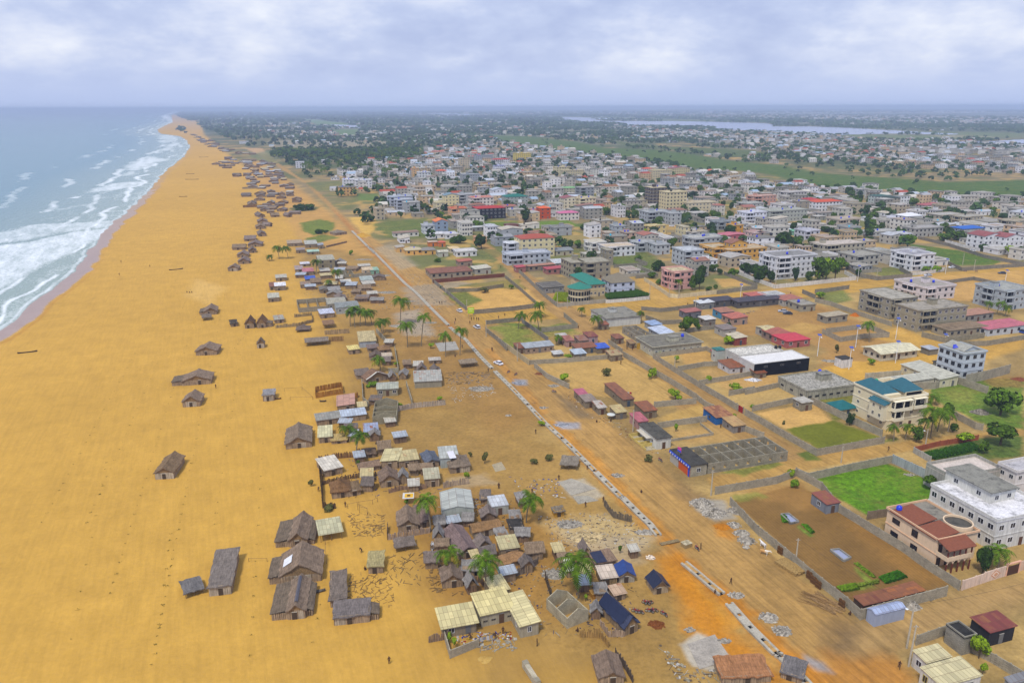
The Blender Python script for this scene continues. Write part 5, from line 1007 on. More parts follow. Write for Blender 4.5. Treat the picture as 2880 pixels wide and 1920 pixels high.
H('f',(705,1568),(860,1545),5.5,eave=1.9,rise=2.0,kind='hip',roofc='7a5b3c',label='round-topped brown thatched hut inside the dark-fenced yard')
H('f',(860,1545),(945,1530),4,eave=1.5,rise=.5,kind='sy',roofc='7a654c',label='low brown lean-to joined to the round-topped hut')
H('f',(1115,1475),(1265,1455),5.6,eave=1.9,rise=1.7,roofc='7c6858',label='thatched hut with a wide gable in the middle of the fenced yards')
H('f',(940,1350),(1105,1320),3.2,eave=1.5,rise=.8,kind='gx',roofc='87705c',label='low thatch shelter with white ridge line')
H('f',(1120,1310),(1255,1310),7.5,eave=2.2,rise=.4,kind='sx',sheetc='c4b888',rust=.1,label='hut with pale yellow panel roof beside the yellow-painted wall',cat='shed',name='shed')
H('f',(1265,1310),(1430,1290),5.5,eave=2.2,rise=.4,kind='sy',sheetc='b7a878',rust=.3,label='hut with patchy roof and bright yellow doors',cat='shed',name='shed')
H('f',(1495,1310),(1610,1330),6.0,eave=1.8,rise=.9,kind='gy',roofc='5f6470',label='dark rounded hut with bluish patches beside the white-sheeted hut',ga=R(20))
house(G(*q('f',1618,1310)),5.0,7,R(10),2.9,1,'a3aaa8','sy','a9aca4',.3,.2,'grey metal cabin with blue cloth on its wall',rust=.15,nf=1,nl=1,name='cabin',cat='cabin')
H('f',(1700,1355),(1865,1335),6.5,eave=1.9,rise=1.6,kind='hip',roofc='7d6e5e',light=(.3,1),tarp=(.1,.4,.3,.95,'d8d6dc'),label='thatched hut partly covered by white plastic sheet')
H('f',(1490,1470),(1610,1500),5.5,eave=2.4,rise=.3,kind='sy',sheetc='aaa488',rust=.25,label='tall open-fronted hut with pale striped roof',ga=R(10),cat='shed',name='shed')
H('f',(970,1225),(1070,1215),3.6,eave=1.3,rise=.6,kind='gx',roofc='6a5848',label='collapsed dark thatch behind the twin palms')
H('o',(1028,1612),(1190,1600),7.5,eave=1.8,rise=1.9,lean=[('l',3.5,1.5,.5)],label='thatched hut with long lean-to at the left edge of the hut rows')
hut((515,1145),(563,1142),6.5,1.9,2.0,lean=None,label='steep gabled thatched hut with a pale front alone near the left rows',light=(.2,.8))
hut((438,1348),(490,1345),10,1.9,1.7,lean=None,label='long isolated thatched hut on the open beach, farthest left',light=(0,1),roofc='806a50',land='long isolated beach hut')
hut((590,1676),(652,1668),13,2.2,.5,kind='sy',roofc='7a7068',light=(0,1),label='tall box hut with grey flat roof on the open beach near the camera')
hut((523,1683),(572,1668),4.2,1.4,.2,kind='sy',open_=True,roofc='6e6a68',label='small flat awning on posts beside the tall box hut',group='open shelters on posts',name='open_shelter',cat='shelter')
hut(q('j',95,1600),q('j',330,1590),7.5,1.9,1.8,label='thatched hut with a long low side roof, second in the left row',lean=None)
hut(q('j',190,1145),q('j',330,1135),8.5,1.8,1.9,lean=[('l',2.2,1.4,.5)],label='weathered thatched hut with slatted left slope, top of the left row')
hut(q('j',175,1210),q('j',268,1200),4.5,1.6,.5,kind='sy',open_=True,roofc='776a5e',label='small porch roof just below the weathered slatted hut',group='open shelters on posts',name='open_shelter',cat='shelter')
hut(q('j',455,652),q('j',570,648),7.5,1.9,1.7,lean=None,light=(.2,.9),label='lone thatched hut just below the diagonal chain of huts')
for i_,(x0,x1,y,dp,el,kd)in enumerate([(570,690,572,8,1.9,'gy'),(560,680,500,9,1.9,'gy'),(690,770,448,7,1.8,'gy'),(505,645,415,8,1.8,'gx'),(680,830,380,10,1.9,'gy'),(640,760,318,12,1.9,'gx'),(800,880,262,13,1.9,'gy'),(770,870,180,12,1.8,'gy'),(790,895,118,12,2.0,'gy'),(925,952,152,8,1.8,'gy'),(800,870,50,16,2.0,'gy'),(945,1030,45,8,1.8,'gx'),(1125,1175,45,9,1.9,'gy')]):
 hut(q('j',x0,y),q('j',x1,y-5),dp,el,1.9,kd,.5,label=('thatched hut in the beach chain of huts, %s from the near end'%['first','second','third','fourth','fifth','sixth','seventh','eighth','ninth','tenth, set apart','eleventh','twelfth','thirteenth'][i_]),roofc=['7d6e66','82736a','75685f','86725a'][i_%4])
NV=[(940,600,960,940),(1170,1240,930,960)]
def village(poly,n,seed,label,rows=None,sz=(5,9),tin=.15,shades=('7d7068','6f655e','88745e','8a8580'),group='distant thatched beach village'):
 rn=random.Random(seed);P=[tuple(G(x,y)[:2])for x,y in poly];xs=[p[0]for p in P];ys=[p[1]for p in P];k=0;tries=0
 while k<n and tries<n*60:
  tries+=1;x=rn.uniform(min(xs),max(xs));t=rn.random()**1.0;y=min(ys)+(max(ys)-min(ys))*t
  if sdist(np.array([x]),np.array([y]),P)[0]<0:continue
  w=rn.uniform(*sz);d=rn.uniform(*sz)*1.1
  if inside_any(x+w/2,y+d/2,max(w,d)*.55):continue
  k+=1;o=Vector((x,y,0));ga=R(rn.uniform(-4,22));occupy(o,ga,w,d)
  root=empty('thatched_hut',o,ga,label=label,cat='hut',group=group);kd=rn.choice(['gy','gy','gx','sy']);e=rn.uniform(1.7,2.1)
  wb=MB();wb.box(0,w,0,d,-.2,e,mat_pole(rn.choice(['7d6650','8a765e'])));
  if rn.random()<tin:
   rb=MB();roof_faces(rb,'sy',w,d,e,.4,.4,mat_sheet(rn.choice(['b3aea0','a0a8b0','b8a878']),.25,'x'));rb.build('roof',None,root)
  else:
   sc=mat_thatch(rn.choice(shades));ragged_roof(w,d,e,rn.uniform(1.2,2.2)if kd!='sy' else .4,.4,sc,6,5,kd,seed=rn.random()).build('roof',None,root)
   if kd=='gy':wb.poly([(0,0,e),(w,0,e),(w/2,0,e+1.3)],[(0,1,2)],mat_thatch('8f7450'))
  wb.build('wall',None,root)
village(q('n',930,930,1010,900,1250,960,1260,990,1050,1000,990,1010),7,3,'dark thatched hut in the cluster where the beach huts meet the green mounds',sz=(6,10),group='hut cluster left of the green mounds')
village(q('n',850,900,830,800,1230,780,1300,890,1100,915),20,4,'thatched hut in the crowded cluster above the long dark fence',sz=(6,11),group='hut cluster above the long fence')
village(q('n',740,640,820,560,1100,560,1180,700,1260,760,1060,760,820,750),44,5,'thatched hut in the packed fishing village beside the road',sz=(7,12),tin=.25,group='packed fishing village huts')
village(q('n',570,560,700,490,980,520,1080,560,800,600,640,600),24,6,'long brown hut at the far tip of the fishing village',sz=(8,16),tin=.2,group='far fishing village huts')
village(q('n',380,290,560,340,700,420,930,450,900,480,720,470,540,400,400,310),40,7,'far hut along the beach edge below the dark grove',sz=(9,15),tin=.15,group='farthest beach-edge huts')
def strip(lst,label_):
 for i,(t,x0,y,x1,dep,e,kd,col,ru,lb)in enumerate(lst):
  hut(q(t,x0,y),q(t,x1,y-(x1-x0)*.06),dep,e,.5,kd,.3,label=lb,sheetc=col,rust=ru,wallc='8a7a64',ga='g',cat='shed',name='shed',group=None)
strip([('j',985,872,1105,7,2.6,'sy','d9d8dc',0,'hut with gleaming white flat roof on the sand side of the village'),('j',925,865,985,9,2.0,'sy','7a5230',.9,'narrow brown board hut left of the gleaming white roof'),('j',995,765,1115,7,2.0,'sy','b0ab9a',.3,'hut with speckled grey roof behind the gleaming white roof'),('j',910,1000,1030,9,2.2,'sy','b0ac98',.2,'hut with slatted grey roof and red lower wall'),('j',1330,790,1440,7,2.4,'sy','2450a8',0,'hut draped in bright blue tarpaulin among the grey yards'),('j',1275,845,1385,6,2.0,'sy','8a7660',.4,'open brown shelter below the blue-draped hut'),('j',1955,800,2090,9,2.3,'sy','9aa49c',.15,'block shed with grey-green sheet roof near the drain'),('j',1730,820,1840,5,2.2,'sy','c8c4b8',.1,'dark-doored shed with white edge near the drain'),('j',1300,700,1420,9,2.2,'sy','b06a70',.2,'low hut with dull red roof left of the leafy palm'),('j',1215,670,1300,10,2.0,'sy','9a8a84',.3,'flat greyish hut at the left end of the red-roofed hut'),('j',1125,375,1290,12,2.2,'sy','a08c70',.3,'low brown-roofed building right of the beach palms'),('j',1325,390,1460,14,2.6,'sy','a8a79a',.1,'low building with grey roof and turquoise front'),('j',1470,400,1530,9,2.4,'sx','8c9298',.1,'grey walled block at the end of the turquoise-fronted building'),('j',1350,465,1480,6,1.8,'sy','9ab8a4',.1,'ragged pale green awning below the turquoise-fronted building'),('j',1225,450,1320,7,2.2,'sy','8e7e74',.3,'brown flat hut left of the pale green awning'),('j',1490,900,1580,8,1.9,'gy','6a6458',.2,'small hut topped with a blue sheet below the short palm'),('j',1590,905,1720,7,1.8,'sy','8f8c88',.2,'low grey board shed right of the blue-topped hut'),('j',1270,600,1370,7,1.6,'gx','c8c6cc',.2,'mound-shaped hut with a white sheet on top'),('j',1880,1500,2120,.5,.5,'sy','000000',0,'x')][:18],'')
shell(q('j',1250,1118),q('j',1590,1085),18,2.4,3,1,GA,'long roofless grey walled compound with yellow-edged top','9a917c',zp=0,openings=False)
house(G(*q('j',1580,1090)),9,13,GA,3.0,1,'968e7c','gx','9a9684',.8,.2,'grey block house with peaked roof and yellow trim joined to the roofless compound',rust=.1,nf=3,nl=2)
house(G(*q('j',1675,1135)),11,12,GA,3.0,1,'a7a9a4','gx','7f8480',.7,.2,'pale grey house with dark roof left of the dense palms',rust=.1,nf=3,nl=2)
H('j',(1500,1185),(1650,1170),8,eave=2.3,rise=.3,kind='sy',sheetc='b8bccb',rust=.05,label='shack with crumpled white-blue sheets left of the dense palms',name='shed',cat='shed')
H('j',(1535,1300),(1650,1290),6,eave=2.2,rise=.3,kind='sy',roofc='8a6c50',open_=True,label='open lean-to with blue barrels in the cluttered yard',name='open_shelter',cat='shelter',group='open shelters on posts')
house(G(*q('j',1475,625)),10,18,GA,5.2,2,'8f8469','gx','a09c88',.6,.1,'tall weathered two-storey house standing above the sandy yards',rust=.15,nf=2,nl=2,frame='6a6050')
shell(q('j',1700,735),q('j',1870,720),12,2.4,2,1,GA,'roofless grey rooms with door openings left of the pinkish shop','968f7c',zp=0)
house(G(*q('j',1975,690)),6,8,GA,2.6,1,'c8b494','sy','c7b08c',.3,.2,'small pinkish shop near the drain',rust=.1,nf=2,nl=1,name='shop',cat='shop')
house(G(*q('j',2060,690)),5,8,GA,2.5,1,'7fa38c','sy','86a890',.3,.2,'small green stall beside the pinkish shop',rust=.1,nf=1,nl=1,name='shop',cat='shop')
wall_run([q('j',1870,725),q('j',2060,700)],2.2,label='grey wall joining the roofless rooms and the pinkish shop')
fence([q('j',990,1290),q('j',1250,1270),q('j',1410,1225),q('j',1395,1150),q('j',1200,1170)],1.9,'low stone and stem fence round the sandy yard beside the pair of tall huts','8a7a5c','palm-stem fences')
H('j',(985,1240),(1085,1230),7,eave=1.8,rise=.3,kind='sy',sheetc='9c9888',rust=.35,label='speckled roofed shed at the left end of the sandy yard',name='shed',cat='shed')
fence([q('n',850,912),q('n',1100,905)],2.6,'long dark brown fence facing the beach','7a5c3c','palm-stem fences',.1,.8)
fence([q('n',845,755),q('n',1000,752)],2.4,'straight pale fence at the edge of the fishing village','8f8068','palm-stem fences',.1,.8)
fence([q('j',1560,385),q('j',1790,330)],1.5,'broken brown fence near the green mounds','86705c','palm-stem fences')
H('j',(1660,250),(1790,235),9,eave=2.0,rise=1.6,kind='hip',roofc='857868',label='pair of joined grey thatched huts beside the orange trench')
H('f',(1795,465),(1925,450),3.8,eave=1.8,rise=.3,kind='sy',roofc='8c7c68',open_=True,label='grey thatched stall near the drain below the palms',name='open_shelter',cat='shelter',group='open shelters on posts')
H('f',(1525,430),(1615,425),3.0,eave=1.4,rise=.2,kind='sy',sheetc='b0a89c',rust=.1,label='tiny rubble-walled pen below the palms',name='shed',cat='shed')
H('e',(530,1320),(665,1310),5.0,eave=1.7,rise=.2,kind='sy',roofc='847a6c',open_=True,label='grey flat stall with people beside the middle of the drain',name='open_shelter',cat='shelter',group='open shelters on posts',ga=R(-10))
for pts,lb,c in(([q('b',1600,1240),q('b',1830,1160),q('b',1975,1375),q('b',1700,1452)],'bare concrete floor slab scattered with stones near the lower drain','a8a094'),([q('e',515,1430),q('e',620,1395),q('e',830,1480),q('e',620,1540)],'cracked floor slab of a demolished house beside the drain','aaa292'),([q('f',1570,255),q('f',1740,240),q('f',1775,310),q('f',1610,325)],'pale floor slab between two palms','a5a096'),([q('f',2050,1280),q('f',2130,1255),q('f',2170,1320),q('f',2080,1340)],'small pale floor slab in the sand','ab9d80'),([q('b',630,-5),q('b',760,-10),q('b',850,30),q('b',680,60)],'broken floor slab above the rubble yard','a39c8c')):
 slab(pts,.08,mat_slab(c,.4),lb)
house(G(*q('c',2050,160)),4.2,5.0,R(14),2.4,1,'a8a8a0','sy','b8bcc0',.2,.1,'small grey cabin with pale roof among scattered belongings',rust=.12,nf=1,nl=1,name='cabin',cat='cabin')
H('c',(2210,330),(2310,320),3.2,eave=2.2,rise=.3,kind='sy',roofc='3e3a36',label='dark half-collapsed hut at the foot of the road-side palm')
H('b',(480,170),(555,160),1.8,eave=1.6,rise=.2,kind='sy',roofc='7a6f60',wallc='b58a2c',label='small broken hut with bright yellow board wall in the rubble')
fence([q('b',895,70),q('b',975,175),q('b',1130,215)],2.0,'tumbledown stem fence at the corner of the rubble yard','6d6252','palm-stem fences')
wall_run([q('b',235,1440),q('b',330,1590)],1.2,'b5ab94','broken stub of block wall on the sand at the lower edge',t=.9,posts=9)
village(q('j',1180,600,1700,560,2100,640,2150,1000,1900,1050,1480,1000,1250,880),22,8,'makeshift shack in the crowded yards between beach and trench',sz=(3.5,7),tin=.5,group='shacks of the crowded yards')
village(q('f',900,180,1050,420,1200,560,1700,600,1350,420,1200,300),7,9,'little shack in the palm-side yards',sz=(2.5,4.5),tin=.4,group='shacks of the palm-side yards')
village(q('c',1500,60,2300,60,2350,560,1950,560,1560,480),9,10,'small lean-to squeezed into the crowded settlement by the grey hall',sz=(2,3.8),tin=.4,group='lean-tos around the grey hall')
village(q('f',880,1180,1480,1160,1660,1500,1200,1560,900,1540),8,12,'small lean-to in the fenced yards above the grey hall',sz=(2,3.6),tin=.4,group='lean-tos of the fenced yards')
village(q('c',1480,620,1560,200,2350,200,2350,700,1990,820,1700,850),12,15,'tiny lean-to between the huts and palms nearest the yellow roofs',sz=(1.8,3.2),tin=.35,group='lean-tos near the yellow roofs')
village(q('b',340,540,800,460,1180,480,1220,760,900,1180,760,1180,740,900),9,16,'tiny lean-to beside the tarpaulin huts',sz=(1.6,3),tin=.4,group='lean-tos beside the tarpaulin huts')
village(q('f',620,940,1060,560,1300,560,1300,1120,740,1140),9,17,'small lean-to between the long sheds and the grey block shells',sz=(2,3.6),tin=.5,group='lean-tos of the shed row')
def HB(t,Nt,Rt,Lt,h,ga=None,land=None,label=None,**k):
 """house from its roof corners (front left, front right, back left)"""
 o,w,d,g=frame3(q(t,*Nt)if isinstance(Nt,tuple)and len(Nt)==2 else q(*Nt),q(t,*Rt)if len(Rt)==2 else q(*Rt),Lt if isinstance(Lt,(int,float))else(q(t,*Lt)if len(Lt)==2 else q(*Lt)),h,ga)
 return house(o,w,d,g,h,label=label,land=land,**k)
def W(t,*v,h=2.2,label=None,**k):return wall_run(q(t,*v)if isinstance(t,str)else[q(*p)for p in t],h,label=label,**k)
GW=dict(group='grey block compound walls')
o,w,d,g=frame3(q('a',1625,372),q('a',1965,300),q('a',1215,85),6.4)
P=house(o,w,d,g,6.4,2,'dcc0a0','flat','8b8578',.3,.25,'peach two-storey house with red-brown roof panels and arched balcony',nf=0,nl=0,doors='',parapet=.5,dirt=.2,band='d8b08c',land='peach house with the arched balcony')
px=MB();rr=mat_plain('84503c',.8,.1,.15,2);wl=mat_wall('dcc2a2',.2);brn=mat_plain('6a3426',.7,.2,.15)
px.poly([(-.4,d*.42,6.75),(w*.52,d*.42,7.5),(w*.52,d*.93,7.5),(-.4,d*.93,6.75),(-.4,d*.42,6.6),(w*.52,d*.42,7.35),(w*.52,d*.93,7.35),(-.4,d*.93,6.6)],[(0,1,2,3),(7,6,5,4),(0,4,5,1),(3,2,6,7),(1,5,6,2),(0,3,7,4)],rr)
px.poly([(-.4,d*.02,6.7),(w*.55,d*.02,7.3),(w*.55,d*.40,7.3),(-.4,d*.40,6.7),(-.4,d*.02,6.55),(w*.55,d*.02,7.15),(w*.55,d*.40,7.15),(-.4,d*.40,6.55)],[(0,1,2,3),(7,6,5,4),(0,4,5,1),(3,2,6,7),(1,5,6,2),(0,3,7,4)],rr)
px.build('roof_panel',None,P)
for v,zz,ww_,hh in((d*.80,4.2,2.2,1.3),(d*.80,.9,2.2,1.3),(d*.42,4.0,1.7,1.7),(d*.40,.6,1.9,1.6)):put(window_mesh(ww_,hh,'4a332a'),'window',P,(0,v,zz),-math.pi/2)
pr=MB();PD=3.0;WF=w*.62
pr.box(0,WF,-PD,0,3.1,3.35,wl);pr.box(0,WF,-PD,-PD+.15,3.35,4.1,wl);pr.box(0,.15,-PD+.15,0,3.35,4.1,wl);pr.build('balcony',None,P)
pr=MB()
for i in range(5):
 u=.25+(WF-.5)*i/4
 for z0,z1 in((-.1,2.3),(4.1,5.3)):pr.tube((u,-PD+.2,z0),(u,-PD+.2,z1),.17,n=8,m=brn)
pr.build('column',None,P)
pr=MB()
for i in range(4):
 u0=.25+(WF-.5)*i/4;u1=.25+(WF-.5)*(i+1)/4;
 for zb,zt in((2.3,3.1),(5.3,6.0)):
  n=8
  for k in range(n):
   a0,a1=math.pi*k/n,math.pi*(k+1)/n;rx=(u1-u0)/2-.1;xm=(u0+u1)/2;rz_=zt-zb-.12
   x0,x1=xm-rx*math.cos(a0),xm-rx*math.cos(a1);h0,h1=zb+rz_*math.sin(a0),zb+rz_*math.sin(a1)
   pr.poly([(x0,-PD+.08,h0),(x1,-PD+.08,h1),(x1,-PD+.08,zt),(x0,-PD+.08,zt),(x0,-PD+.3,h0),(x1,-PD+.3,h1),(x1,-PD+.3,zt),(x0,-PD+.3,zt)],[(0,1,2,3),(7,6,5,4),(0,4,5,1)],wl)
pr.build('arch',None,P)
pr=MB();pr.poly([(-.3,-PD-.4,5.95),(WF+.3,-PD-.4,5.95),(WF+.3,.1,7.0),(-.3,.1,7.0),(-.3,-PD-.4,5.8),(WF+.3,-PD-.4,5.8),(WF+.3,.1,6.85),(-.3,.1,6.85)],[(0,1,2,3),(7,6,5,4),(0,4,5,1),(3,2,6,7),(1,5,6,2),(0,3,7,4)],rr);pr.build('porch_roof',None,P)
pr=MB();pr.lathe([(3.0,-.2),(3.0,7.6),(2.75,7.6),(2.75,7.1)],22,(w-2.0,d*.25,0),wl);pr.lathe([(2.75,7.1),(0,7.12)],22,(w-2.0,d*.25,0),mat_slab('5a564e'));pr.build('round_tower',None,P)
for aa in(-1.9,-1.3,-.7):
 for zz in(.9,4.1):put(window_mesh(.9,1.3,'4a332a'),'window',P,(w-2+3.0*math.cos(aa),d*.25+3.0*math.sin(aa),zz),aa+math.pi/2)
for u in(.15,.5,.85):put(door_mesh(1.1,2.1,'33241e'),'door',P,(WF*u,-.02,3.4))
for u in(.15,.5,.85):put(door_mesh(1.1,2.1,'33241e'),'door',P,(WF*u,-.02,.05))
water_tank(o+axes(g)[0]*1.6+axes(g)[1]*(d-1.6)+Vector((0,0,6.65)),'1c35c8','roof of the peach house')
W([('a',1825,785),('a',1935,748),('a',2010,722)],h=2.3,hexc='dcc2ae',plain=True,label='peach front wall with small brown door, left part')
W([('a',2010,722),('a',2190,665)],h=2.5,hexc='dcc2ae',plain=True,label='peach front wall panel bearing an orange diamond')
W([('a',2300,628),('a',2420,590)],h=2.4,hexc='d4b49a',plain=True,label='peach wall stub right of the brown garage gate')
gt=MB();gt.box(0,3.4,-.05,.05,0,2.2,mat_plain('4a2c1e',.6));gt.box(-.3,0,-.15,.15,0,2.7,mat_wall('dba98c',.2));gt.box(3.4,3.7,-.15,.15,0,2.7,mat_wall('dba98c',.2));gt.box(-.35,3.75,-.2,.2,2.7,2.95,mat_wall('dba98c',.2));thing_mb(gt,'gate',*q('a',2198,665),'dark brown garage gate in the peach front wall','gate',20)
dm=MB();c0=G(*q('a',2100,692));
for k,(s,c)in enumerate(((1.0,'c98f6c'),(.74,'e6d8c8'),(.52,'cf9a78'))):
 y=-.13-.012*k;dm.poly([(-1.4*s,y,1.3),(0,y,1.3-1.05*s),(1.4*s,y,1.3),(0,y,1.3+1.05*s),(-1.4*s,y+.05,1.3),(0,y+.05,1.3-1.05*s),(1.4*s,y+.05,1.3),(0,y+.05,1.3+1.05*s)],[(0,1,2,3),(0,4,5,1),(1,5,6,2),(2,6,7,3),(3,7,4,0)],mat_plain(c))
thing_mb(dm,'diamond_panel',*q('a',2100,694),'orange and white diamond relief on the peach front wall','wall ornament',20)
A=HB('a',(2125,215),(2600,130),(1600,-150),7.2,st=2,wall='d2d0ca',roof='flat',rcol='e2e0e2',ov=.15,parapet=.6,dirt=.5,nf=5,nl=7,ww=1.5,wh=1.4,frame='e6e6e8',label='large grey two-storey house with whitish roof terrace at the right edge',land='grey house with the whitish terrace')
B=HB('d',(2080,1515),(2290,1480),(1655,1400),10.2,st=3,wall='d2d0c8',roof='flat',rcol='8a887e',ov=.5,nf=2,nl=2,doors='',parapet=0,label='x',ww=1.3);merge(A,B)
HB('d',(1750,1405),(2165,1305),(1535,1268),5.2,st=1,wall='a7a49a',roof='flat',rcol='cbc0b4',roofm=mat_slab('cdc0b5',.25),ov=0,parapet=.8,nf=3,nl=2,label='flat-topped grey building with pinkish terrace behind the big grey house',dirt=.6)
A=HB('d',(2290,1350),(2520,1300),(2165,1235),6.5,st=2,wall='cfcac6',roof='flat',rcol='b9b6b8',ov=.3,parapet=.7,nf=3,nl=2,ww=1.2,label='white two-storey house with curved stair walls at the right edge',dirt=.3)
o,w,d,g=frame3(q('d',1225,742),q('d',1530,665),q('d',908,632),9.6)
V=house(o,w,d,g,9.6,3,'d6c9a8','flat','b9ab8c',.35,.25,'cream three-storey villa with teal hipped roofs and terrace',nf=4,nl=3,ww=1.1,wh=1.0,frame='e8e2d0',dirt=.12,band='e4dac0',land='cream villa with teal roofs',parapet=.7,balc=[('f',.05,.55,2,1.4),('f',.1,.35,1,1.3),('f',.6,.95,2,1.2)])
teal=mat_plain('2c5f6c',.55,.3,.12,1.2)
rb=MB();roof_faces(rb,'hip',w*.40,d*.74,10.6,2.3,.35,teal,gm=None);r1=rb.build('roof',None,V);r1.location=(.1,d*.22,0)
rb=MB();roof_faces(rb,'hip',w*.46,d*.52,10.9,2.8,.6,teal);r2=rb.build('roof',None,V);r2.location=(w*.52,d*.16,0)
rb=MB();rb.box(.1,w*.40,d*.12,d*.96,9.8,10.62,mat_wall('d6c9a8',.1));rb.box(w*.52,w*.98,d*.12,d*.68,9.8,10.9,mat_wall('d6c9a8',.1));rb.box(w*.55,w*.95,d*.10,d*.118,9.95,10.7,mat_dark());rb.build('attic_wall',None,V)
rb=MB();rb.box(-1.6,.0,d*.02,d*.42,3.0,8.2,mat_wall('d8ccae',.1));rb.build('bay',None,V);rb=MB();roof_faces(rb,'sx',1.9,d*.42,8.2,.9,.25,teal);b_=rb.build('bay_roof',None,V);b_.location=(-1.8,d*.01,0)
for zz in(3.9,6.4):
 for v in(d*.12,d*.30):put(window_mesh(1.0,1.2,'e8e2d0'),'window',V,(-1.62,v,zz),-math.pi/2)
water_tank(o+axes(g)[0]*w*.45+axes(g)[1]*d*.85+Vector((0,0,10.3)),'1f9a5a','roof of the cream villa')
house(G(*q('d',800,872)),6.0,6.0,GA,2.4,1,'c7bb9c','hip','1f6468',1.9,.5,'small square pavilion with pointed teal roof beside the cream villa',sheet=False,nf=1,nl=0,name='pavilion',cat='pavilion')
T3=HB('d',(1852,352),(2035,322),(1640,268),9.6,st=3,wall='b9c0c6',roof='flat',rcol='a3a39a',ov=.3,parapet=.5,nf=3,nl=4,ww=1.6,wh=1.5,frame='55565c',dirt=.25,label='pale blue-grey three-storey house with large dark windows',land='pale blue-grey three-storey house')
rb=MB();roof_faces(rb,'gy',7.5,8.5,9.85,1.5,.3,mat_slab('a6a499',.5),gm=mat_wall('b9c0c6',.3));b_=rb.build('gable_roof',None,T3);b_.location=(2.2,2.5,0)
tb=MB();tb.poly([(0,0,0),(1.8,-.3,.5),(2.4,.9,.2),(.9,1.8,.8),(.3,.7,1.3),(1.3,.6,1.5)],[(0,1,5,4),(1,2,5),(2,3,5),(3,4,5),(3,0,4),(0,3,2,1)],mat_plain('2138c0',.4));tb.build('blue_cover',None,None,loc=G(*q('d',1752,300),9.9),label='crumpled bright blue plastic cover on the roof of the blue-grey house',cat='tarpaulin')
W([('d',1855,600),('d',2040,560),('d',2225,510)],h=3.6,label='high rough block wall right of the blue-grey house',**GW)
HB('d',(1830,498),(1900,480),(1580,425),2.6,wall='8a887c',roof='flat',rcol='4f4c44',nf=0,nl=1,label='dark flat annex at the foot of the blue-grey house',doors='',name='annex',cat='annex')
A=HB('d',(1640,560),(1795,520),(1312,452),3.2,wall='cdc4a4',roof='sx',rcol='b7b5a4',rise=.6,ov=.4,nf=2,nl=4,rust=.05,label='long cream courtyard building with pale grey roof behind the villa',land='cream courtyard building')
B=HB('d',(1240,598),(1640,560),5,3.0,wall='c9c2a8',roof='sy',rcol='b3b1a0',rise=.4,ov=.3,nf=0,nl=1,doors='',rust=.05,label='x');merge(A,B)
W([('d',1310,535),('d',1010,560),('d',1200,640)],h=2.4,hexc='b8b09a',plain=True,label='whitish courtyard wall left of the cream courtyard building')
A=house(G(*q('d',1138,408)),*(lambda f_:(f_[1],f_[2]))(frame3(q('d',1138,408),q('d',1445,372),q('d',990,352),0)),GA,3.0,1,'c9c2ac','gx','d0c9a8',1.2,.9,'cream bungalow with wide pale gabled roof among the solar lamps',rust=.03,nf=5,nl=3,frame='5a564e',land='cream bungalow')
HB('d',(820,395),(905,372),(762,358),3.4,wall='d9d9da',roof='flat',rcol='3f3c38',ov=.1,nf=0,nl=0,dirt=.7,label='small cube-shaped white hut with black stained roof',name='kiosk',cat='kiosk',doors='')
HB('d',(1555,310),(1630,300),(1490,270),2.4,wall='7f7a6c',roof='sy',rcol='a6aab0',rise=.2,nf=0,nl=0,label='grey sheet canopy left of the blue-grey house',rust=.05,name='shed',cat='shed')
K=HB('e',(2165,440),('d',538,388),(2030,372),4.6,wall='c7c5c0',roof='flat',rcol='dedcda',roofm=mat_slab('e0dedc',.12),ov=.1,parapet=.3,nf=0,nl=0,doors='',dirt=.4,label='long hall with white roof and black-painted front wall',land='black-fronted white-roofed hall',name='hall',cat='hall')
_,kw,kd,kg=frame3(q('e',2165,440),q('d',538,388),q('e',2030,372),4.6)
kb=MB();kb.box(-.05,kw+.05,-.28,-.02,-.1,4.9,mat_plain('17161a',.8,.1,.25,.4));kb.build('black_wall',None,K)
for u in(.2,.5,.8):put(window_mesh(1.6,.7,'6a6a6c'),'window',K,(kw*u,-.3,3.3))
HB('e',(2030,372),('d',322,330),(1918,312),4.7,wall='bdbab2',roof='flat',rcol='b5b2aa',roofm=mat_rubble('c2beb4'),ov=0,parapet=.5,nf=0,nl=2,doors='',dirt=.5,label='hall with rubble-strewn pale roof behind the black-fronted hall',name='hall',cat='hall')
for i_,u in enumerate((-22,5)):water_tank(G(*q('d',258+i_*32,300),4.9),'141414','pale roof behind the black-fronted hall')
HB('e',(1850,318),(1920,300),(1828,255),4.8,wall='b5b8b0',roof='flat',rcol='3f7f7c',ov=.2,nf=0,nl=1,doors='',label='small tower room with teal roof at the corner of the pale hall',name='tower_room',cat='building')
W([('e',1875,345),('e',1915,352)],h=2.6,hexc='a8322a',plain=True,label='bright red gate panel beside the teal-topped tower room',name='gate',cat='gate')
HB('d',(520,665),(935,588),(290,520),3.6,wall='aaa694',roof='flat',rcol='8c887c',roofm=mat_rubble('98948a'),ov=.15,parapet=.35,nf=7,nl=3,ww=1.5,wh=.7,dirt=.9,frame='4a4a4c',doors='',label='long stained white building with littered flat roof left of the villa',land='long building with the littered roof',stair=(.55,.45,4.5,3,2.2))
water_tank(G(*q('d',628,505),3.8),'1c35c8','littered flat roof')
HB('d',(480,760),(568,745),(412,710),2.9,wall='8f8875',roof='flat',rcol='b5b0a5',ov=.3,nf=1,nl=1,block=True,label='small block hut with pale roof in the corner of the sandy plot',name='hut',cat='hut')
shell(q('e',1775,1272),q('d',362,1165),q('e',1590,1150),3.0,7,2,None,'roofless block building of many square rooms along the village street','98917e',zp=3.0,land='roofless room block')
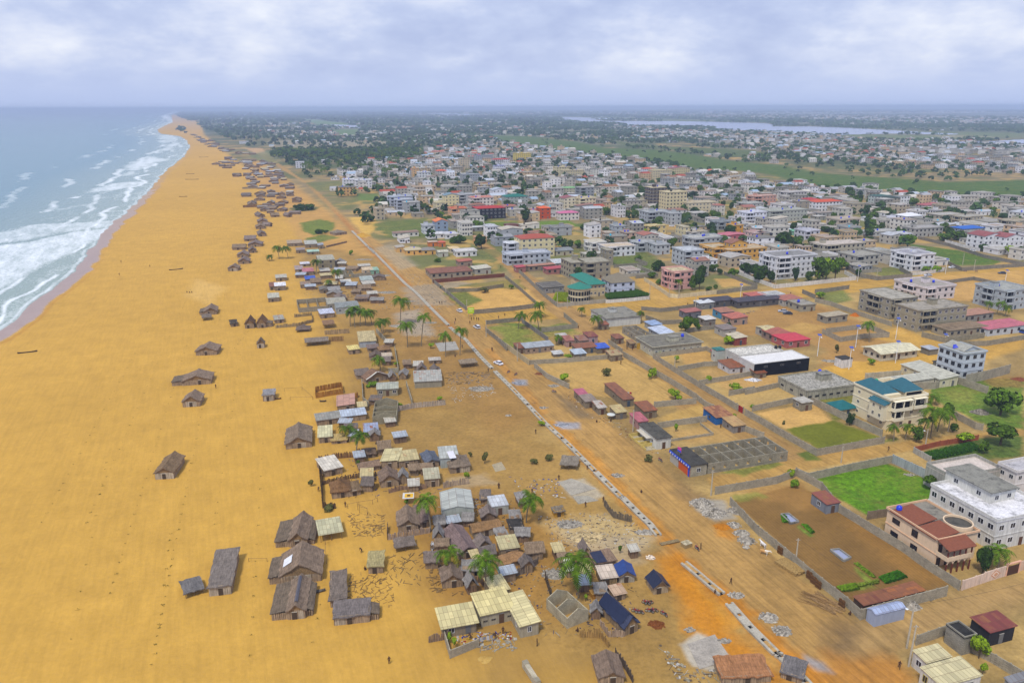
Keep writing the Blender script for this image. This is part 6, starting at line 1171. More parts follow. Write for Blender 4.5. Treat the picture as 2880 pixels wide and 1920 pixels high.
S1=HB('e',(1630,1290),(1765,1262),(1458,1158),3.3,wall='a39c88',roof='flat',rcol='47443e',ov=.25,nf=1,nl=0,block=True,doors='',label='corner shop with blue and orange front beside the roofless rooms',name='shop',cat='shop',land='blue and orange corner shop')
_,sw,sd,sg=frame3(q('e',1630,1290),q('e',1765,1262),q('e',1458,1158),3.3)
sb=MB();sb.box(-.22,-.02,.2,sd*.55,0,2.5,mat_plain('c4561c',.6));sb.box(-.24,-.02,sd*.58,sd-.2,0,2.5,mat_plain('a8a49c'));sb.box(-.5,-.25,-.1,sd+.1,2.6,3.3,mat_plain('2a4cc0',.5));sb.box(-.3,-.26,.1,.9,0,2.5,mat_plain('2a4cc0',.5));sb.build('shop_front',None,S1)
sb=MB();
for i in range(9):sb.box(-.56,-.505,.2+i*sd/9,.55+i*sd/9,2.75,3.15,mat_plain('dfe6f2',.5))
sb.build('sign_lettering',None,S1)
sg_=MB();sg_.box(-.7,.7,-.05,.05,1.0,2.4,mat_plain('d24a9c',.5));sg_.box(-.7,.7,-.07,-.05,1.05,1.6,mat_plain('2f4fd0',.5));sg_.box(-.05,.05,0,.1,0,1.0,mat_plain('777777'));sg_.build('billboard',None,None,loc=G(*q('e',1530,1200),3.5),rz=R(-60),label='pink and blue sign board on the roof of the corner shop',cat='sign')
S2=HB('e',(1345,1062),(1462,1040),(1195,940),3.4,wall='c9c8c0',roof='flat',rcol='57544c',ov=.35,nf=1,nl=2,dirt=.4,label='white shop with dark roof and yellow porch facing the main road',name='shop',cat='shop',land='white shop with the yellow porch')
_,sw,sd,sg=frame3(q('e',1345,1062),q('e',1462,1040),q('e',1195,940),3.4)
sb=MB();yl=mat_plain('cdb564',.7,.2,.15);sb.box(-3.4,-.05,.2,sd,-.1,.15,mat_slab('b5a98c'));
for v in(.25,.38,.65,.95):sb.box(-3.4,-.05,sd*v-.08,sd*v+.08,.15,1.1,yl)
sb.box(-3.45,-3.3,.2,sd,.15,.8,yl);sb.box(-1.6,-.05,sd*.3,sd*.9,2.3,2.4,mat_plain('c8c0b0'));sb.build('porch',None,S2)
def SH(t,N_,R_,dep,lab,col='a0522d',rust=.8,h=2.3,wall='8b7d66',kind='sy',ga='g',nm='shed',**k):
 """low sheet-roofed shack by the foot of its front"""
 n=G(*q(t,*N_));gg=GA if ga=='g' else ga;ax,ay=axes(gg);w_=fit(n,ax,q(t,*R_));return house(n,w_,dep,gg,h,1,wall,kind,col,.5,.3,lab,rust=rust,nf=k.pop('nf',max(1,int(w_/3))),nl=k.pop('nl',1),ww=.9,wh=.8,frame='6a5a4a',name=nm,cat=k.pop('cat',nm),dirt=.7,**k)
SH('e',(690,755),(760,735),5,'pink-roofed stall, first of the road-side row','a8586a',0,2.4)
SH('e',(740,805),(830,780),5,'grey wooden stall behind the pink-roofed stall','87796c',.2,2.3)
SH('e',(850,860),(912,845),5,'pale board stall with patched rust and white roof in the road-side row','b5aca0',.45,2.3)
SH('e',(1060,795),(1145,780),15,'long dark red-brown roof running behind the road-side stalls','6a3626',.9,2.6)
SH('e',(1000,900),(1085,880),5,'stall with yellowish roof and blue cloth in the road-side row','b5a26e',.3,2.3)
SH('e',(1235,895),(1340,885),7,'shed with bright rusty orange roof above the pink-roofed shop','b5602c',.9,2.6)
SH('e',(1185,985),(1262,950),6,'shop with pink-red roof beside the leaning utility pole','a85a62',0,2.6,'b58c84')
SH('e',(1840,945),(1975,925),7.5,'long blue-walled shack with orange rusty roof by the side street','b07a48',.7,2.5,'2c66a8')
SH('e',(1985,1015),(2085,1000),6,'grey plank shack with tan roof right of the blue-walled shack','b08d58',.3,2.3,'8f8880')
SH('e',(235,348),(472,322),5.5,'long low house with smooth grey sheet roof near the two-palm garden','9aa0a4',.03,2.5,'a38d78',nf=5)
SH('e',(172,345),(232,340),6,'short rust-roofed room at the left end of the long grey-roofed house','7a4632',.9,2.3)
SH('e',(580,290),(642,278),6,'pinkish hut with half rusted roof, left in the rusty roof row','a3655a',.6,2.7,'b09088')
SH('e',(520,262),(600,250),5,'pale roofed hut behind the half rusted pinkish hut','b0aba4',.2,2.5)
SH('e',(690,285),(765,262),6,'hut with speckled rusty roof in the middle of the rusty roof row','8f6a58',.6,2.5,'9a8c80')
SH('e',(765,262),(842,250),6,'pink-walled hut with dark red roof at the right end of the rusty roof row','7c3230',.7,3.0,'b79a9c')
SH('e',(665,350),(835,330),5,'long hut with orange-brown roof, two roofs wide','9c5a34',.9,2.4)
SH('e',(840,345),(940,330),5,'hut under a bright blue tarpaulin and rust roof by the side street','2f58b8',.2,2.2)
SH('e',(650,395),(745,375),5,'hut with light blue-grey sheet roof inside the big sand plot wall','a6b2bc',.02,2.2)
SH('e',(475,375),(552,365),3,'very low whitish roof against the plot wall','b5b5b2',.05,1.2)
SH('e',(955,410),(1050,395),5,'plank hut with yellowish rusty roof in the corner of the big sand plot','a89468',.5,2.4)
SH('e',(1865,408),(1975,398),6,'low hut with crimson roof left of the white-roofed hall','9c3038',.1,2.2)
SH('e',(1955,515),(2150,495),8,'hut with rust-brown roof and white cloth front before the black wall','a5582e',.85,2.3,'c9c6c8')
SH('e',(2180,555),(2260,530),4,'small rusty lean-to below the black wall','9a5030',.9,2.0)
SH('e',(995,265),(1060,245),5,'dark brown plank shack by the bend of the side street','6a3c30',.8,2.4)
SH('e',(1120,300),(1160,290),4,'tiny brown stall beside the house with the yellow door','8c7048',.4,2.0)
HB('e',(1310,292),(1720,240),(1165,222),3.8,wall='bdb8a2',roof='flat',rcol='7c776a',ov=.6,nf=7,nl=3,parapet=.25,dirt=.6,label='wide cream house with stained roof and a blue tank on the side street',land='wide cream house with the blue tank',stair=(.45,.3,4,3,1.8),ww=1.0,wh=1.0)
water_tank(G(*q('e',1558,200),5.2),'1c35c8','stained roof of the wide cream house')
gd=MB();gd.box(0,1.8,-.1,0,0,2.6,mat_plain('b8902c',.6));thing_mb(gd,'gate',*q('e',1172,305),'yellow metal door of the wide cream house','gate',18)
shell(q('e',1180,190),q('e',1300,165),q('e',1030,150),3.0,2,2,None,'roofless grey walls behind the dark brown plank shack','989080',zp=3)
HB('e',(1375,180),(1480,160),(1290,95),2.9,wall='9fa3a6',roof='sx',rcol='b5bfd0',ov=.5,rise=.5,nf=1,nl=2,rust=.0,label='house with shining pale blue sheet roof left of the twin round trees')
HB('e',(1300,105),(1380,90),(1235,82),2.6,wall='9a9a94',roof='sx',rcol='8aa0c0',ov=.4,rise=.3,nf=1,nl=1,rust=.05,label='smaller blue roof behind the shining pale blue roof')
HB('e',(918,50),(1205,12),(780,-15),3.9,wall='c4c4be',roof='flat',rcol='8a867a',ov=.5,nf=0,nl=2,doors='',dirt=.4,label='long hall with white shutters on the corner of the cross street',name='hall',cat='hall',land='long hall with white shutters',stair=(.35,.5,3,3,1.8))
SH('e',(880,145),(935,130),4,'little red-brown kiosk below the corner of the shuttered hall','a0604a',.7,2.4)
HB('a',(1100,998),(1352,935),(1045,925),2.6,wall='98a0b4',roof='gx',rcol='9aa6c2',ov=.1,rise=.5,nf=0,nl=0,doors='',rust=.0,dirt=.2,label='shiny blue-grey metal shed outside the farm wall',name='shed',cat='shed',land='shiny blue-grey metal shed')
HB('a',(1000,915),(1252,850),(920,845),2.2,wall='5a4636',roof='sy',rcol='7a3f2c',ov=.2,rise=.2,nf=1,nl=0,rust=.9,label='low shed with dark rust roof and one tan sheet in the farm corner',name='shed',cat='shed')
HB('a',(1270,850),(1510,785),(1170,785),2.2,wall='5f4a38',roof='sx',rcol='a4632e',ov=.2,rise=.2,nf=1,nl=0,rust=.75,label='low shed with striped orange and rust roof along the farm wall',name='shed',cat='shed')
HB('a',(2065,1140),(2275,1065),(1900,1045),3.2,wall='2c2a2c',roof='sy',rcol='7a3830',ov=.3,rise=.3,nf=1,nl=0,rust=.5,label='dark-walled shed with red-brown sheet roof at the lower right',name='shed',cat='shed',land='dark-walled shed with the red-brown roof')
A=HB('a',(1850,1195),(1945,1150),(1705,1075),3.6,wall='948f82',roof='flat',rcol='33312e',ov=.1,parapet=.3,nf=0,nl=0,block=True,doors='f',label='narrow grey concrete room with black pooled roof at the lower right',name='room',cat='building')
A=HB('a',(1530,1400),(1720,1290),(1450,1270),2.9,wall='cfcac0',roof='sy',rcol='c2b78c',ov=.2,rise=.3,nf=0,nl=1,rust=.12,label='white house with cracked cream sheet roof at the lower right corner',ga=GA)
B=HB('a',(1660,1600),(2010,1560),(1530,1395),2.9,wall='cfcac0',roof='sy',rcol='c2b78c',ov=.2,rise=.3,nf=2,nl=2,rust=.12,ww=1.0,wh=1.4,frame='b0a050',label='x',ga=GA);merge(A,B)
HB('a',(2240,1580),(2420,1520),(2200,1530),2.8,wall='8f8b80',roof='sy',rcol='7a7a7c',ov=.2,rise=.4,nf=0,nl=0,rust=.1,label='grey roof corner at the bottom right edge of the picture',name='shed',cat='shed',doors='')
HB('a',(690,65),(800,40),(565,-30),2.6,wall='7c8088',roof='sy',rcol='8c4a3c',ov=.2,rise=.3,nf=1,nl=1,rust=.6,label='metal shack with rust and white roof inside the farm wall',name='shack',cat='shack')
W([('e',1835,1530),('e',2351,1440),('d',430,1375)],label='block wall along the near side of the village street above the ploughed field',**GW)
W([('d',425,1370),('d',525,1415),('d',900,1330),('d',1240,1262)],label='block wall along the street side of the bright green field',h=2.3,**GW)
W([('d',430,1375),('d',640,1490),('a',790,130),('a',1030,280),('a',1310,450),('a',1510,595),('a',1800,785)],label='long block wall between the ploughed field and the peach house',**GW)
W([('a',1030,190),('a',1200,165)],label='short brownish wall joining the green field to the peach house',hexc='8a7a66',**GW)
W([('d',1240,1265),('d',1640,1450)],label='pale metal sheet wall on the right side of the bright green field',h=2.6,hexc='a3a8a8',plain=True)
W([('b',1960,70),('b',2184+20,330),('a',100,310),('a',330,500),('a',640,760),('a',850,925),('a',970,1035)],label='road-side block wall of the ploughed field',**GW)
W([('a',970,1035),('a',1340,930),('a',1690,835)],label='block wall closing the near end of the ploughed field',h=2.4,**GW)
W([('e',65,295),('e',262,440)],label='short pale plastered wall beside the two-palm garden',hexc='b3a583',plain=True,h=2.3)
W([('e',270,435),('e',640,412),('e',950,385)],label='back wall of the big sand plot',h=1.8,**GW)
W([('e',310,462),('e',420,555),('e',600,640)],label='road-side wall of the big sand plot',h=2.0,**GW)
W([('e',1060,370),('e',1270,490),('e',1460,600),('e',1670,730)],label='long wall of the big sand plot along the side street',h=2.2,**GW)
W([('e',1670,765),('e',1320,795)],label='near wall of the big sand plot with small bushes',h=2.0,**GW)
W([('e',1680,735),('e',1750,790),('e',1880,850)],label='short wall along the side street behind the blue-walled shack',h=2.0,**GW)
W([('e',1350,975),('e',1500,950),('e',1760,915)],label='wall between the two sandy yards behind the road-side shops',h=2.0,**GW)
W([('e',2085,1000),('e',2240,1060)],label='wall piece leading from the tan-roofed shack to the roofless rooms',h=2.0,**GW)
W([('e',1450,1085),('e',1815,1030),('e',1710,945)],label='low foundation walls in the yard behind the white shop',h=.8,**GW)
W([('e',935,260),('e',1050,340)],label='dark wall right of the blue tarpaulin hut',h=1.9,**GW)
W([('e',1310,385),('e',1490,500),('e',1700,630),('e',1860,725),('e',2025,825)],label='long wall on the far side of the side street up to the red gate',h=2.2,**GW)
gt=MB();gt.box(0,3.6,-.05,.05,0,2.1,mat_plain('a3262a',.6,.2,.2));gt.box(-.2,0,-.15,.15,0,2.5,mat_block());gt.box(3.6,3.8,-.15,.15,0,2.5,mat_block());gt.box(1.75,1.85,-.07,.07,0,2.15,mat_plain('5a1a1a'));thing_mb(gt,'gate',*q('e',2068,850),'bright red double gate in the wall of the side street','gate',107)
W([('e',2085,862),('e',2200,925),('e',2351,1015),('d',600,1205),('d',1168,1098)],label='block wall round the sand and grass plot at the street corner',h=2.2,**GW)
W([('d',1150,1045),('d',880,925),('d',560,765)],label='wall between the grass plot and the cream villa',h=2.4,**GW)
W([('d',60,830),('d',410,755)],label='back wall of the sand plot beside the small block hut',h=2.0,**GW)
W([('e',1950,700),('e',2160,660),('d',0,690),('d',290,625)],label='dividing wall behind the sandy plots with light bushes',h=1.9,**GW)
W([('e',1700,608),('e',1930,570),('e',2170,525)],label='dividing wall below the rust-brown white-fronted hut',h=1.9,**GW)
W([('e',1520,490),('e',1740,450),('e',1975,440)],label='dividing wall below the crimson-roofed hut',h=1.9,**GW)
W([('e',1330,375),('e',1560,345),('e',1760,318),('e',1850,365)],label='dividing wall below the wide cream house',h=1.9,**GW)
W([('d',1100,660),('d',1600,640),('d',1770,590),('d',2040,680)],label='block wall behind the cream villa and its garden',h=2.6,**GW)
W([('d',1720,860),('d',1940,980),('d',2000,990)],label='garden wall right of the palms of the cream villa',h=2.2,**GW)
W([('d',1430,1170),('d',1640,1120),('d',1960,1070)],label='orange-red garden wall beside the village street',h=1.6,hexc='a3583a',plain=True)
W([('d',1420,1180),('d',1560,1260)],label='pale garden wall at the end of the orange-red wall',h=1.8,hexc='a8a69c',plain=True)
W([('a',1440,1250),('a',1710,1155)],label='wall left of the narrow concrete room at the lower right',h=2.2,**GW)
W([('a',1890,1300),('a',2100,1410),('a',2351,1560)],label='wall running off the lower right corner',h=2.0,**GW)
W([('d',650,175),('d',800,245),('d',1000,215),('d',1210,205),('d',1030,130),('d',680,170)],label='square roofless enclosure wall beside the tall market palm',h=2.2,**GW)
for t_,v,lb,h_,c_x in(('e',(0,240,75,320),'wall at the road corner of the two-palm garden',2.0,'928a78'),('i',(1000,1330,1200,1490,1225,1520),'road-side wall of the garden with the tall palms',2.0,'8b8474'),('i',(1010,1250,1420,1210),'wall along the cross street above the garden with the tall palms',2.0,'8a8270'),('i',(1410,1230,1700,1440),'dividing wall beside the two crossing palms',2.0,'86807a'),('i',(1630,1340,2030,1290,1880,1165),'wall round the small plot right of the crossing palms',2.2,'9b9480'),('i',(860,1135,1300,1095,1570,1060),'near wall of the sandy plot along the cross street',2.2,'8c8370'),('i',(400,770,560,900,780,1090),'road-side wall of the sandy plot',2.0,'8a8478'),('i',(1220,730,1400,880,1580,1040),'side-street wall of the sandy plot',2.0,'8c8474'),('i',(560,890,900,880,1200,830),'dividing wall with bushes in the sandy plot',2.0,'8a826c'),('i',(410,785,820,750,1210,715),'brick-red panelled wall below the big brown flat roof',2.2,'7a4a38'),('i',(1300,600,1430,720,1650,930,1800,1050),'wall along the side street left of the green-roofed villa',2.2,'9a9484'),('i',(1810,1055,2350,1005),'stone-faced wall in front of the round glazed villa',2.0,'aca594'),('h',(0,1010,270,990,490,965),'white wavy wall with black openings on the cross street',1.7,'d8d6d0'),('h',(430,760,590,860,710,945,810,955,1250,905),'cream and orange wall round the pink villa',2.1,'d6c8a4'),('h',(1250,910,1700,850,1690,810),'grey wall right of the cream and orange wall',2.2,'928c7c'),('h',(1330,690,1500,760,1700,830),'wall along the lane behind the sandy garden',2.0,'8a8478'),('h',(1450,670,1640,750,1900,845,2350,800),'white arched wall round the big white villa',2.2,'dad6ce'),('g',(0,800,130,785,460,750,330,680),'white scalloped wall below the leafy garden',2.2,'dad6ce'),('g',(1080,700,1300,680,1450,645),'white garden wall below the white villa on the right',2.0,'d8d4cc'),('g',(350,620,510,720,700,755,1090,720,950,640),'wall round the green courtyard below the grey villa',2.4,'8c8678'),('g',(1330,500,1650,650,2000,620,2350,600),'wall in front of the vegetable field',2.2,'8c8678'),('g',(1160,290,1500,370,1900,500,2350,590),'long wall behind the vegetable field',2.2,'8a8478'),('g',(1460,330,1850,430),'white wall with green hedge before the red-roofed white villa',2.2,'dcdad6'),('g',(1340,790,1500,790,1780,750,2160,830),'wall round the sandy square on the far right',2.0,'8c8678'),('g',(0,900,180,880,380,850),'wall left of the big grey building site',2.2,'8f8878'),('g',(0,1000,180,1040,400,1120,860,1270),'cream wall before the big grey building site',2.2,'a09884'),('g',(1200,1390,1480,1460,1900,1400),'ribbed wall behind the pale blue-grey house',2.4,'988f78'),('g',(1500,1500,1930,1490,2352,1420),'wall along the sandy strip at the far right',2.2,'98907c'),('h',(400,1090,620,1110,800,1090,1000,1060),'wall of the sandy yard on the cross street',2.0,'8c8474'),('h',(450,1190,620,1250,850,1240),'near wall of the sandy yard on the cross street',2.0,'8e8676'),('h',(900,1340,1330,1290),'wall right of the twin round trees',2.0,'969080'),('h',(2210,900,2352,960),'grey wall at the left of the building site',2.2,'8a8478')):
 W(t_,*v,h=h_,hexc=c_x,label=lb,plain=c_x[0]in 'da',posts=4)
def drain(pts,lab,cover=.55,wdt=1.5,orange=0,seed=0,hole=.75):
 """cast concrete drain with square openings along its lid"""
 rn=random.Random(seed);P3=[G(x,y)for x,y in pts];o=P3[0].copy();root=empty('drain',o,0,label=lab,cat='drain',group=None);wl=MB();lid=MB();m=mat_slab('b3ac9c',.45);mo=mat_plain('bd955a',.9,.1,.25);pit=MB()
 for a,b in zip(P3,P3[1:]):
  a,b=a-o,b-o;L_=(b-a).length;d=(b-a)/L_;n_=Vector((-d.y,d.x,0));h=.45
  for sg in(-1,1):p0=a+n_*sg*wdt*.36;p1=b+n_*sg*wdt*.36;wl.wallseg(p0,p1,wdt*.28,-.3,h,m)
  pit.prism([a-n_*(wdt/2-.2),b-n_*(wdt/2-.2),b+n_*(wdt/2-.2),a+n_*(wdt/2-.2)],-.3,.02,mat_dark())
  n=max(1,round(L_/3.3))
  for i in range(n):
   s0=L_*i/n;s1=L_*(i+1)/n;g=hole;mm=mo if(rn.random()<orange)else m
   A_=a+d*(s0+g/2+.0);B_=a+d*(s1-g/2);hw=wdt*.22
   lid.prism([A_-n_*hw,B_-n_*hw,B_+n_*hw,A_+n_*hw],h-.12,h-.01-.01*(i%2),mm)
 wl.build('side_wall',None,root);lid.build('cover_slab',None,root);pit.build('channel',None,root);return root
drain(q('n',1770,1110,1860,1200,1900,1240),'farthest finished piece of the concrete drain beside the yellow sand heap',seed=1,hole=.3,wdt=1.8)
drain(q('n',1905,1245,1960,1300)+q('j',2050,390,2200,545,2352,700)+q('i',90,790,220,900,370,1055),'long concrete drain section running past the palms to the cross street',seed=2,hole=.5,wdt=1.6)
drain(q('i',375,1060,480,1165,580,1262),'drain section ending at the junction with the cross street',seed=3,hole=.6)
drain(q('i',598,1285,660,1340,780,1430)+q('f',1950,370,2050,470),'drain section below the junction with row of square openings',seed=4)
drain(q('f',2075,495,2210,630,2351,775),'drain section with orange earth on its lid, by the parked white car',orange=.5,seed=5)
drain(q('e',258,785,400,935,540,1060),'orange-dusted drain section opposite the pink-roofed stall',orange=.6,seed=6)
drain(q('e',550,1070,700,1220,815,1335),'drain section beside the flat grey stall',seed=7,orange=.2)
drain(q('e',825,1345,960,1480,1040,1560)+q('b',1050,10,1190,150,1280,235,1355,330),'drain section ending in the orange earth with open channel end',orange=.2,seed=8,wdt=1.7,hole=.8)
drain(q('b',1570,560,1690,660,1790,745,1890,825),'short separate drain section on the orange earth',orange=.5,seed=9,wdt=1.8,hole=.8)
drain(q('b',1950,905,2130,1110,2351,1330)+q('a',300,1350,500,1560,620,1690),'nearest drain section running off the lower edge',orange=.35,seed=10,wdt=1.8,hole=.85)
RB=mat_rubble('9e978b');RB2=mat_rubble('938c80');OR=mat_plain('b5731a',.95,.1,.2,2)
for t,x,y,wd,hg,m,lab,st,rt in(('a',200,1020,170,.9,RB,'grey stone heap beside the nearest drain, upper one',90,.8),('a',310,1130,170,.8,RB,'grey stone heap beside the nearest drain, lower one',90,.8),('a',1400,925,170,1.3,RB,'light rubble heap against the shiny metal shed',80,.7),('a',1550,860,70,1.0,RB2,'small rubble heap against the field wall',30,.8),('a',650,1000-820,1,.1,RB,'',0,1),('b',1720,60,220,1.6,RB,'large whitish rubble heap at the village street corner',150,.8),('b',1830,140,230,1.5,RB,'large rubble heap nearer the road, right of the biggest heap',150,.7),('b',2010,120,150,1.2,RB2,'rubble heap leaning on the field wall',80,.9),('b',1990,240,130,.9,RB,'small round heap of grey gravel by the road wall',60,.8),('b',2060,310,150,1.0,RB,'gravel heap in the middle of the road-side row',70,.8),('b',2100,370,160,1.0,RB2,'gravel heap at the near end of the road-side row',70,.8),('b',2090,425,60,.4,RB,'tiny gravel heap beside the white cow',20,.8),('b',2010,830,140,.5,RB,'flat gravel patch near the man in blue',60,.7),('b',1340,1075,150,.8,mat_plain('7e4a22',.95,.1,.25,2),'dark red-brown earth mound beside the motorcycles',20,.8),('b',480,650,230,.6,RB2,'low mass of grey debris behind the tall palm',120,.7),('b',1620,1120,90,.4,RB2,'loose stones above the big floor slab',40,.8),('b',1910,1215,110,.3,RB,'line of white rubble right of the big floor slab',40,.6),('b',2050,1420,160,.5,RB2,'scattered debris at the near corner of the big floor slab',70,.7),('b',1240,300,180,.4,RB,'strip of white stones left of the drain end',100,.5),('b',740,340,330,.3,mat_rubble('b09c74'),'spread of sandy rubble in the demolished yard',160,.6),('b',600,230,260,.3,RB2,'grey rubble spread below the road-side palm',120,.6),('b',1290,510,80,.4,mat_rubble('cdbfae'),'pinkish white rubble pile on the orange earth',40,.8),('c',1990,1370,130,.5,mat_plain('b89650',.95,.1,.1),'small round sand mound below the yard with hanging washing',6,.8),('b',1900,250,170,.5,OR,'orange sand heap between the gravel heaps',5,.7),('e',175,590,130,.35,mat_rubble('8f9096'),'flat blue-grey gravel heap beside the parked car',30,.7),('e',540,945,150,.35,mat_rubble('8f9096'),'flat blue-grey gravel heap opposite the road-side stalls',30,.6),('e',385,800,80,.3,RB2,'small gravel patch between the two blue-grey heaps',30,.8),('e',1010,1370,110,.4,RB2,'small gravel heap near the corner shop',50,.7),('e',470,615,110,.4,RB2,'grey heap by the wheelbarrow on the main road',40,.7),('e',350,515,90,.6,mat_plain('7a4a2a',.95),'brown earth heap against the sand plot wall',20,.6),('e',1400,430,20,.3,RB,'',0,1),('d',1310,165,150,1.6,mat_plain('c09a50',.95,.1,.1),'yellow sand heap beside the big grey building site',5,.6),('d',710,405,140,.4,RB2,'pale gravel patch left of the cube-shaped white hut',40,.6),('d',925,25,90,1.5,mat_plain('b5661c',.95,.1,.1),'bright orange sand heap beside the small market house',4,.7),('d',1980,840,170,1.3,mat_rubble('7f786c'),'round ring of dark stones in the grassy garden',60,.7),('d',2310,560,140,.8,mat_plain('7a4428',.95),'brown earth heap in the far right garden',10,.7),('d',70,565,150,.5,mat_rubble('c0bec0'),'scatter of white scraps beside the rusty lean-to',60,.6),('d',1390,1365,100,.2,RB,'bits of white rubbish on the bright green field',25,.5),('n',1860,1150,150,2.2,mat_plain('bb9038',.95,.1,.1),'long yellow sand bank beside the orange trench',4,.9),('f',1250,110,140,.4,RB,'white rubble spread between the palms, upper yard',100,.6),('f',1960,640,220,.5,RB2,'rubble of a fallen house left of the drain',130,.6),('f',2190,865,60,.3,RB,'small pile of white stones near the drain',25,.6),('j',2230,890,240,.5,RB2,'long spread of grey rubble left of the long drain',120,.5),('j',1980,520,220,.4,RB2,'foundation rubble in the sand above the weathered tall house',90,.4),('j',2200,700,200,.4,RB2,'rubble strip near the green stall',80,.5),('i',130,990,180,.5,RB2,'rubble heap behind the three left palms',90,.5),('i',380,1230,160,.4,RB2,'grey foundation remains between the palms',70,.5)):
 if lab:mound(*q(t,x,y),wd/TL[t][2],hg,m,lab,ratio=rt,stones=st,name='sand_heap' if('sand' in lab or 'earth' in lab)else 'rubble_pile',cat='heap')
def debris(poly,n,lab,cols=('8a7a60','6f6250','b3a890','9a8f80','54483a'),sz=.5,seed=0,name='debris',flat=.5):
 """planks, sheets and scraps that nobody could count"""
 rn=random.Random(seed);P=[tuple(G(x,y)[:2])for x,y in poly];xs=[p[0]for p in P];ys=[p[1]for p in P];mb=MB();k=0;tr=0;o=Vector((xs[0],ys[0],0));ms=[mat_plain(c,.9,.1,.3,3)for c in cols]
 while k<n and tr<n*30:
  tr+=1;x,y=rn.uniform(min(xs),max(xs)),rn.uniform(min(ys),max(ys))
  if sdist(np.array([x]),np.array([y]),P)[0]<0:continue
  k+=1;a=rn.uniform(0,6.3);L_=rn.uniform(.4,3.2)*sz if rn.random()<flat else rn.uniform(.2,.7)*sz*1.6;w_=rn.uniform(.05,.14)if L_>1.0*sz else L_*rn.uniform(.4,1);h=rn.uniform(.03,.16);c=Vector((x,y,0))-o;u=Vector((math.cos(a),math.sin(a),rn.uniform(-.05,.15)))*L_/2;v=Vector((-math.sin(a),math.cos(a),0))*w_/2
  b=[c-u-v,c+u-v,c+u+v,c-u+v];b=[Vector((p.x,p.y,max(p.z,0)-.02))for p in b];t=[p+Vector((0,0,h))for p in b];mb.poly(b+t,[(4,5,6,7),(0,1,5,4),(1,2,6,5),(2,3,7,6),(3,0,4,7)],rn.choice(ms))
 return mb.build(name,None,None,loc=o,kind='stuff',label=lab,cat='debris')
debris(q('c',830,640,1200,640,1250,900,1000,980,830,870),150,'dry branches and broken stems strewn beside the long flat hut',('967848','a08450','846a44'),.6,1,flat=.9)
debris(q('c',830,140,1140,130,1150,330,880,340),110,'broken sticks and fallen frames on the sand above the small hut',('9a7c4c','8a6e48','a88c58'),.6,2,flat=.9)
debris(q('c',1200,480,1460,480,1440,760,1230,780),60,'loose boards lying on open sand',('8f7850','84704c'),.6,3,flat=.9)
debris(q('c',1470,580,1620,580,1640,800,1950,790,1800,830,1560,800),70,'broken fence sticks left of the palm-fronted hut',('927548','846a44'),.6,4,flat=.9)
debris(q('b',330,160,1100,120,1300,420,500,480),420,'scattered rubble and household scraps in the demolished yard',('b5aa98','9a8f80','c9c4ba','6b6054','a88a5c','7a7068'),.45,5,flat=.3)
debris(q('c',1750,1150,1950,1140,2230,1130,2250,1190,1950,1230,1760,1250),110,'clothes, basins and odds and ends in the yard of the L-shaped house',('c0c4cc','2c48a0','a02828','c9a030','4a4440','d8d8d8','7a6a5a'),.5,6,flat=.2)
debris(q('c',1880,10,2010,10,2060,160,1930,140),80,'belongings and rags heaped beside the grey hall',('5a3438','8c8c94','a8a090','4a3c34','2c50a0'),.5,7,flat=.2)
debris(q('f',1650,500,2060,500,2050,600,1660,600),150,'piled sticks, scrap and brushwood by the wide grey shed',('6a5c4c','4e463e','8a8078','9c948c'),.8,8,flat=.7)
debris(q('f',1680,620,2080,600,2090,690,1740,760),120,'broken masonry on the ground of a vanished house',('b8ae9c','9c9484','d0ccc4'),.5,9,flat=.3)
debris(q('j',1480,940,1950,900,1960,1000,1500,1040),140,'rubbish and broken walls behind the roofless grey compound',('8f8268','6e5c48','a89c84','7a4a38'),.8,10,flat=.5)
debris(q('i',40,950,420,900,500,1100,300,1400,60,1380),190,'stones and refuse on the ground between the road-side palms',('a59c8c','8a8074','c0bab0','6a6258'),.7,11,flat=.3)
debris(q('e',60,1380,500,1400,560,1560,200,1560),90,'small litter on the sand beside the cracked slab',('a59c8c','3458a8','d0d0d0','6a6258'),.5,12,flat=.3)
debris(q('b',1360,1240,1620,1460,1980,1450,2300,1500,2000,1560,1500,1560),120,'planks and litter round the big floor slab',('a59c84','8a8074','c8c4bc','6a5a48'),.7,13,flat=.5)
debris(q('c',1900,1200,2250,1190,2260,1300,1950,1290),60,'boards and stones laid at the front of the yard',('b5b0a2','a39c8c','8c8478'),.9,14,flat=.5)
debris(q('h',1000,1000,1500,1120,1800,1080,1400,1180),60,'clutter round the dark market roofs',('6a6058','8a5a48','9c9c98','3c6a90'),1.2,15,flat=.3)
debris(S([(1100,800),(1500,1150),(1460,1170),(1080,820)]),60,'small stones along the drain',('8f8474','6a5c48'),.35,16,flat=.1)
debris(q('f',1200,80,1560,60,1760,240,1300,240),160,'scraps and stones under the palms of the bare sand',('a0947c','8a7c66','c0b8a8'),.6,21,flat=.3)
debris(q('f',640,1260,1450,1180,1640,1540,700,1560),170,'odds and ends lying in the fenced yards',('8a7048','6f5c44','b8b0a0','9c8660','3458a0'),.55,22,flat=.5)
debris(q('c',1480,40,2330,20,2350,660,1560,660),300,'sticks, pots and scraps between the crowded huts',('8f7a54','6b5a44','b5ac9a','9c8660','7a6448'),.55,23,flat=.5)
debris(q('b',0,560,640,600,1180,760,1180,1200,400,1180),260,'sticks, rags and stones between the tarpaulin huts and the yellow roofs',('8f7a54','5f5040','b5ac9a','9c8660','2c3c70'),.5,24,flat=.5)
debris(q('j',1200,560,2250,620,2300,1100,1300,1060),330,'broken blocks and planks of the razed yards beside the trench',('a39a84','7a6a54','b8b0a0','8c6a48','9c9c94'),.9,25,flat=.4)
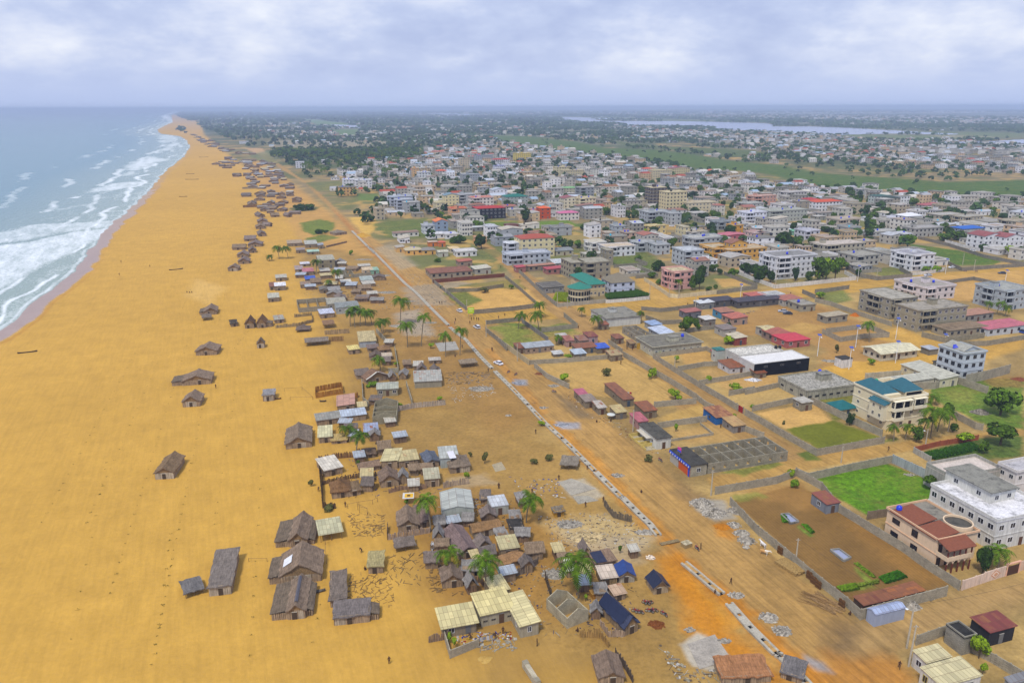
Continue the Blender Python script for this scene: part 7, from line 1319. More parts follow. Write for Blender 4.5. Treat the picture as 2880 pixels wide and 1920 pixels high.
debris(q('i',40,640,420,760,640,1060,420,1060),120,'stones along the verge by the long grey wall',('a39a8c','8a8274','bdb6a8'),.8,26,flat=.2)
debris(q('e',580,620,1450,1180,1330,1200,560,740),110,'litter along the road-side stalls',('6a6258','a89c84','c8c4bc','7a4a34'),.5,27,flat=.2)
def planks(t,x,y,w_,L_,h,rz,lab,n=14,col='b09058',name='timber_stack',round_=False):
 mb=MB();m=mat_wood(col);rn=random.Random(int(x))
 if round_:
  for i in range(n):a=rn.uniform(-.25,.25);u=rn.uniform(-w_/2,w_/2);z=.06+.08*rn.randrange(3);l=L_*rn.uniform(.7,1);mb.tube((u-math.sin(a)*l/2,-l/2,z),(u+math.sin(a)*l/2,l/2,z+.05),.07,.04,5,m)
 else:
  for k in range(int(h/.12)):
   for i in range(n):u=-w_/2+w_*(i+.5)/n;s=w_/n*.44;mb.box(u-s,u+s,-L_/2+rn.uniform(-.3,.3),L_/2+rn.uniform(-.3,.3),.12*k,.12*k+.1,m)
 return thing_mb(mb,name,*q(t,x,y),lab,'timber',rz)
planks('a',380,600,3.2,5.6,.8,30,'neat stack of sawn timber against the field wall')
planks('a',680,900,4.2,7.5,0,38,'long loose poles lying on the road side',24,'a8875c','pole_pile',True)
planks('a',580,880,3.5,6,0,55,'shorter crossed poles beside the long loose poles',12,'967448','pole_pile',True)
for i_,(x,y,lb)in enumerate(((290,480,'upright brown timber bundle near the white cow'),(535,690,'first of three upright timber bundles against the field wall'),(570,730,'middle one of three upright timber bundles against the field wall'),(612,770,'near one of three upright timber bundles against the field wall'),(810,930,'upright timber bundle beside the seated people'))):
 mb=MB();m=mat_wood('7a5630')
 for k in range(6):mb.box(-.7+k*.24,-.48+k*.24,-.15,.1,-.05,1.75+.1*math.sin(k*2),m)
 mb.box(-.72,.75,-.17,.12,.5,.58,mat_wood('4e3820'));mb.box(-.72,.75,-.17,.12,1.2,1.28,mat_wood('4e3820'));thing_mb(mb,'timber_bundle',*q('a',x,y),lb,'timber',115)
mb=MB();m=mat_wood('94805c');mb.box(-2.4,2.4,-.5,.5,.0,.25,m);mb.box(-.6,2.2,-.7,-.5,.2,.35,m);thing_mb(mb,'plank_bridge',*q('b',1450,385),'flat wooden bridge of boards across the gap in the drain','footbridge',20)
mb=MB();m=mat_plain('9a8458',.9);mb.box(-1,1,-.8,.8,0,.9,m);mb.box(-1.05,1.05,-.85,.85,.9,1.0,mat_rubble('a89c80'));thing_mb(mb,'stone_crate',*q('b',1590,415),'square crate of stones standing beside the road','crate',30)
mb=MB();m=mat_wood('b8832c');mb.box(-1.3,1.3,-.8,.8,0,1.1,m);mb.box(-1.4,1.4,-.9,.9,1.1,1.2,mat_wood('c49448'));thing_mb(mb,'wooden_coop',*q('b',835,835),'low orange wooden coop right of the tall palm','coop',18)
def canoe(x,y,L_,lab,col='5a4a3a',rz=0,W_=.9):
 mb=MB();n=10;V=[];m=mat_wood(col)
 for i in range(n+1):
  t=i/n;yy=(t-.5)*L_;wd=W_/2*math.sin(math.pi*min(max(t,.03),.97))**.6;zz=.35+.35*abs(2*t-1)**3
  V+=[(-wd,yy,zz),(-wd*.55,yy,.05),(wd*.55,yy,.05),(wd,yy,zz),(wd*.82,yy,zz),(wd*.4,yy,.16),(-wd*.4,yy,.16),(-wd*.82,yy,zz)]
 F_=[(i*8+k,i*8+(k+1)%8,(i+1)*8+(k+1)%8,(i+1)*8+k)for i in range(n)for k in range(8)]+[tuple(range(8))[::-1],tuple(range(n*8,n*8+8))]
 mb.poly(V,F_,m);return mb.build('canoe',None,None,loc=G(x,y),rz=R(rz),label=lab,cat='canoe',group='canoes on the beach')
canoe(*q('o',155,1425),7,'dark driftwood-coloured canoe near the waterline',rz=-65);canoe(*q('o',992,958),8,'slim dark canoe in the middle of the beach',rz=-60);canoe(*q('n',420,675),18,'long canoe high on the far beach',rz=-80,W_=2);canoe(*q('n',405,628),12,'canoe above the long one on the far beach',rz=-85,W_=1.6);canoe(*q('n',520,487),18,'canoe at the bend of the far beach',rz=-85,W_=2);canoe(*q('n',345,820),9,'small canoe nearer on the far beach',rz=-85,W_=1.3)
canoe(*q('c',1548,425),3.4,'white canoe propped against the board fence','dfe2e8',5);canoe(*q('c',580,803),3.2,'grey canoe beside the front one of the three big huts','6f6860',-75);canoe(*q('f',240,728),2.6,'brown upturned canoe beside the lone grey box hut','86663c',-80);canoe(*q('f',625,748),2.2,'dark canoe beside the orange-brown enclosure','5f5040',-85,.8)
def rack(t,pts,lab,h=1.4):
 P3=[G(*q(t,*p))for p in pts];o=P3[0].copy();mb=MB();m=mat_wood('8a7050')
 for p in P3:mb.tube(p-o-Vector((0,0,.2)),p-o+Vector((0,0,h)),.06,.04,5,m)
 for a,b in zip(P3,P3[1:]):mb.tube(a-o+Vector((0,0,h*.9)),b-o+Vector((0,0,h*.9)),.04,.04,5,m)
 return mb.build('pole_frame',None,None,loc=o,label=lab,cat='frame')  # plain pole frame: bare uprights joined by a rail
rack('c',((835,95),(930,75),(1045,60),(1085,40)),'horizontal pole rail with a yellow bundle above the fallen frames',1.3);rack('c',((920,110),(1000,150),(935,135)),'small standing pole frame below the rail',2.0);rack('c',((655,560),(645,400)),'tall thin bare pole pair right of the tallest hut',2.2);rack('f',((300,660),(450,650),(540,730),(350,735)),'faint frame of thin poles on the sand beside the grey box hut',1.2);rack('c',((0,545),(155,545)),'thin line of sticks left of the tallest hut',.9);rack('c',((975,310),(1050,300),(1120,290)),'broken pole frame of a fallen hut',1.9)
mb=MB();pm=mat_leaf('4e4a18');rn=random.Random(3)
for(x0,y0,x1,y1,n)in((700,650+280,560,1100,14),(720,720,600,1500,40),(650,740,420,1900,60),(600,730,300,1700,50),(560,760,230,1500,40),(500,780,100,1500,36),(760,900,700,1900,26),(300,1300,180,1900,10),(900,1700,860,1900,3),(480,1500,430,1900,8)):
 for i in range(n):
  t=max(0,(i+rn.uniform(-.2,.2))/n)**1.5;x=x0+(x1-x0)*t;y=y0+(y1-y0)*t;p=G(x,y);r=rn.uniform(.15,.33)
  for _ in range(9):
   a=rn.uniform(0,6.3);d=Vector((math.cos(a),math.sin(a),0));q0=p+d*rn.uniform(0,r);mb.face([q0,q0+d*r*.8+Vector((0,0,.12)),q0+Vector((-d.y,d.x,.1))*r*.5],pm)
mb.build('beach_creeper',None,None,kind='stuff',label='rows of small green and brown plant tufts across the open beach',cat='plants')
def basin(t,pts,lab):
 P3=[G(*q(t,*p))for p in pts];o=P3[0].copy();root=empty('water_basin',o,0,label=lab,cat='water basin',group=None);mb=MB();n=4;P=[p-o for p in P3]
 for i in range(4):mb.wallseg(P[i],P[(i+1)%4],.3,-.2,.5+.004*i,mat_slab('8f8c84'))
 mb.build('rim',None,root);w_=MB();w_.prism([p[:2]for p in P],-.2,.22,lm);w_.build('water',None,root)
basin('a',((380,230),(450,215),(365,148),(300,155)),'small concrete water basin with weeds, farther one in the ploughed field');basin('a',((830,545),(890,520),(790,448),(718,455)),'rectangular concrete water basin, nearer one in the ploughed field')
def crops(t,pts,lab,n=200,h=.4,col='4a7a1a',seed=1):
 rn=random.Random(seed);P=[tuple(G(*q(t,*p))[:2])for p in pts];xs=[p[0]for p in P];ys=[p[1]for p in P];mb=MB();m=mat_leaf(col);o=Vector((xs[0],ys[0],0));k=0
 while k<n:
  x,y=rn.uniform(min(xs),max(xs)),rn.uniform(min(ys),max(ys));k+=1
  if sdist(np.array([x]),np.array([y]),P)[0]<0:continue
  for _ in range(5):
   a=rn.uniform(0,6.3);d=Vector((math.cos(a),math.sin(a),0));b=Vector((x,y,0))-o;mb.face([b,b+d*h*.6+Vector((0,0,h)),b+d*h*.9+Vector((-d.y,d.x,0))*.2+Vector((0,0,h*.5))],m)
 return mb.build('crop_bed',None,None,loc=o,kind='stuff',label=lab,cat='plants')
crops('a',((1135,685),(1290,628),(1360,680),(1190,732)),'dense dark green vegetable bed in the ploughed field',1500,.45,'3f7014');crops('a',((780,765),(930,735),(960,780),(830,800)),'bright weeds in the near corner of the ploughed field',900,.4,'6d8c1c',2);crops('a',((480,235),(520,240),(580,300),(560,310)),'narrow green strip below the farther basin',300,.4,'4f7a18',3);crops('a',((920,565),(950,560),(1100,675),(1080,685)),'thin green row right of the nearer basin',400,.35,'6a8420',4);crops('a',((310,150),(340,170),(370,220),(320,215)),'weeds growing over the edge of the farther basin',200,.5,'4f7a18',5);crops('a',((950,740),(1120,700),(1130,730),(960,760)),'pale weeds at the near end of the ploughed field',500,.3,'7a8c30',6)
crops('h',((10,930),(300,870),(480,930),(30,970)),'tall clipped green hedge behind the white wavy wall',4000,1.6,'3f6018',7);crops('i',((1760,990),(1800,900),(1910,900),(1940,1000)),'yellow and green striped garden shrubs beside the round glazed villa',1800,.9,'8a9a18',8);crops('d',((1500,1200),(1900,1110),(2000,1150),(1600,1240)),'lush hedge and lawn behind the orange-red garden wall',2500,.9,'3c6418',9)
for t,x,y,yt,lab in(('b',240,215,-20,'coconut palm standing alone in the demolished yard'),('b',680,850,500,'tall coconut palm beside the roofless gabled house'),('c',1535,290,0,'coconut palm leaning beside the grey tin-roofed hall'),('c',1700,620,430,'small coconut palm in front of the thatched hut roof'),('c',2000,800,470,'broad spreading coconut palm over the plank fence'),('f',905,1215,1000,'nearer one of the twin palms right of the banner shed'),('f',865,1060,940,'rear one of the twin palms right of the banner shed'),('f',1110,500,370,'drooping palm over the steep thatched roof'),('f',1340,290,60,'coconut palm with long thin trunk, left of the pair on bare sand'),('f',1455,280,-10,'tallest coconut palm on the bare sand'),('f',1130,220,60,'coconut palm beside the pale wall'),('f',1660,370,160,'coconut palm left of the small floor slab'),('f',1780,355,110,'coconut palm leaning over the drain'),('i',40,1250,930,'tall palm at the left end of the road-side palms'),('i',1365,1300,1110,'coconut palm inside the garden by the cross street'),('i',1620,1170,985,'upper one of the two crossing palms'),('i',1600,1330,1110,'lower one of the two crossing palms'),('i',1790,1480,1360,'small palm behind the pale rusty roofs'),('i',2080,1170,1060,'young palm on the cross street corner'),('i',2260,1310,1160,'drooping palm left of the shuttered hall'),('h',395,1240,1100,'palm at the right end of the shuttered hall'),('h',820,890,740,'palm before the pink villa'),('g',610,1450,1210,'tall dark palm in the market square'),('g',2040,1140,980,'palm in front of the grey house at the far right'),('g',1945,1110,990,'smaller palm left of the far right palm'),('g',2140,1160,1040,'palm below the grey house at the far right'),('a',2130,620,450,'low palm in the garden of the peach house'),('d',1560,1060,780,'tall palm beside the cream villa'),('d',1480,1060,870,'middle palm beside the cream villa'),('d',1620,1000,790,'right palm beside the cream villa'),('d',1250,1080,950,'bushy low palm at the villa gate'),('d',1350,1070,940,'second low palm at the villa gate'),('d',1560,760,690,'thin dark palm against the villa balcony'),('j',1030,515,360,'leafy palm right of the small turquoise-roofed hut'),('j',920,535,470,'little palm left of the small turquoise-roofed hut'),('j',1130,510,370,'dense palm beside the brown-roofed building'),('j',1450,680,520,'leafy palm leaning on the weathered tall house'),('j',1700,830,620,'lone slim palm above the grey rooms'),('j',1605,850,750,'short palm near the blue-topped hut'),('j',1830,1270,1100,'left palm of the dense group'),('j',1880,1280,1050,'second palm of the dense group'),('j',1940,1270,1070,'third palm of the dense group'),('j',2000,1260,1080,'fourth palm of the dense group'),('j',2070,1250,1080,'right palm of the dense group'),('j',2200,1350,1190,'palm between the dense group and the road')):
 palm_px(*q(t,x,y),q(t,x,yt)[1],lab)
for t,x,y,yt,wd,kd,lab in(('a',2000,640,400,150,'dark','dark feathery tree in the garden of the peach house'),('a',1970,1360,1170,170,'light','bright green young tree beside the concrete room at the lower right'),('a',2000,1500,1400,90,'light','small bright sapling in the lower right yard'),('d',410,1470,1400,90,'shrub','bush at the corner of the ploughed field wall'),('d',370,1390,1320,80,'light','pale leafy shrub over the village street wall'),('d',2150,860,640,290,'broad','big round tree in the grassy garden at the right edge'),('d',2150,1110,920,300,'mid','wide layered tree below the big round garden tree'),('d',2010,1180,1080,120,'mid','leafy tree right of the orange-red garden wall'),('d',1560,1490,1360,160,'mid','dark shrubby tree at the end of the metal sheet wall'),('d',880,950,840,70,'cypress','dark slim tree beside the teal-roofed pavilion'),('d',1700,900,760,130,'mid','tree right of the villa palms'),('d',1750,1000,930,90,'mid','bush beside the pale post in the village'),('d',1840,1090,1000,160,'light','light green shrubs above the orange-red garden wall'),('d',1070,440,380,90,'shrub','small tree before the cream bungalow'),('d',770,340,250,50,'dry','bare dry little tree in the sandy square'),('d',1440,1090,960,120,'mid','leafy tree in front of the villa gate'),('d',325,940,905,40,'dry','dry bush in the sand plot'),('e',1580,165,30,130,'broad','left one of the twin round trees'),('e',1675,150,50,80,'broad','right one of the twin round trees'),('e',1940,265,190,100,'light','bright tree above the white-roofed hall'),('e',555,580,505,100,'light','leafy young tree at the road-side wall of the big sand plot'),('e',1300,555,470,85,'light','leafy young tree at the long side-street wall'),('e',1500,735,650,130,'light','leafy young tree at the near corner of the big sand plot'),('e',920,530,460,90,'dry','thin-crowned small tree in the middle of the big sand plot'),('e',595,390,340,70,'light','bright bush on the back wall of the big sand plot'),('e',2010,660,590,130,'light','bright leafy tree in the small sandy plot'),('e',1500,1000,920,50,'shrub','small bush behind the white shop'),('e',1780,590,530,90,'light','loose bush on the dividing wall'),('e',1505,420,355,60,'light','thin light tree beside the utility post'),('e',1355,360,320,55,'light','small bright bush by the cream house gate'),('e',370,950,905,70,'light','yellow-green bush beside the drain'),('e',1265,1250,1190,90,'dry','dark cut brushwood near the white shop'),('e',2000,885,850,50,'light','yellow-green shrub in the side street'),('e',430,1240,1190,90,'dry','drooping small tree left of the grey stall'),('e',310,1270,1225,100,'dry','fallen dry branches left of the grey stall'),('e',2150,800,770,50,'shrub','small green plant right of the red gate'),('e',1940,130,70,60,'dark','small dark tree by the market huts'),('f',1535,300,250,70,'light','round bright green bush beside the floor slab'),('f',1610,740,700,60,'light','bright green bush on the reed fence'),('f',1275,790,755,55,'light','low green bush at the left end of the reed fence'),('f',1035,625,580,100,'shrub','green bush in front of the white sheeting'),('f',1245,450,405,50,'light','small bush on the narrow wall'),('f',1990,1270,1155,65,'dry','thin dark tree standing alone on the sand'),('f',1870,1215,1165,45,'dry','tiny dark tree left of the thin dark tree'),('f',1840,1400,1335,55,'light','bright green bush under the white-sheeted hut'),('f',925,1310,1240,40,'mid','small dark bush by the low thatch shelter'),('c',1330,60,15,60,'shrub','green creeper between two brown hut roofs'),('c',1690,1240,1130,50,'light','bright banana-like bush in the yard of the cream-roofed shed'),('c',1730,1280,1170,60,'light','second bright bush in the yard of the cream-roofed shed'),('c',2190,680,600,90,'shrub','green shrub on the grey board fence'),('c',680,105,60,130,'dry','green-brown creeper at the fence corner on the sand'),('b',740,880,810,50,'light','bright small bush right of the roofless gabled house'),('b',1030,480,400,40,'mid','slim green shrub behind the tarpaulin huts'),('b',1000,1450,1410,45,'light','yellow-green plant by the bent fence'),('b',420,1,1,1,'mid',''),('f',525,1460,1395,65,'dry','round dark bush lying on the open sand'),('j',1480,230,185,130,'dark','dark bush on the nearer green mound'),('j',1560,225,180,80,'dark','second dark bush on the nearer green mound'),('j',1835,470,410,60,'shrub','small tree in the sandy ground above the road'),('n',1330,935,905,130,'dark','dark green bush mound, left part of the long one'),('n',1410,930,885,120,'dark','dark green bush mound, right part of the long one'),('a',1240,650,610,1,'mid',''),('g',1040,385,225,260,'broad','large round tree at the edge of the vegetable field'),('g',1880,1010,850,190,'dark','round dark tree by the sandy square at the far right'),('g',2200,480,350,150,'light','bright tree before the red-roofed white villa'),('g',2320,490,370,120,'dark','dark tree at the right edge beside the bright tree'),('g',610,400,300,50,'cypress','slim cypress behind the grey villa'),('g',1860,370,240,60,'cypress','dark cypress left of the red-roofed white villa'),('g',1035,190,110,50,'cypress','left cypress before the castle-topped white house'),('g',1090,210,110,50,'cypress','right cypress before the castle-topped white house'),('g',570,210,40,60,'cypress','tall cypress in the tree group'),('g',640,200,70,180,'mid','broad tree in the tree group beside the tall cypress'),('g',740,190,100,90,'mid','right tree in the tree group beside the tall cypress'),('g',950,190,100,130,'mid','tree before the castle-topped white house'),('g',1600,300,200,230,'mid','tree clump behind the white hedge wall, right'),('g',1450,310,230,180,'mid','tree clump behind the white hedge wall, left'),('g',30,780,500,220,'mid','leafy tree, left in the garden behind the scalloped wall'),('g',120,760,480,200,'light','bright tree in the garden behind the scalloped wall'),('g',220,770,470,200,'mid','dense tree, right in the garden behind the scalloped wall'),('g',480,710,630,80,'dark','dark bush at the end of the scalloped wall'),('g',1360,660,580,100,'shrub','green bush before the white villa on the right'),('g',1240,650,590,120,'shrub','hedge bush before the white villa on the right'),('g',60,960,870,150,'shrub','weedy tree left of the big grey building site'),('g',170,210,160,130,'dark','dark round bush on the far left of the right-hand town'),('h',640,750,590,70,'cypress','dark slim tree at the left side of the pink villa'),('h',680,830,680,60,'cypress','dark slim tree before the pink villa front'),('h',1050,860,600,160,'dark','tall grey-green tree right of the pink villa'),('h',1090,720,570,120,'dark','rounded grey-green tree behind the tall one'),('h',970,870,700,110,'mid','drooping tree between villa and grey-green trees'),('h',1280,690,610,90,'dark','dark bush in the lane'),('h',1560,690,540,170,'dark','dark tree, left before the big white villa'),('h',1740,780,590,190,'dark','dark purple-leaved tree, centre before the big white villa'),('h',1660,720,560,160,'dark','dark tree between the two in front of the white villa'),('h',1850,780,620,140,'dark','dark tree, right before the big white villa'),('h',2130,760,600,90,'cypress','cypress before the white villa front'),('h',2290,770,650,130,'mid','palm-like tree at the right of the big white villa'),('h',520,730,660,110,'mid','hedge tree along the lane by the pink villa'),('h',600,800,740,110,'mid','hedge tree nearer the pink villa corner'),('h',1150,870,820,110,'mid','hedge right of the pink villa'),('h',1230,850,800,70,'mid','bush at the end of the pink villa hedge'),('h',370,530,470,120,'mid','dark tree on the green plot'),('h',1980,380,190,260,'dark','very wide flat dark tree in the town centre right of the yellow villa'),('h',1100,90,0,180,'dark','dark tree before the tall cream hotel'),('h',210,150,80,80,'mid','tree among the blue-tanked houses'),('h',410,240,170,90,'light','light tree beside the yellow-trimmed house'),('h',290,320,280,50,'mid','bush behind the white villa with cream terrace'),('i',950,400,225,180,'dark','large dark tree beside the lane, left'),('i',1140,360,220,130,'mid','tall tree beside the lane, middle'),('i',1310,380,280,100,'mid','tree beside the lane touching the cream building'),('i',700,340,230,160,'dark','round dark tree right of the orange walled house'),('i',620,340,280,120,'mid','tree left of the round dark tree'),('i',1880,380,290,90,'dark','dark tree right of the cream building'),('i',1960,400,290,90,'dark','second dark tree right of the cream building'),('i',2180,400,290,150,'dark','dark tree left of the white balconied villa'),('i',1450,100,-40,150,'dark','dark tree beside the white lane wall'),('i',2120,180,110,190,'dark','wide dark thicket on the dry plot'),('i',2210,120,80,90,'dark','small dark tree on the dry plot'),('i',620,880,835,110,'mid','hedge bush in the sandy plot corner'),('i',500,850,810,50,'mid','small bush in the sandy plot'),('i',990,890,820,150,'dry','row of scrub along the dividing wall'),('i',1290,850,800,90,'mid','scrub at the right end of the dividing wall'),('i',470,545,515,110,'mid','low green hedge above the roofless yard')):
 if lab:x_,y_=q(t,x,y);tree_px(x_,y_,q(t,x,yt)[1],wd/TL[t][2],kd,lab,name='bush' if any(s in lab for s in('bush','shrub','hedge','creeper','scrub','brush','plant'))else 'tree',cat='bush' if 'bush' in lab else 'tree',group='trees and bushes of the town',trunk=.12 if kd in('shrub','dry')else .25)
pole(*q('a',1362,1275),0,'leaning pale utility pole with a street light, rear of the pair at the lower right',lean=(.3,.5),lamp=-1.2,h=9.0);pole(*q('a',1378,1428),0,'leaning pale utility pole, front one of the pair at the lower right',lean=(.25,.3),h=8.4)
for t,x,y,yt,lb in(('a',422,570,350,'slim grey utility pole on the ploughed field wall'),('e',1140,1000,815,'utility pole by the white shop with the yellow porch'),('e',1798,1540,1330,'utility pole on the village street corner'),('d',808,1262,1125,'utility pole in the middle of the village street'),('e',165,405,260,'utility pole by the garden wall near the junction'),('e',1490,495,370,'thin post by the side street wall'),('d',1710,1000,890,'pale post in the village garden'),('i',1006,1390,1200,'utility pole at the corner of the palm garden'),('i',788,1080,970,'yellowish post by the sandy plot corner'),('i',553,900,820,'thin post on the sandy plot wall'),('h',1005,1080,905,'utility pole on the cross street near the walkers'),('h',710,950,780,'utility pole at the corner of the pink villa wall'),('h',820,955,810,'second utility pole along the pink villa wall'),('h',490,975,790,'green-based pole at the end of the white wavy wall'),('h',1905,845,640,'tall utility pole before the big white villa'),('i',1805,1050,890,'pole left of the round glazed villa'),('i',1918,1065,940,'pole before the round glazed villa'),('g',690,750,630,'utility pole by the green courtyard'),('g',1660,580,450,'thin pole in the vegetable field'),('g',1785,650,520,'thin pole in front of the vegetable field'),('g',870,390,300,'thin pole near the large round tree')):
 x_,y_=q(t,x,y);pole(x_,y_,q(t,x,yt)[1],lb)
for t,x,y,yt,lb in(('d',608,362,185,'solar street lamp, leftmost in the market square'),('d',930,290,110,'solar street lamp behind the tall market palm wall'),('d',1268,220,45,'solar street lamp before the big grey building site'),('d',873,475,290,'solar street lamp beside the cube-shaped white hut'),('d',1266,422,240,'solar street lamp in front of the cream bungalow'),('d',1683,245,180,'solar street lamp behind the pale blue-grey house'),('g',478,765,590,'solar street lamp by the scalloped white wall'),('g',1465,680,515,'solar street lamp at the corner of the vegetable field'),('g',2140,765,640,'solar street lamp on the far right street'),('h',1512,962,800,'solar street lamp behind the dark market roofs')):
 x_,y_=q(t,x,y);solar(x_,y_,q(t,x,yt)[1],lb)
pole(*q('d',1515,1145),q('d',1515,980)[1],'white street light with twin heads on the village street',lamp=-1.0,name='street_lamp',group='white street lights')
pa=G(*q('a',1362,1275))+Vector((.3,.5,8.9));pb=G(*q('a',422,570))+Vector((0,0,6.4));wire(pa,pb,'thin cable from the leaning poles to the ploughed field pole',.8)
wire(pa,G(*q('a',2700,900))+Vector((0,0,8)),'thin cable from the leaning poles toward the right edge',.8)
for a_,b_,lb in((('i',1006,1390),('i',788,1080),'cable from the palm garden corner to the sandy plot'),(('e',1140,1000),('e',1798,1540),'cable from the yellow porch shop to the village corner'),(('e',165,405),('e',1140,1000),'long cable along the road-side stalls'),(('e',1798,1540),('d',808,1262),'cable above the village street'),(('h',490,975),('h',1005,1080),'cable over the cross street'),(('i',1918,1065),('h',490,975),'cable past the round glazed villa')):
 wire(G(*q(*a_))+Vector((0,0,7)),G(*q(*b_))+Vector((0,0,7)),lb)
for t,x,y,sh,lg,ps,rz,lb in(('c',1185,1408,'3a2a5e','2a2436','stand',20,'person in dark purple walking alone on the near sand'),('b',332,1256,'2c2f50','24202c','stand',100,'person in dark blue on the sand beside the L-shaped house'),('a',1298,1445,'d8d4cc','c8c2b8','walk',150,'person in white clothes walking on the orange road'),('b',740,88,'d0561c','b84c18','stand',0,'person in bright orange by the broken floor slab'),('b',1965,735,'3a70c0','20242c','walk',200,'man in blue shirt crossing the road beside the gravel patch'),('b',1712,440,'c8c040','3a3c30','stand',90,'person in yellow beside a parked motorcycle on the road'),('b',675,1140,'20283c','d8d8dc','sit',30,'person in dark top crouching by the washing'),('b',1830,815,'2a3c90','5a3c2c','sit',-60,'worker in blue sitting on the drain'),('b',890,45,'6a3434','3a3030','stand',0,'person in maroon by the drain workers'),('c',2145,1155,'d88098','c06880','stand',0,'child in pink in the yard of the L-shaped house'),('c',1870,1200,'b02c2c','8c2424','bend',40,'woman in red bending over basins'),('c',2080,1200,'c8ccd4','4a5a80','stand',0,'person in pale shirt in the yard with washing'),('c',1845,590,'4a3a3a','3a3440','walk',20,'person walking below the angled thatched hut'),('c',1955,470,'d8d8dc','3c4048','stand',0,'person in white beside the angled thatched hut'),('c',2143,280,'8a2c34','4a2830','stand',0,'person in dark red near the orange-brown thatch'),('c',815,88,'c8c0b8','5a5048','stand',0,'person in pale shirt by the pole rail'),('c',950,470,'2f7fd0','2a60a8','bend',60,'person in bright blue bending beside the small pale hut'),('c',980,620,'c83020','8a2018','sit',0,'person in red sitting at the small pale hut'),('c',2045,430,'c8c4c0','7a7670','stand',0,'person in grey white by the slatted roof hut'),('f',1040,1505,'3a2c2c','a04020','stand',0,'person beside the wide-gabled hut in the yards'),('f',588,1505,'9a3c34','6a3030','bend',0,'person in red bending at the long dark fence'),('f',2108,1480,'d8d4d4','3a3438','stand',0,'person in white by the reed fence near the drain'),('e',515,1410,'3458b0','8a2438','stand',0,'person in blue and red below the grey stall'),('e',320,1020,'a82c34','3c5a50','stand',20,'person in red beside a handcart on the sand'),('e',10,1480,'d8dae4','5a5e78','stand',0,'person in white near the left litter'),('e',290,1520,'3a68b8','2c4880','bend',0,'person in blue bending over clothes'),('e',1212,1520,'4a4440','30302c','sit',0,'person crouching on the main road'),('e',755,1320,'9c5a50','5a3c38','bend',0,'worker bending beside the drain lid'),('e',835,925,'1c1a1c','1c1a1c','sit',0,'person in black sitting before the road-side stalls'),('e',955,915,'242428','1c1c20','sit',0,'person in black by the white round table'),('e',1038,435,'8a2430','5c3040','stand',0,'person in dark red in the corner of the big sand plot'),('e',1120,715,'b02838','7a2838','sit',0,'person in red among the washing in the big sand plot'),('e',1065,700,'4a6ab0','3a4a6a','sit',0,'person in blue among the washing in the big sand plot'),('e',1880,970,'3060b0','284c90','stand',0,'person in blue at the blue-walled shack'),('e',1090,310,'7a5a4a','4a3c34','stand',0,'person on the side street near the brown shack'),('e',1135,315,'5a4a48','3a3434','stand',0,'second person on the side street near the brown shack'),('e',680,135,'6a2c30','4a2428','stand',0,'person at the upper end of the side street'),('d',1208,1165,'d4d4e0','3c3c48','walk',100,'person in white shirt walking on the village street'),('f',1800,298,'e0dcd8','c8c0b8','stand',0,'person in white beside the drain under the palms'),('f',2050,320,'5a3030','3c2c2c','walk',0,'person in brown walking on the main road'),('f',2020,500,'6a62a8','58508c','stand',0,'person in purple beside the drain'),('f',1740,370,'a8b8d0','5a6a88','sit',0,'person in pale blue sitting under the palms'),('i',480,1020,'d4d4d8','26283c','walk',0,'left one of two people in white shirts on the road'),('i',508,1022,'dcdce0','30304c','walk',0,'right one of two people in white shirts on the road'),('i',840,1205,'38283c','2c2430','stand',0,'dark dressed person at the junction, left of the group'),('i',868,1200,'a83c30','4a3030','stand',0,'person in red at the junction'),('i',898,1205,'4a2c2c','382828','stand',0,'person in brown at the junction'),('i',920,1208,'602c38','3a2830','stand',0,'person in maroon at the junction, right of the group'),('i',822,1245,'3a4a8c','28304c','stand',0,'person in blue at the junction'),('i',1145,1188,'4a3c50','302c38','walk',0,'person walking along the cross street'),('i',1215,1160,'c8c4c4','6a6060','walk',0,'person in pale top on the cross street'),('i',660,1215,'c8c8d4','5a5c74','stand',0,'person in pale clothes at the drain gap'),('i',1075,1550,'8a3428','5a2c24','walk',0,'person in red-brown on the main road'),('i',1442,865,'9a2c48','6a2438','walk',0,'person in pink-red on the side street'),('i',1385,735,'8a3040','5a2838','walk',0,'person in red by the side street wall'),('i',1170,615,'5a4a48','483c38','stand',0,'person standing in the far side street'),('h',920,1040,'d8d8dc','c8c8cc','walk',0,'left one of two walkers on the cross street'),('h',936,1055,'2c2c30','242428','walk',0,'dark dressed one of two walkers on the cross street'),('h',2078,918,'d4c8d4','9c8c9c','walk',0,'person in pale pink on the cross street'),('g',1300,445,'b8c4cc','6a7480','stand',0,'person in the vegetable field'),('o',673,992,'6a3c38','4a3434','walk',0,'person walking along the beach near the water'),('o',683,920,'7a5040','4c3c34','walk',0,'farther person walking along the beach'),('o',845,945,'5a4a3c','463a30','walk',0,'person on the middle of the beach'),('o',1053,1088,'3a3034','2c2828','sit',0,'person sitting by nets, left of the group'),('o',1068,1090,'5a2c34','3c2828','sit',0,'person in dark red sitting by nets'),('o',1080,1089,'2c3038','242428','sit',0,'person sitting by nets, right of the group'),('p',496,892,'b89c28','5a4a20','stand',0,'person in yellow standing left of the lone grey box hut'),('a',865,935,'d8d8e4','3c3c50','sit',0,'person in white sitting by the upright timber'),('a',885,1000,'c8681c','7a4418','sit',0,'person in orange sitting beside the road')):
 person(*q(t,x,y),sh,lg,lb,ps,rz)
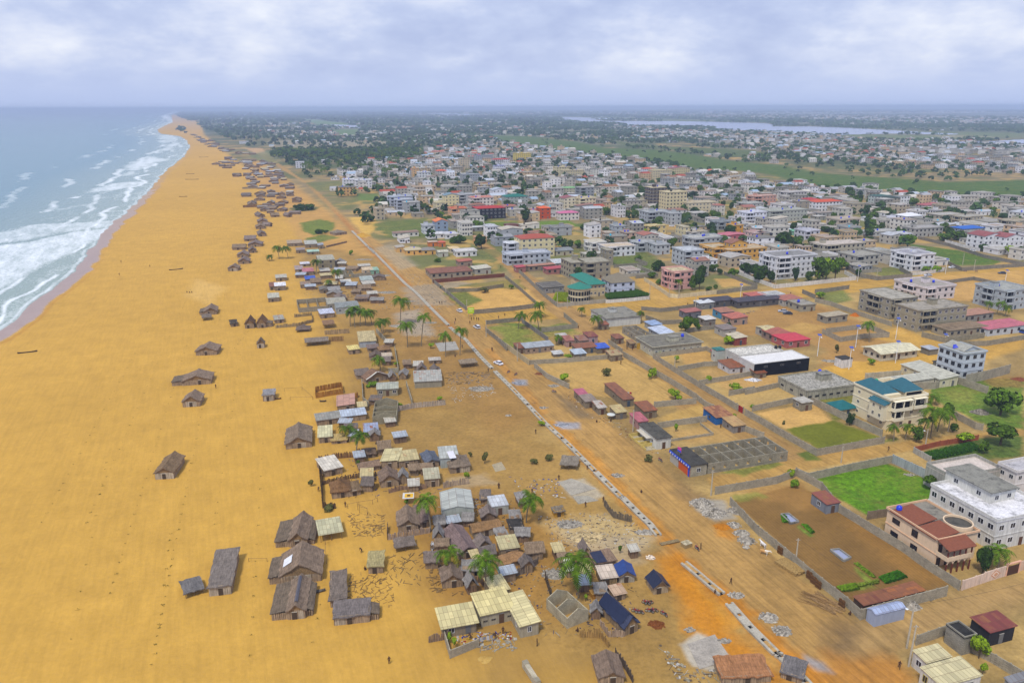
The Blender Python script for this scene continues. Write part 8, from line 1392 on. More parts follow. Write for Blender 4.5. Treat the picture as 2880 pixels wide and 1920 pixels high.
def cow(x,y,col,patch,rz,lab):
 mb=MB();n=12;m=mat_plain(col,.8,.1,.15,2);m2=mat_plain(patch,.8,.1,.1)
 prof=[(-.95,.12,1.15),(-.85,.27,1.05),(-.4,.33,.98),(.1,.36,.95),(.5,.34,1.0),(.75,.24,1.12),(1.0,.16,1.25),(1.2,.14,1.32),(1.45,.12,1.22),(1.62,.07,1.1)]
 V=[(r*.8*math.cos(2*math.pi*k/n),yy,zz+r*1.05*math.sin(2*math.pi*k/n))for yy,r,zz in prof for k in range(n)];F_=[(i*n+k,i*n+(k+1)%n,(i+1)*n+(k+1)%n,(i+1)*n+k)for i in range(len(prof)-1)for k in range(n)]+[tuple(range(n))[::-1],tuple(range((len(prof)-1)*n,len(prof)*n))]
 half=len([f for f in F_ if max(f)<4*n]);mb.poly(V,F_[:half],m);mb.poly(V,F_[half:],m2)
 for sx in(-.18,.18):
  mb.tube((sx,.62,.9),(sx,.6,.45),.09,.06,7,m2);mb.tube((sx,.6,.45),(sx,.62,0),.055,.05,7,m2);mb.tube((sx,-.75,.95),(sx,-.66,.55),.13,.07,7,m);mb.tube((sx,-.66,.55),(sx,-.82,.42),.07,.05,7,m);mb.tube((sx,-.82,.42),(sx,-.78,0),.05,.05,7,m)
  mb.tube((sx*.6,1.28,1.42),(sx*1.4,1.26,1.46),.05,.02,5,m2);mb.tube((sx*.4,1.3,1.46),(sx*.9,1.34,1.62),.025,.01,5,m2)
 mb.tube((0,-.98,1.2),(0,-1.08,.6),.03,.02,5,m);return mb.build('cow',None,None,True,loc=G(x,y),rz=R(rz),label=lab,cat='cow')
cow(*q('a',148,425),'d8d4d0','e0dcd8',20,'white cow standing by the road-side wall');cow(*q('a',158,488),'c89a60','e0d8c8',240,'tan and white cow just below the white cow')
MG='motorcycles parked in a group'
for i_,(x,y,rz,lb)in enumerate(((1165,975,70,'motorcycle with pale load, leftmost of the parked group'),(1195,985,75,'second motorcycle from the left in the parked group'),(1250,905,60,'yellow-tanked motorcycle at the back of the parked group'),(1275,905,100,'white-loaded motorcycle at the back of the parked group'),(1280,975,70,'dark motorcycle in the middle of the parked group'),(1315,970,80,'motorcycle right of the middle in the parked group'),(1400,1000,40,'motorcycle standing apart to the right of the parked group'))):motorbike(*q('b',x,y),rz,lb,MG)
for t,x,y,rz,lb in(('b',1680,445,20,'motorcycle beside the person in yellow on the road'),('e',90,505,-40,'first of two motorcycles parked on the road near the white car'),('e',152,525,-40,'second of two motorcycles parked on the road near the white car'),('e',475,670,60,'motorcycle in front of the pink-roofed stall'),('e',1370,1250,30,'motorcycle by the corner shop'),('i',650,1240,10,'motorcycle at the drain gap by the junction'),('g',1690,655,80,'motorcycle on the far right street'),('g',1815,660,80,'farther motorcycle on the far right street')):motorbike(*q(t,x,y),rz,lb)
car(*q('f',2105,432),38,'white sedan parked on the main road beside the drain','e4e4ea');car(*q('i',705,1105),25,'silver sedan parked at the sandy plot wall','d0d0d6');car(*q('g',1270,705),100,'silver car before the white villa on the right','b8bcc8',s=1.05);car(*q('g',2105,680),80,'dark blue car on the far right street','2c3448');car(*q('g',1540,615),105,'white car beside the vegetable field corner','dcdce0');car(*q('g',1770,425),70,'white car by the hedge wall','d8dade');car(*q('h',1450,985),80,'white car behind the dark market roofs','d8d8dc');car(*q('h',1990,1110),75,'silver pick-up in the market yard','a8acb8');car(*q('h',2045,1135),80,'dark car parked in the market yard','2c3040');car(*q('h',740,150),75,'white car in the street of the grey townhouses','dcdce0');car(*q('g',2330,1345),30,'blue truck at the white wall of the far right','3450a0','van',1.3);car(*q('i',900,1290),30,'white van stopped at the junction corner','d4d4d8','van')
sg_=MB();sg_.box(-1.5,1.5,-.08,.08,1.6,4.4,mat_plain('a8c814',.4,.3,.05));sg_.box(-1.2,1.2,-.1,-.08,3.4,3.9,mat_plain('e8eea0',.4));sg_.box(-1.0,.8,-.1,-.08,2.5,2.8,mat_plain('e8eea0',.4));sg_.tube((-1.2,0,-.1),(-1.2,0,1.6),.07,n=6,m=mat_plain('8a8a88'));sg_.tube((1.2,0,-.1),(1.2,0,1.6),.07,n=6,m=mat_plain('8a8a88'));thing_mb(sg_,'billboard',*q('i',835,1160),'lime-green advertising board at the road junction','sign',15)
tb=MB();tb.lathe([(0,1.9),(1.3,1.7),(1.35,1.62),(1.2,1.62),(0,1.8)],14,m=mat_plain('c8ccc8',.5));tb.tube((0,0,0),(0,0,1.8),.05,n=6,m=mat_plain('6a6a6a'));thing_mb(tb,'parasol',*q('e',955,895),'pale parasol before the blue-clothed stall','parasol')
def barrel(t,x,y,col,lab):b=MB();b.lathe([(0,0),(.29,0),(.3,.3),(.31,.32),(.3,.34),(.3,.6),(.31,.62),(.29,.88),(0,.88)],14,m=mat_plain(col,.4,.4,.05));thing_mb(b,'barrel',*q(t,x,y),lab,'barrel')
def clothes(t,pts,lab,cols):
 P3=[G(*q(t,*p))for p in pts];o=P3[0].copy();mb=MB();L_=(P3[1]-P3[0]).length;d=(P3[1]-P3[0])/L_;n=len(cols)
 for p in(P3[0]-o,P3[1]-o):mb.tube(p,p+Vector((0,0,1.7)),.04,n=5,m=mat_wood('7a6248'))
 for i,c in enumerate(cols):
  a=d*(L_*(i+.1)/n);b=d*(L_*(i+.85)/n);z0=.7+.2*(i%2);mb.poly([a+Vector((0,0,1.65)),b+Vector((0,0,1.65)),b+Vector((0,.1,z0)),a+Vector((0,.06,z0)),a+Vector((.02,.03,1.65)),b+Vector((.02,.03,1.65)),b+Vector((.02,.13,z0)),a+Vector((.02,.09,z0))],[(0,1,2,3),(7,6,5,4)],mat_plain(c,.9))
 return mb.build('washing_line',None,None,loc=o,label=lab,cat='washing line')
clothes('c',((1945,1250),(2060,1225)),'grey and white cloths hanging at the front of the near yard',('b8bac0','8c8e9a','c4c6cc','9ca0ac'));clothes('e',((1045,700),(1130,705)),'red and blue washing on the sand plot',('a02c3c','4a5cb0','c8c8cc','b03040'))
yl=MB();yl.box(-2.3,2.3,-.05,.04,0,.6,mat_plain('c8cc18',.5));yl.box(1.0,2.2,-.07,-.05,.08,.52,mat_plain('26282c',.5));yl.box(-2.0,.6,-.07,-.05,.2,.4,mat_plain('5a6a20',.5));thing_mb(yl,'banner',*q('f',645,1048),'yellow banner with dark lettering on the eave of the pale-roofed shed','banner',3,z=.0).location.z=1.35
ys=MB();ys.box(-1.4,1.4,-1.5,1.5,0,.04,mat_plain('c8c8c4',.6));ys.box(-.9,1.2,-1.0,1.0,.05,.08,mat_plain('d8a818',.6));ys.box(-.3,.5,-.5,.4,.09,.11,mat_plain('5a4020',.6));ys.build('sheet',None,None,loc=G(*q('f',1345,1540),2.0),rz=R(5),label='white and yellow printed sheet spread on a thatch roof',cat='sheet')
NEAR[0]=False
TOWN='''i 1400 505 1775 15 4 d8cba0 hip a0503f 2|cream four-storey block with red-brown roof
i 1245 588 1725 11 2 b2b8c2 flat b8bcc4 .8|long pale blue-grey two-storey block with white columns
i 1240 500 1480 9 3 c2c6d0 flat d2d4d8 0|white-columned roof storey behind the long blue-grey block
i 440 235 580 12 3 8e9cb0 gy d8742c 2|blue-grey modern house with orange peaked roof
i 305 235 430 10 2 c9ccd0 flat a0a4aa .5|white wing left of the orange peaked roof
i 350 290 540 10 1 d8d8da flat d0d0d2 .5|white low house below the orange peaked roof
i 545 290 680 9 1 dcdce0 flat c8c8cc .9|white stepped house right of the white low house
i 360 375 460 5 1 cf7a35 flat c9b09c 0|bright orange walled annex, left one
i 475 378 550 5 1 cf7a35 hip c0604c 1|bright orange walled annex, right one
i -30 272 248 9 1 cfcbc2 sx 8a6c58 .4|long white wall building with brown roof by the green lot
i 105 470 290 9 1 d8a95c hip b5a888 1.6|ochre house with pointed grey roof and blue tank
i 290 470 440 9 1 d8a95c hip 857f78 1.4|ochre house with dark grey roof
i 0 440 90 9 1 d2a866 sx a8a090 .6|ochre front with long grey roof behind
i 670 492 900 9 1 d6d4d4 flat cfcbc8 .7|white bungalow with parapet beside the lane
i 470 492 580 8 1 b4b2a4 gx bcb8a4 .8|small pale house with gabled roof
i 600 450 710 8 1 ccbfa4 hip c9b084 1|little beige house behind the white bungalow
i 385 738 850 15 1 9a8c78 flat 8c5f4c 0|big low building with plain brown flat roof
i 700 602 850 8 1 9a8270 sx a8583c .4|rust-patched roof beside the lane wall
i 880 690 1060 10 1 a09c90 sx bdb8a4 .5|low house with pale cream roof by the side street
i 1770 622 2000 14 1 a09a90 gx b8bcbe 1|grey hangar with pale metal roof
i 1350 668 1450 6 1 9a6a60 sx b0454c .3|stall with bright red roof left
i 1690 690 1930 7 1 a07068 sx b0414a .4|long stall with bright red roof right
i 1480 655 1780 5 1 8a7a68 sx a8765c .3|thin rusty roof between the two red roofs
i 1960 745 2110 16 3 9a927c flat a09a88 .3|unfinished grey three-storey shell with curved balconies
i 2110 745 2400 14 3 968e7a flat a09a88 .3|unfinished grey shell, right half
i 1650 905 1880 12 1 8c8880 flat 6f6a62 .3|dark stained low house left of the round glazed villa
i 1790 478 1985 12 1 b0a890 gx 7f8484 1|beige house with grey roof and arched windows
i 1110 372 1310 12 2 9aa0a8 gx 8f9294 1.2|grey two-storey house behind the lane trees
i 900 330 1010 10 1 cf9c70 flat c0a48c .4|peach house with stairs behind the lane trees
i 745 212 990 8 1 8a8a86 sx c0c2c0 .2|long white strip roof on dark walls
i 1000 215 1190 10 1 9a9484 flat 8e887a .2|low grey shell behind the dry ground
i 1240 175 1370 9 1 8a4a3c hip 6a4a40 1|red laterite-coloured unfinished round house
i 2180 440 2352 12 2 d8d6d2 flat c4bca8 .6|white villa with arched terrace and tiled edges
i 2115 520 2352 8 1 a8a290 flat b8b4a8 .3|cream shopfronts below the arched white villa
h 60 915 320 13 2 c4c8d6 hip 7d7462 4|white turreted house with steep brown-grey roof
h 740 862 965 12 3 d4a49c flat c4b490 .8|pink villa with wavy cream parapet
h 865 600 1090 14 3 b2b6ba flat bcc0c4 .5|grey rounded apartment block with white trim
h 1195 510 1420 16 2 cfa04c flat bfae90 .7|yellow villa with arcaded corner
h 1370 528 1800 14 2 cf9f4a flat bda888 .4|yellow villa long wing
h 1400 505 1580 9 3 cf9f4a gy 8a5a44 2.4|yellow villa upper gable with brown roof
h 1895 748 2345 16 4 d8d8dc flat 8c8a88 .8|big white four-storey villa with red-roofed corner
h 1 492 330 12 2 d8d8dc flat cbb9a0 .4|white villa with cream roof terrace
h 350 440 560 12 2 b0b4b6 flat a8aaa8 .4|plain grey-white two-storey block, left
h 560 468 718 10 2 b4b8bc flat a4a6a6 .4|plain grey-white two-storey block, right
h 870 300 935 12 3 d4c8a0 flat b0a890 .2|narrow cream block with jagged edge
h 945 310 1130 10 2 cccac6 flat a89878 .3|cream and white house with blue tanks
h 970 392 1330 14 2 acb0b4 flat b4b2aa .7|large grey house with windows in a row
h 1560 125 1800 12 3 dadce6 flat c4c4cc .5|white three-storey villa with blue tanks
h 1420 232 1540 9 2 d09a34 flat b8a078 .3|bright ochre box house
h 1330 305 1610 12 1 b0626a gy b8606c 1|long dull pink roof beside the ochre box
h 1665 325 1790 12 2 d0b0a8 flat b8a8a4 .4|pale pink house with columns
h 1785 330 1860 10 2 2e2c3c flat 4a4a54 .2|dark navy house behind the wide tree
h 460 120 720 14 3 a4aab0 flat a8aaa8 .5|grey townhouse block with balconies
h 725 135 845 13 3 b0b4b6 flat a8aaaa .4|pale grey townhouse end block
h 470 238 675 8 2 d2be84 flat c8b88c .4|cream house with yellow trim
h 100 290 215 10 3 acb2b6 flat a8a8a4 .3|slim grey tower house with two blue tanks
h 215 320 335 9 2 c4a690 flat b0a898 .3|pinkish arcaded house right of the tower house
h 0 320 95 9 2 c4a690 flat b0a898 .3|pinkish arcaded house left of the tower house
h 1255 190 1430 12 2 9ea4a8 flat 7f8284 .3|grey house with side balcony
h 1470 215 1590 10 2 bcbcba flat a8a8a8 .3|white cube beside the ochre box
h 1590 225 1750 10 1 d4ccc0 flat b0a89c .4|low white house with pink arches
h 2230 300 2400 12 2 ccccd6 flat b4b4bc .5|white house right of the wide tree
h 1890 240 2090 14 1 c8c8cc gx b8bcc4 1|hall with silver roof before the wide tree
h 2100 250 2200 8 1 7aa890 gx 6aa888 1|pale green roofed house
h 1130 1068 1450 7 1 5a5654 sy 33313a .3|long black market roof, left
h 1480 1070 1990 7 1 5a5654 sy 35333c .3|long black market roof, right
h 1055 1085 1215 6 1 7a7a78 sx c8ccce .2|white flat stall at the left of the black market roofs
h 1800 1000 2000 7 1 cfd0d2 flat b8b8b4 .4|white gabled shop behind the black market roofs
h 1625 1000 1790 7 1 a8746a sx b05a4a .2|red roof above the black market roofs
h 1290 1190 1440 7 1 4a86a8 sy 9c6a50 .4|blue-fronted stall with rusty roof
h 1410 1262 1590 8 1 a08878 sx b0604a .5|brick-walled house with rust-red roof
h 1115 1275 1230 6 1 7a746c sx c8c6c0 .2|small white roofed stall right of the round trees
h 895 1190 1070 6 1 6a6a70 sx 9c5c50 .3|dark red roofed stall in the sandy yard
h 1320 1390 1460 7 1 a8a49c sx 7c7068 .3|grey hut at the edge of the market square
h 1450 1490 1580 7 1 8a4438 sx c0b498 .4|maroon-walled house with cream roof
h 1790 1400 1920 7 1 a8a296 gx c2b484 .6|grey house with cream gabled roof in the market square
h 1880 1450 2060 8 1 8a7468 sx a05440 .5|long rust roof beside the crimson roof
h 2030 1520 2290 10 1 a8605c hip b8424e 1.6|house with crimson hipped roof
h 2000 1050 2200 9 1 a8a49a sx a0604c .4|row house with rust roof by the building site
h 2190 1110 2352 10 1 9a9480 flat 9c968a .3|grey block house at the left of the building site
h 10 590 80 10 3 948c78 flat a09a88 .2|end of the unfinished grey shell
g 830 1195 1125 20 3 9a927e flat a8a294 .3|big grey unfinished building with sheet-roofed terrace
g 1135 1335 1680 13 3 9a917a flat a0988a .3|tall raw concrete building with bare columns
g 1215 985 1560 20 2 d6cccc flat a49c92 .9|white and pink two-storey house with roof cube
g 1075 655 1325 17 3 dadade flat 9c9aa0 .8|gleaming white three-storey villa with rounded terraces
g 440 600 710 15 2 a8a69e flat a09c90 .5|grey two-storey villa with columns on the right
g 90 470 550 14 2 b0aa98 flat c4b8ac .4|long grey and white house with white roof cube
g 665 480 840 10 1 b4b4ae flat a8a8a0 .2|low pale cabin beside the white three-storey villa
g 2090 1095 2400 16 3 aab0b4 flat a4a49c .7|grey-white house with balcony at the far right
g 1935 1385 2400 10 1 b8bcc0 sx b8606c .3|long whitewashed hall with pink-red roof
g 1500 1400 1930 9 1 9a907a flat 8c7860 .1|low brownish walled depot
g 120 1240 360 6 1 8e8878 sx a89c80 .3|small market house with blue door
g 1660 1230 2000 8 1 8a8680 sx a87a60 .3|rust-tan roofed row behind the tall raw concrete building
g 1655 270 1900 12 2 9aa0a8 hip 2f62b4 1.5|grey house with bright blue roof
g 1885 415 2120 14 3 dcdcde gy 8a4440 2|white villa with dark red roof, left part
g 2120 430 2330 12 3 dedee0 gy 8c4844 2|white villa with dark red roof, right part
g 1010 165 1195 12 3 dcdce4 hip d8d8dc 2|white castle-like house with pointed turret
g 870 150 1005 12 2 dcdce4 flat c8c8cc 1|crenellated white wing of the castle-like house
g 1115 272 1430 13 2 aaa8a2 flat a8a4a0 .6|large stained grey hall with plain walls
g 250 165 500 14 2 c4b8a8 flat b4a898 1|beige crenellated building with teal pyramid
g 600 265 930 10 1 b0b4b4 flat b4b0a8 .5|low grey-white house with row of windows
g 1390 110 1660 14 2 b4aa94 flat b0aca4 .4|wide beige town block with many windows
g 1660 130 1880 12 2 b8ae98 flat a8a498 .4|beige town block behind the blue roof
g 1930 190 2200 12 2 b0ac9c flat a09c94 .4|long beige row behind the red-roofed villa
g 2200 230 2400 13 3 b0a890 flat a89c88 .3|tall beige block at the right edge
l 505 1215 670 14 6 4a403c flat c0b494 .3|dark-banded left wing of the tall hotel
l 672 1280 900 14 6 d2c49c flat c9bc98 .5|tall cream hotel with blue roof tanks
l 765 1225 880 1 5 2e2a30 flat c0b494 0|dark glazed front of the tall hotel
l 920 1285 1240 14 3 d4c6a8 flat b8ac90 .5|cream stepped annex of the tall hotel
l 380 1210 500 10 2 c0b8a0 flat a09a88 .2|low cream wing left of the tall hotel
l 430 855 525 11 3 d2d4de hip c8583c 1.5|white house with orange roof on the far town edge
l 525 910 740 14 4 ccc09c flat c4b890 .4|long cream apartment block at the far town edge
l 740 880 940 13 4 cfc092 gy 8a4a50 1.5|cream apartment block with maroon roof
l 50 1040 310 12 2 d8d8dc flat c0b0a0 .6|white villa group with small red roofs
l 1160 825 1260 10 1 d4ccc4 gy d4552c 1.5|little house with vivid orange roof by the marsh
l 1560 1290 1770 14 3 b0b0ac flat a8a8a0 .3|grey-beige block left of the pink rooftops
l 1650 1200 1910 12 3 c89a88 flat c0a090 .3|salmon pink apartment house
l 1830 1385 2255 15 3 acb0a8 flat a8a89c .4|wide grey apartment house with balconies
l 2025 1150 2250 14 3 c8c4c0 flat b0aaa4 .3|plain whitish tall-walled block
l 2270 1240 2400 12 3 d8d6dc hip a83c3c 1.5|white house with red hipped roof
k 0 1270 300 14 3 dcdce0 hip c05030 1.6|large white villa with orange-red roofs
k 690 1195 840 12 3 b8c0bc hip 3c6058 1|house with dark green roof
k 840 1220 950 12 3 a8a090 hip 34443c 1.5|brown house with black-green roof
k 1270 1120 1420 12 2 9ca8ac hip 8ca0a8 1|house with pale blue roof by the marsh
k 1240 1230 1430 12 1 b8a8a4 sx a84c50 1|long dull red roof by the marsh
m 905 1350 1225 18 3 26242e hip a83430 1.5|black-walled box building with red roof
m 850 1220 1090 16 3 d4ccc8 flat c87058 .5|white building behind the black-walled box
m 1235 1205 1480 17 3 a4aaa6 hip 1f6a5e 2.2|grey hall with deep green roof
m 1610 1345 1730 10 3 c05024 hip d86030 1.5|orange-red villa with tower
m 1540 1310 1610 9 1 d88a40 hip d0502c 1.5|orange-roofed pavilion of the orange-red villa
m 1835 1362 2050 10 2 d8d0c8 hip c06a8c 1.4|white house with pink roof
m 1880 1225 2050 14 3 d4ccb4 gy 8c4848 2|white townhouse with maroon roof
m 2050 1228 2235 14 3 d6ccac flat c0b494 .8|cream townhouse with crenellated top
m 545 1190 700 14 3 d8cca0 gy 6a8490 2|cream house with curved gable and blue roof
m 440 1240 545 12 2 d2c8a4 flat c4b890 .6|cream low wing with arches
m 610 1310 790 12 2 d8a880 flat c84a34 .6|peach house with red terrace
m 0 1245 185 14 3 b4bac8 flat b0b4b8 .5|blue-grey block with tall orange stripe
m 1080 1120 1245 13 3 d8d8e0 gy a8b0b8 2|white barn-shaped house with curved roof
m 1335 712 1510 15 5 d4c060 flat c4b060 .3|yellow five-storey apartment block
m 1085 740 1270 14 3 dadae0 hip b04038 1.5|white rounded villa with red top
m 1105 820 1225 12 3 d8d8e4 flat 4050a0 .3|white cube house with blue roof edge
m 715 780 820 13 5 c4b498 flat b0a488 .3|plain beige tower block
m 890 715 1080 14 4 a0a4ac flat a0a4a4 .4|grey apartment slab beside the yellow block
m 455 880 570 12 3 b0b0ac hip d05a34 1.5|grey house with orange-red pointed roof
m 185 880 250 12 4 d0a870 flat c0a078 .2|tan side wall of the white tall house
m 250 935 385 14 4 d4d4d4 flat b8b8b4 .5|white tall house beside tan wall
m 395 640 550 14 3 d2c0a4 hip c85a40 1|cream villa with red cap in the far town
m 885 1060 1090 12 3 c0aa88 flat b0a488 .2|tan block with three square windows
m 520 1050 795 12 2 a8a8a0 flat b0aca4 .8|long grey walled house behind the cream gable
m 700 1180 880 14 3 b0b2b4 flat a8a8a8 .4|grey block right of the cream gable
m 190 1050 445 14 2 b8a48c flat b09c84 .3|beige row house in the left town
m 740 930 935 14 3 9aa0a8 flat a0a4a4 .4|blue-grey block in the left town
m 1795 865 1940 14 4 d4c8a0 flat b8ac90 .3|cream four-storey house in the far town
m 1870 880 2110 14 3 c4b894 flat b8ac8c .3|cream long apartment row
m 1735 1070 1880 12 2 a8a8a4 flat a8a49c .4|grey house with rounded canopy
m 1900 1060 2050 14 2 b4b09c hip 7aa870 1.2|house with pale green dome roof
m 2060 1130 2215 14 4 94989c flat a09c94 .3|dark grey unfinished tower behind the maroon roof
n 1665 815 1810 14 3 d4a868 flat 5a7484 .3|peach house with blue-grey roof terrace by the road
n 1700 745 1800 14 3 d8d8dc flat d0d0d4 .6|white hotel block left part
n 1800 750 1940 14 3 d8d8dc flat c8c8cc .6|white hotel block right part
n 1520 545 1590 14 2 d4d4d8 flat c8c8cc .6|white house before the coconut grove
n 1300 580 1370 14 3 d4d4da flat c8c8cc .6|white narrow house near the grove road
n 820 375 900 18 2 d4d4d8 flat c8c8cc .4|lone white building behind the beach village
n 2090 905 2285 12 3 b4bac8 flat b0b4b8 .5|blue-grey block facing the green lots'''
def town(line):
 a,lab=line.split('|');t,nx,ny,rx,dep,st,wc,kd,rc,pr=a.split();nx,ny,rx,dep,st,pr=float(nx),float(ny),float(rx),float(dep),int(st),float(pr)
 sc=TL[t][2];n=G(*q(t,nx,ny));ax,ay=axes(GA);lo,hi=.5,80
 tx=q(t,rx,0)[0]
 for _ in range(30):
  m=(lo+hi)/2;lo,hi=(m,hi)if PX(n+ax*m)[0]<tx else(lo,m)
 w=lo;h=st*3.15;flat=kd=='flat';near=ny/sc+TL[t][1]>560
 k=dict(nf=max(1,int(w/3.4)),nl=max(1,int(dep/4)))
 bal=[('f',.05,.35,s,1.2)for s in range(1,st)]if(st>1 and w>11 and near and flat and 'hotel' not in lab and 'hall' not in lab)else None
 if bal and random.random()<.5:bal+=[('l',.3,.7,s,1.2)for s in range(1,st)]
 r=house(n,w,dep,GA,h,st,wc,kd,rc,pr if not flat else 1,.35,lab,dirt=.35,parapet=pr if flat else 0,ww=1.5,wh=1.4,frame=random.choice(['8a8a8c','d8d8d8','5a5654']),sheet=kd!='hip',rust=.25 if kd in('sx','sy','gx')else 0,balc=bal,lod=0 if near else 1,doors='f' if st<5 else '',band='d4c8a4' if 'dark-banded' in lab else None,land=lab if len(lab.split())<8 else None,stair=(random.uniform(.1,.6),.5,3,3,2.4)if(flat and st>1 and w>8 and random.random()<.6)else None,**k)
 if 'tank' in lab or(flat and w>8 and random.random()<.4):
  for j in range(1+(random.random()<.4)):p=n+ax*w*random.uniform(.15,.85)+ay*dep*random.uniform(.3,.8);water_tank((p.x,p.y,h+.3),'1c35c8' if random.random()<.75 else '141414',lab)
 return r
for ln_ in TOWN.split('\n'):town(ln_)
def dome(t,x,y,h,r,rc,lab,wc='c8bc9c'):
 o=G(*q(t,x,y));root=empty('round_pavilion',o,0,label=lab,cat='building');mb=MB();mb.lathe([(r,-.2),(r,h)],20,m=mat_wall(wc,.2));mb.build('wall',None,root);g=MB();fr=mat_plain('d2cab4',.5)
 for k in range(12):
  a=math.pi*1.05+math.pi*.95*k/11;
  for z in(.8,3.9):c=Vector((math.cos(a),math.sin(a),0))*(r+.02);s=Vector((-math.sin(a),math.cos(a),0))*r*.11;g.poly([c-s+Vector((0,0,z)),c+s+Vector((0,0,z)),c+s+Vector((0,0,z+2.1)),c-s+Vector((0,0,z+2.1))],[(0,1,2,3)],mat_glass())
 g.build('glazing',None,root);c=MB();c.lathe([(r+.7,h-.1),(r*.5,h+1.3),(0,h+2.6)],20,m=mat_plain(rc,.6,.2,.12));c.build('roof',None,root)
dome('i',2050,985,7.6,5.6,'2f7a6a','round glazed tower of the villa with green conical roof')
HB('i',(2170,800),(2345,785),(1930,745),6.6,st=2,wall='c8b48c',roof='hip',rcol='2f7a6a',rise=2,ov=.8,sheet=False,label='beige villa wing with green hipped roof behind the round glazed tower',land='round glazed villa',nf=4,nl=2)
WALLC=['a9a498','b4b0a6','9a978e','c4bfb4','b5a890','cfcac0','d8d4cc','a3a6a8','c8b08c','b8b4ac','e6e5e8','dcdadc','e6e5e8','a09684','d0b490','d8d4cc']
ROOFC=['a39e92','8f8b80','b0aaa0','b8b4ac','7f7c74','a8988a']
CNAME={'a9a498':'grey','b4b0a6':'pale grey','9a978e':'dark grey','c4bfb4':'light grey','b5a890':'tan','cfcac0':'off-white','d8d4cc':'cream white','a3a6a8':'blue-grey','c8b08c':'sandy yellow','b8b4ac':'ash grey','dcdadc':'white','e6e5e8':'bright white','a09684':'brown-grey','d0b490':'peach'}
HZ={}
def bad(x,y,w,d):
 cx_,cy_=x+w/2*math.cos(GA)-d/2*math.sin(GA),y+w/2*math.sin(GA)+d/2*math.cos(GA);rr=max(w,d)*.62
 for gx in(-1,0,1):
  for gy in(-1,0,1):
   for(a,b,r)in HZ.get((int(cx_//30)+gx,int(cy_//30)+gy),()):
    if(a-cx_)**2+(b-cy_)**2<(r+rr)**2*.8:return True
 return False
def mark(x,y,w,d,ga=GA):
 cx_,cy_=x+w/2*math.cos(ga)-d/2*math.sin(ga),y+w/2*math.sin(ga)+d/2*math.cos(ga);HZ.setdefault((int(cx_//30),int(cy_//30)),[]).append((cx_,cy_,max(w,d)*.55))
for(ox,oy,ga,w,d)in FOOT:mark(ox,oy,w,d,ga)
ROADS=[[tuple(G(*p)[:2])for p in S(Z[k][0])]for k in(6,7,zi[(1062,722)],zi[(1085,560)])]+[[tuple(G(*p)[:2])for p in(z[1]if z[0]=='p' else S(z[0]))]for i,z in enumerate(Z)if i in greens]+[[tuple(G(*p)[:2])for p in L_]for L_ in LAG]
def on_road(X,Y,m=4):
 o=np.zeros(len(X),bool)
 for R_ in ROADS:o|=sdist(X,Y,R_)>-m
 return o
def lattice(y0,y1,sx,sy,seed,dens):
 rn=np.random.default_rng(seed);ax,ay=axes(GA);u=np.arange(-3000 if y0>3000 else-1500,6000 if y0<9000 else 16000,sx);v=np.arange(0,26000,sy);U,V=np.meshgrid(u,v);U=U.ravel()+rn.uniform(-sx*.2,sx*.2,U.size);V=V.ravel()+rn.uniform(-sy*.2,sy*.2,V.size)
 X=ax.x*U+ay.x*V;Y=ax.y*U+ay.y*V;k=(Y>y0)&(Y<y1)&(abs(X)<Y*.72+20);X,Y=X[k],Y[k];den=dens(X,Y);k=(rn.random(len(X))<den)&~on_road(X,Y);return X[k],Y[k]
beachw=[tuple(G(*p)[:2])for p in S([(0,800),(455,338),(400,262),(480,300),(600,350),(870,590),(1100,800),(1900,1600),(0,1600)])]
def land_ok(X,Y):return(sdist(X,Y,beachw)<-8*(Y<1500))&(sdist(X,Y,SEAW)<-60)
CORE=[tuple(G(*p)[:2])for p in S([(790,520),(880,480),(760,400),(960,345),(1160,325),(1250,330),(1460,372),(1760,420),(2100,450),(2500,480),(2600,610),(2352,600),(1960,640),(1500,640),(1340,690),(1130,570),(900,560)])]
def dens1(X,Y):return np.where(sdist(X,Y,CORE)>0,.72,.0)*land_ok(X,Y)
FAR2=[tuple(G(*p)[:2])for p in S([(1420,318),(1700,345),(2000,380),(2352,405),(2600,400),(2600,335),(2352,330),(2150,320),(1900,312),(1600,295),(1400,290)])]
FAR3=[tuple(G(*p)[:2])for p in S([(1300,262),(2800,300),(2800,250),(1400,250),(900,262),(1000,270)])]
FAR4=[tuple(G(*p)[:2])for p in S([(640,320),(1100,330),(1400,330),(1380,300),(1000,285),(700,280),(560,290)])]
def dens2(X,Y):
 b=vnoise(X,Y,220,61,3);d=np.where(sdist(X,Y,CORE)>0,.8,0)+np.where(sdist(X,Y,FAR2)>0,.8*(b>.38),0)+np.where(sdist(X,Y,FAR3)>0,.95*(b>.32),0)+np.where(sdist(X,Y,FAR4)>0,.45*(b>.52),.0)
 return np.maximum(d,.06*(b>.5))*land_ok(X,Y)
def nearest_land(px,py):
 b=min(LAND,key=lambda l:(l[0]-px)**2+((l[1]-py)*2)**2);dx,dy=px-b[0],(py-b[1])*2
 rel=('right of' if dx>0 else 'left of')if abs(dx)>abs(dy)else('in front of' if dy>0 else 'behind');return b[2],rel,math.hypot(dx,dy)
XN,YN=lattice(380,900,17.5,19,11,dens1);order=np.argsort(YN);made=0;cnt={};NEARH=[];rest=[]
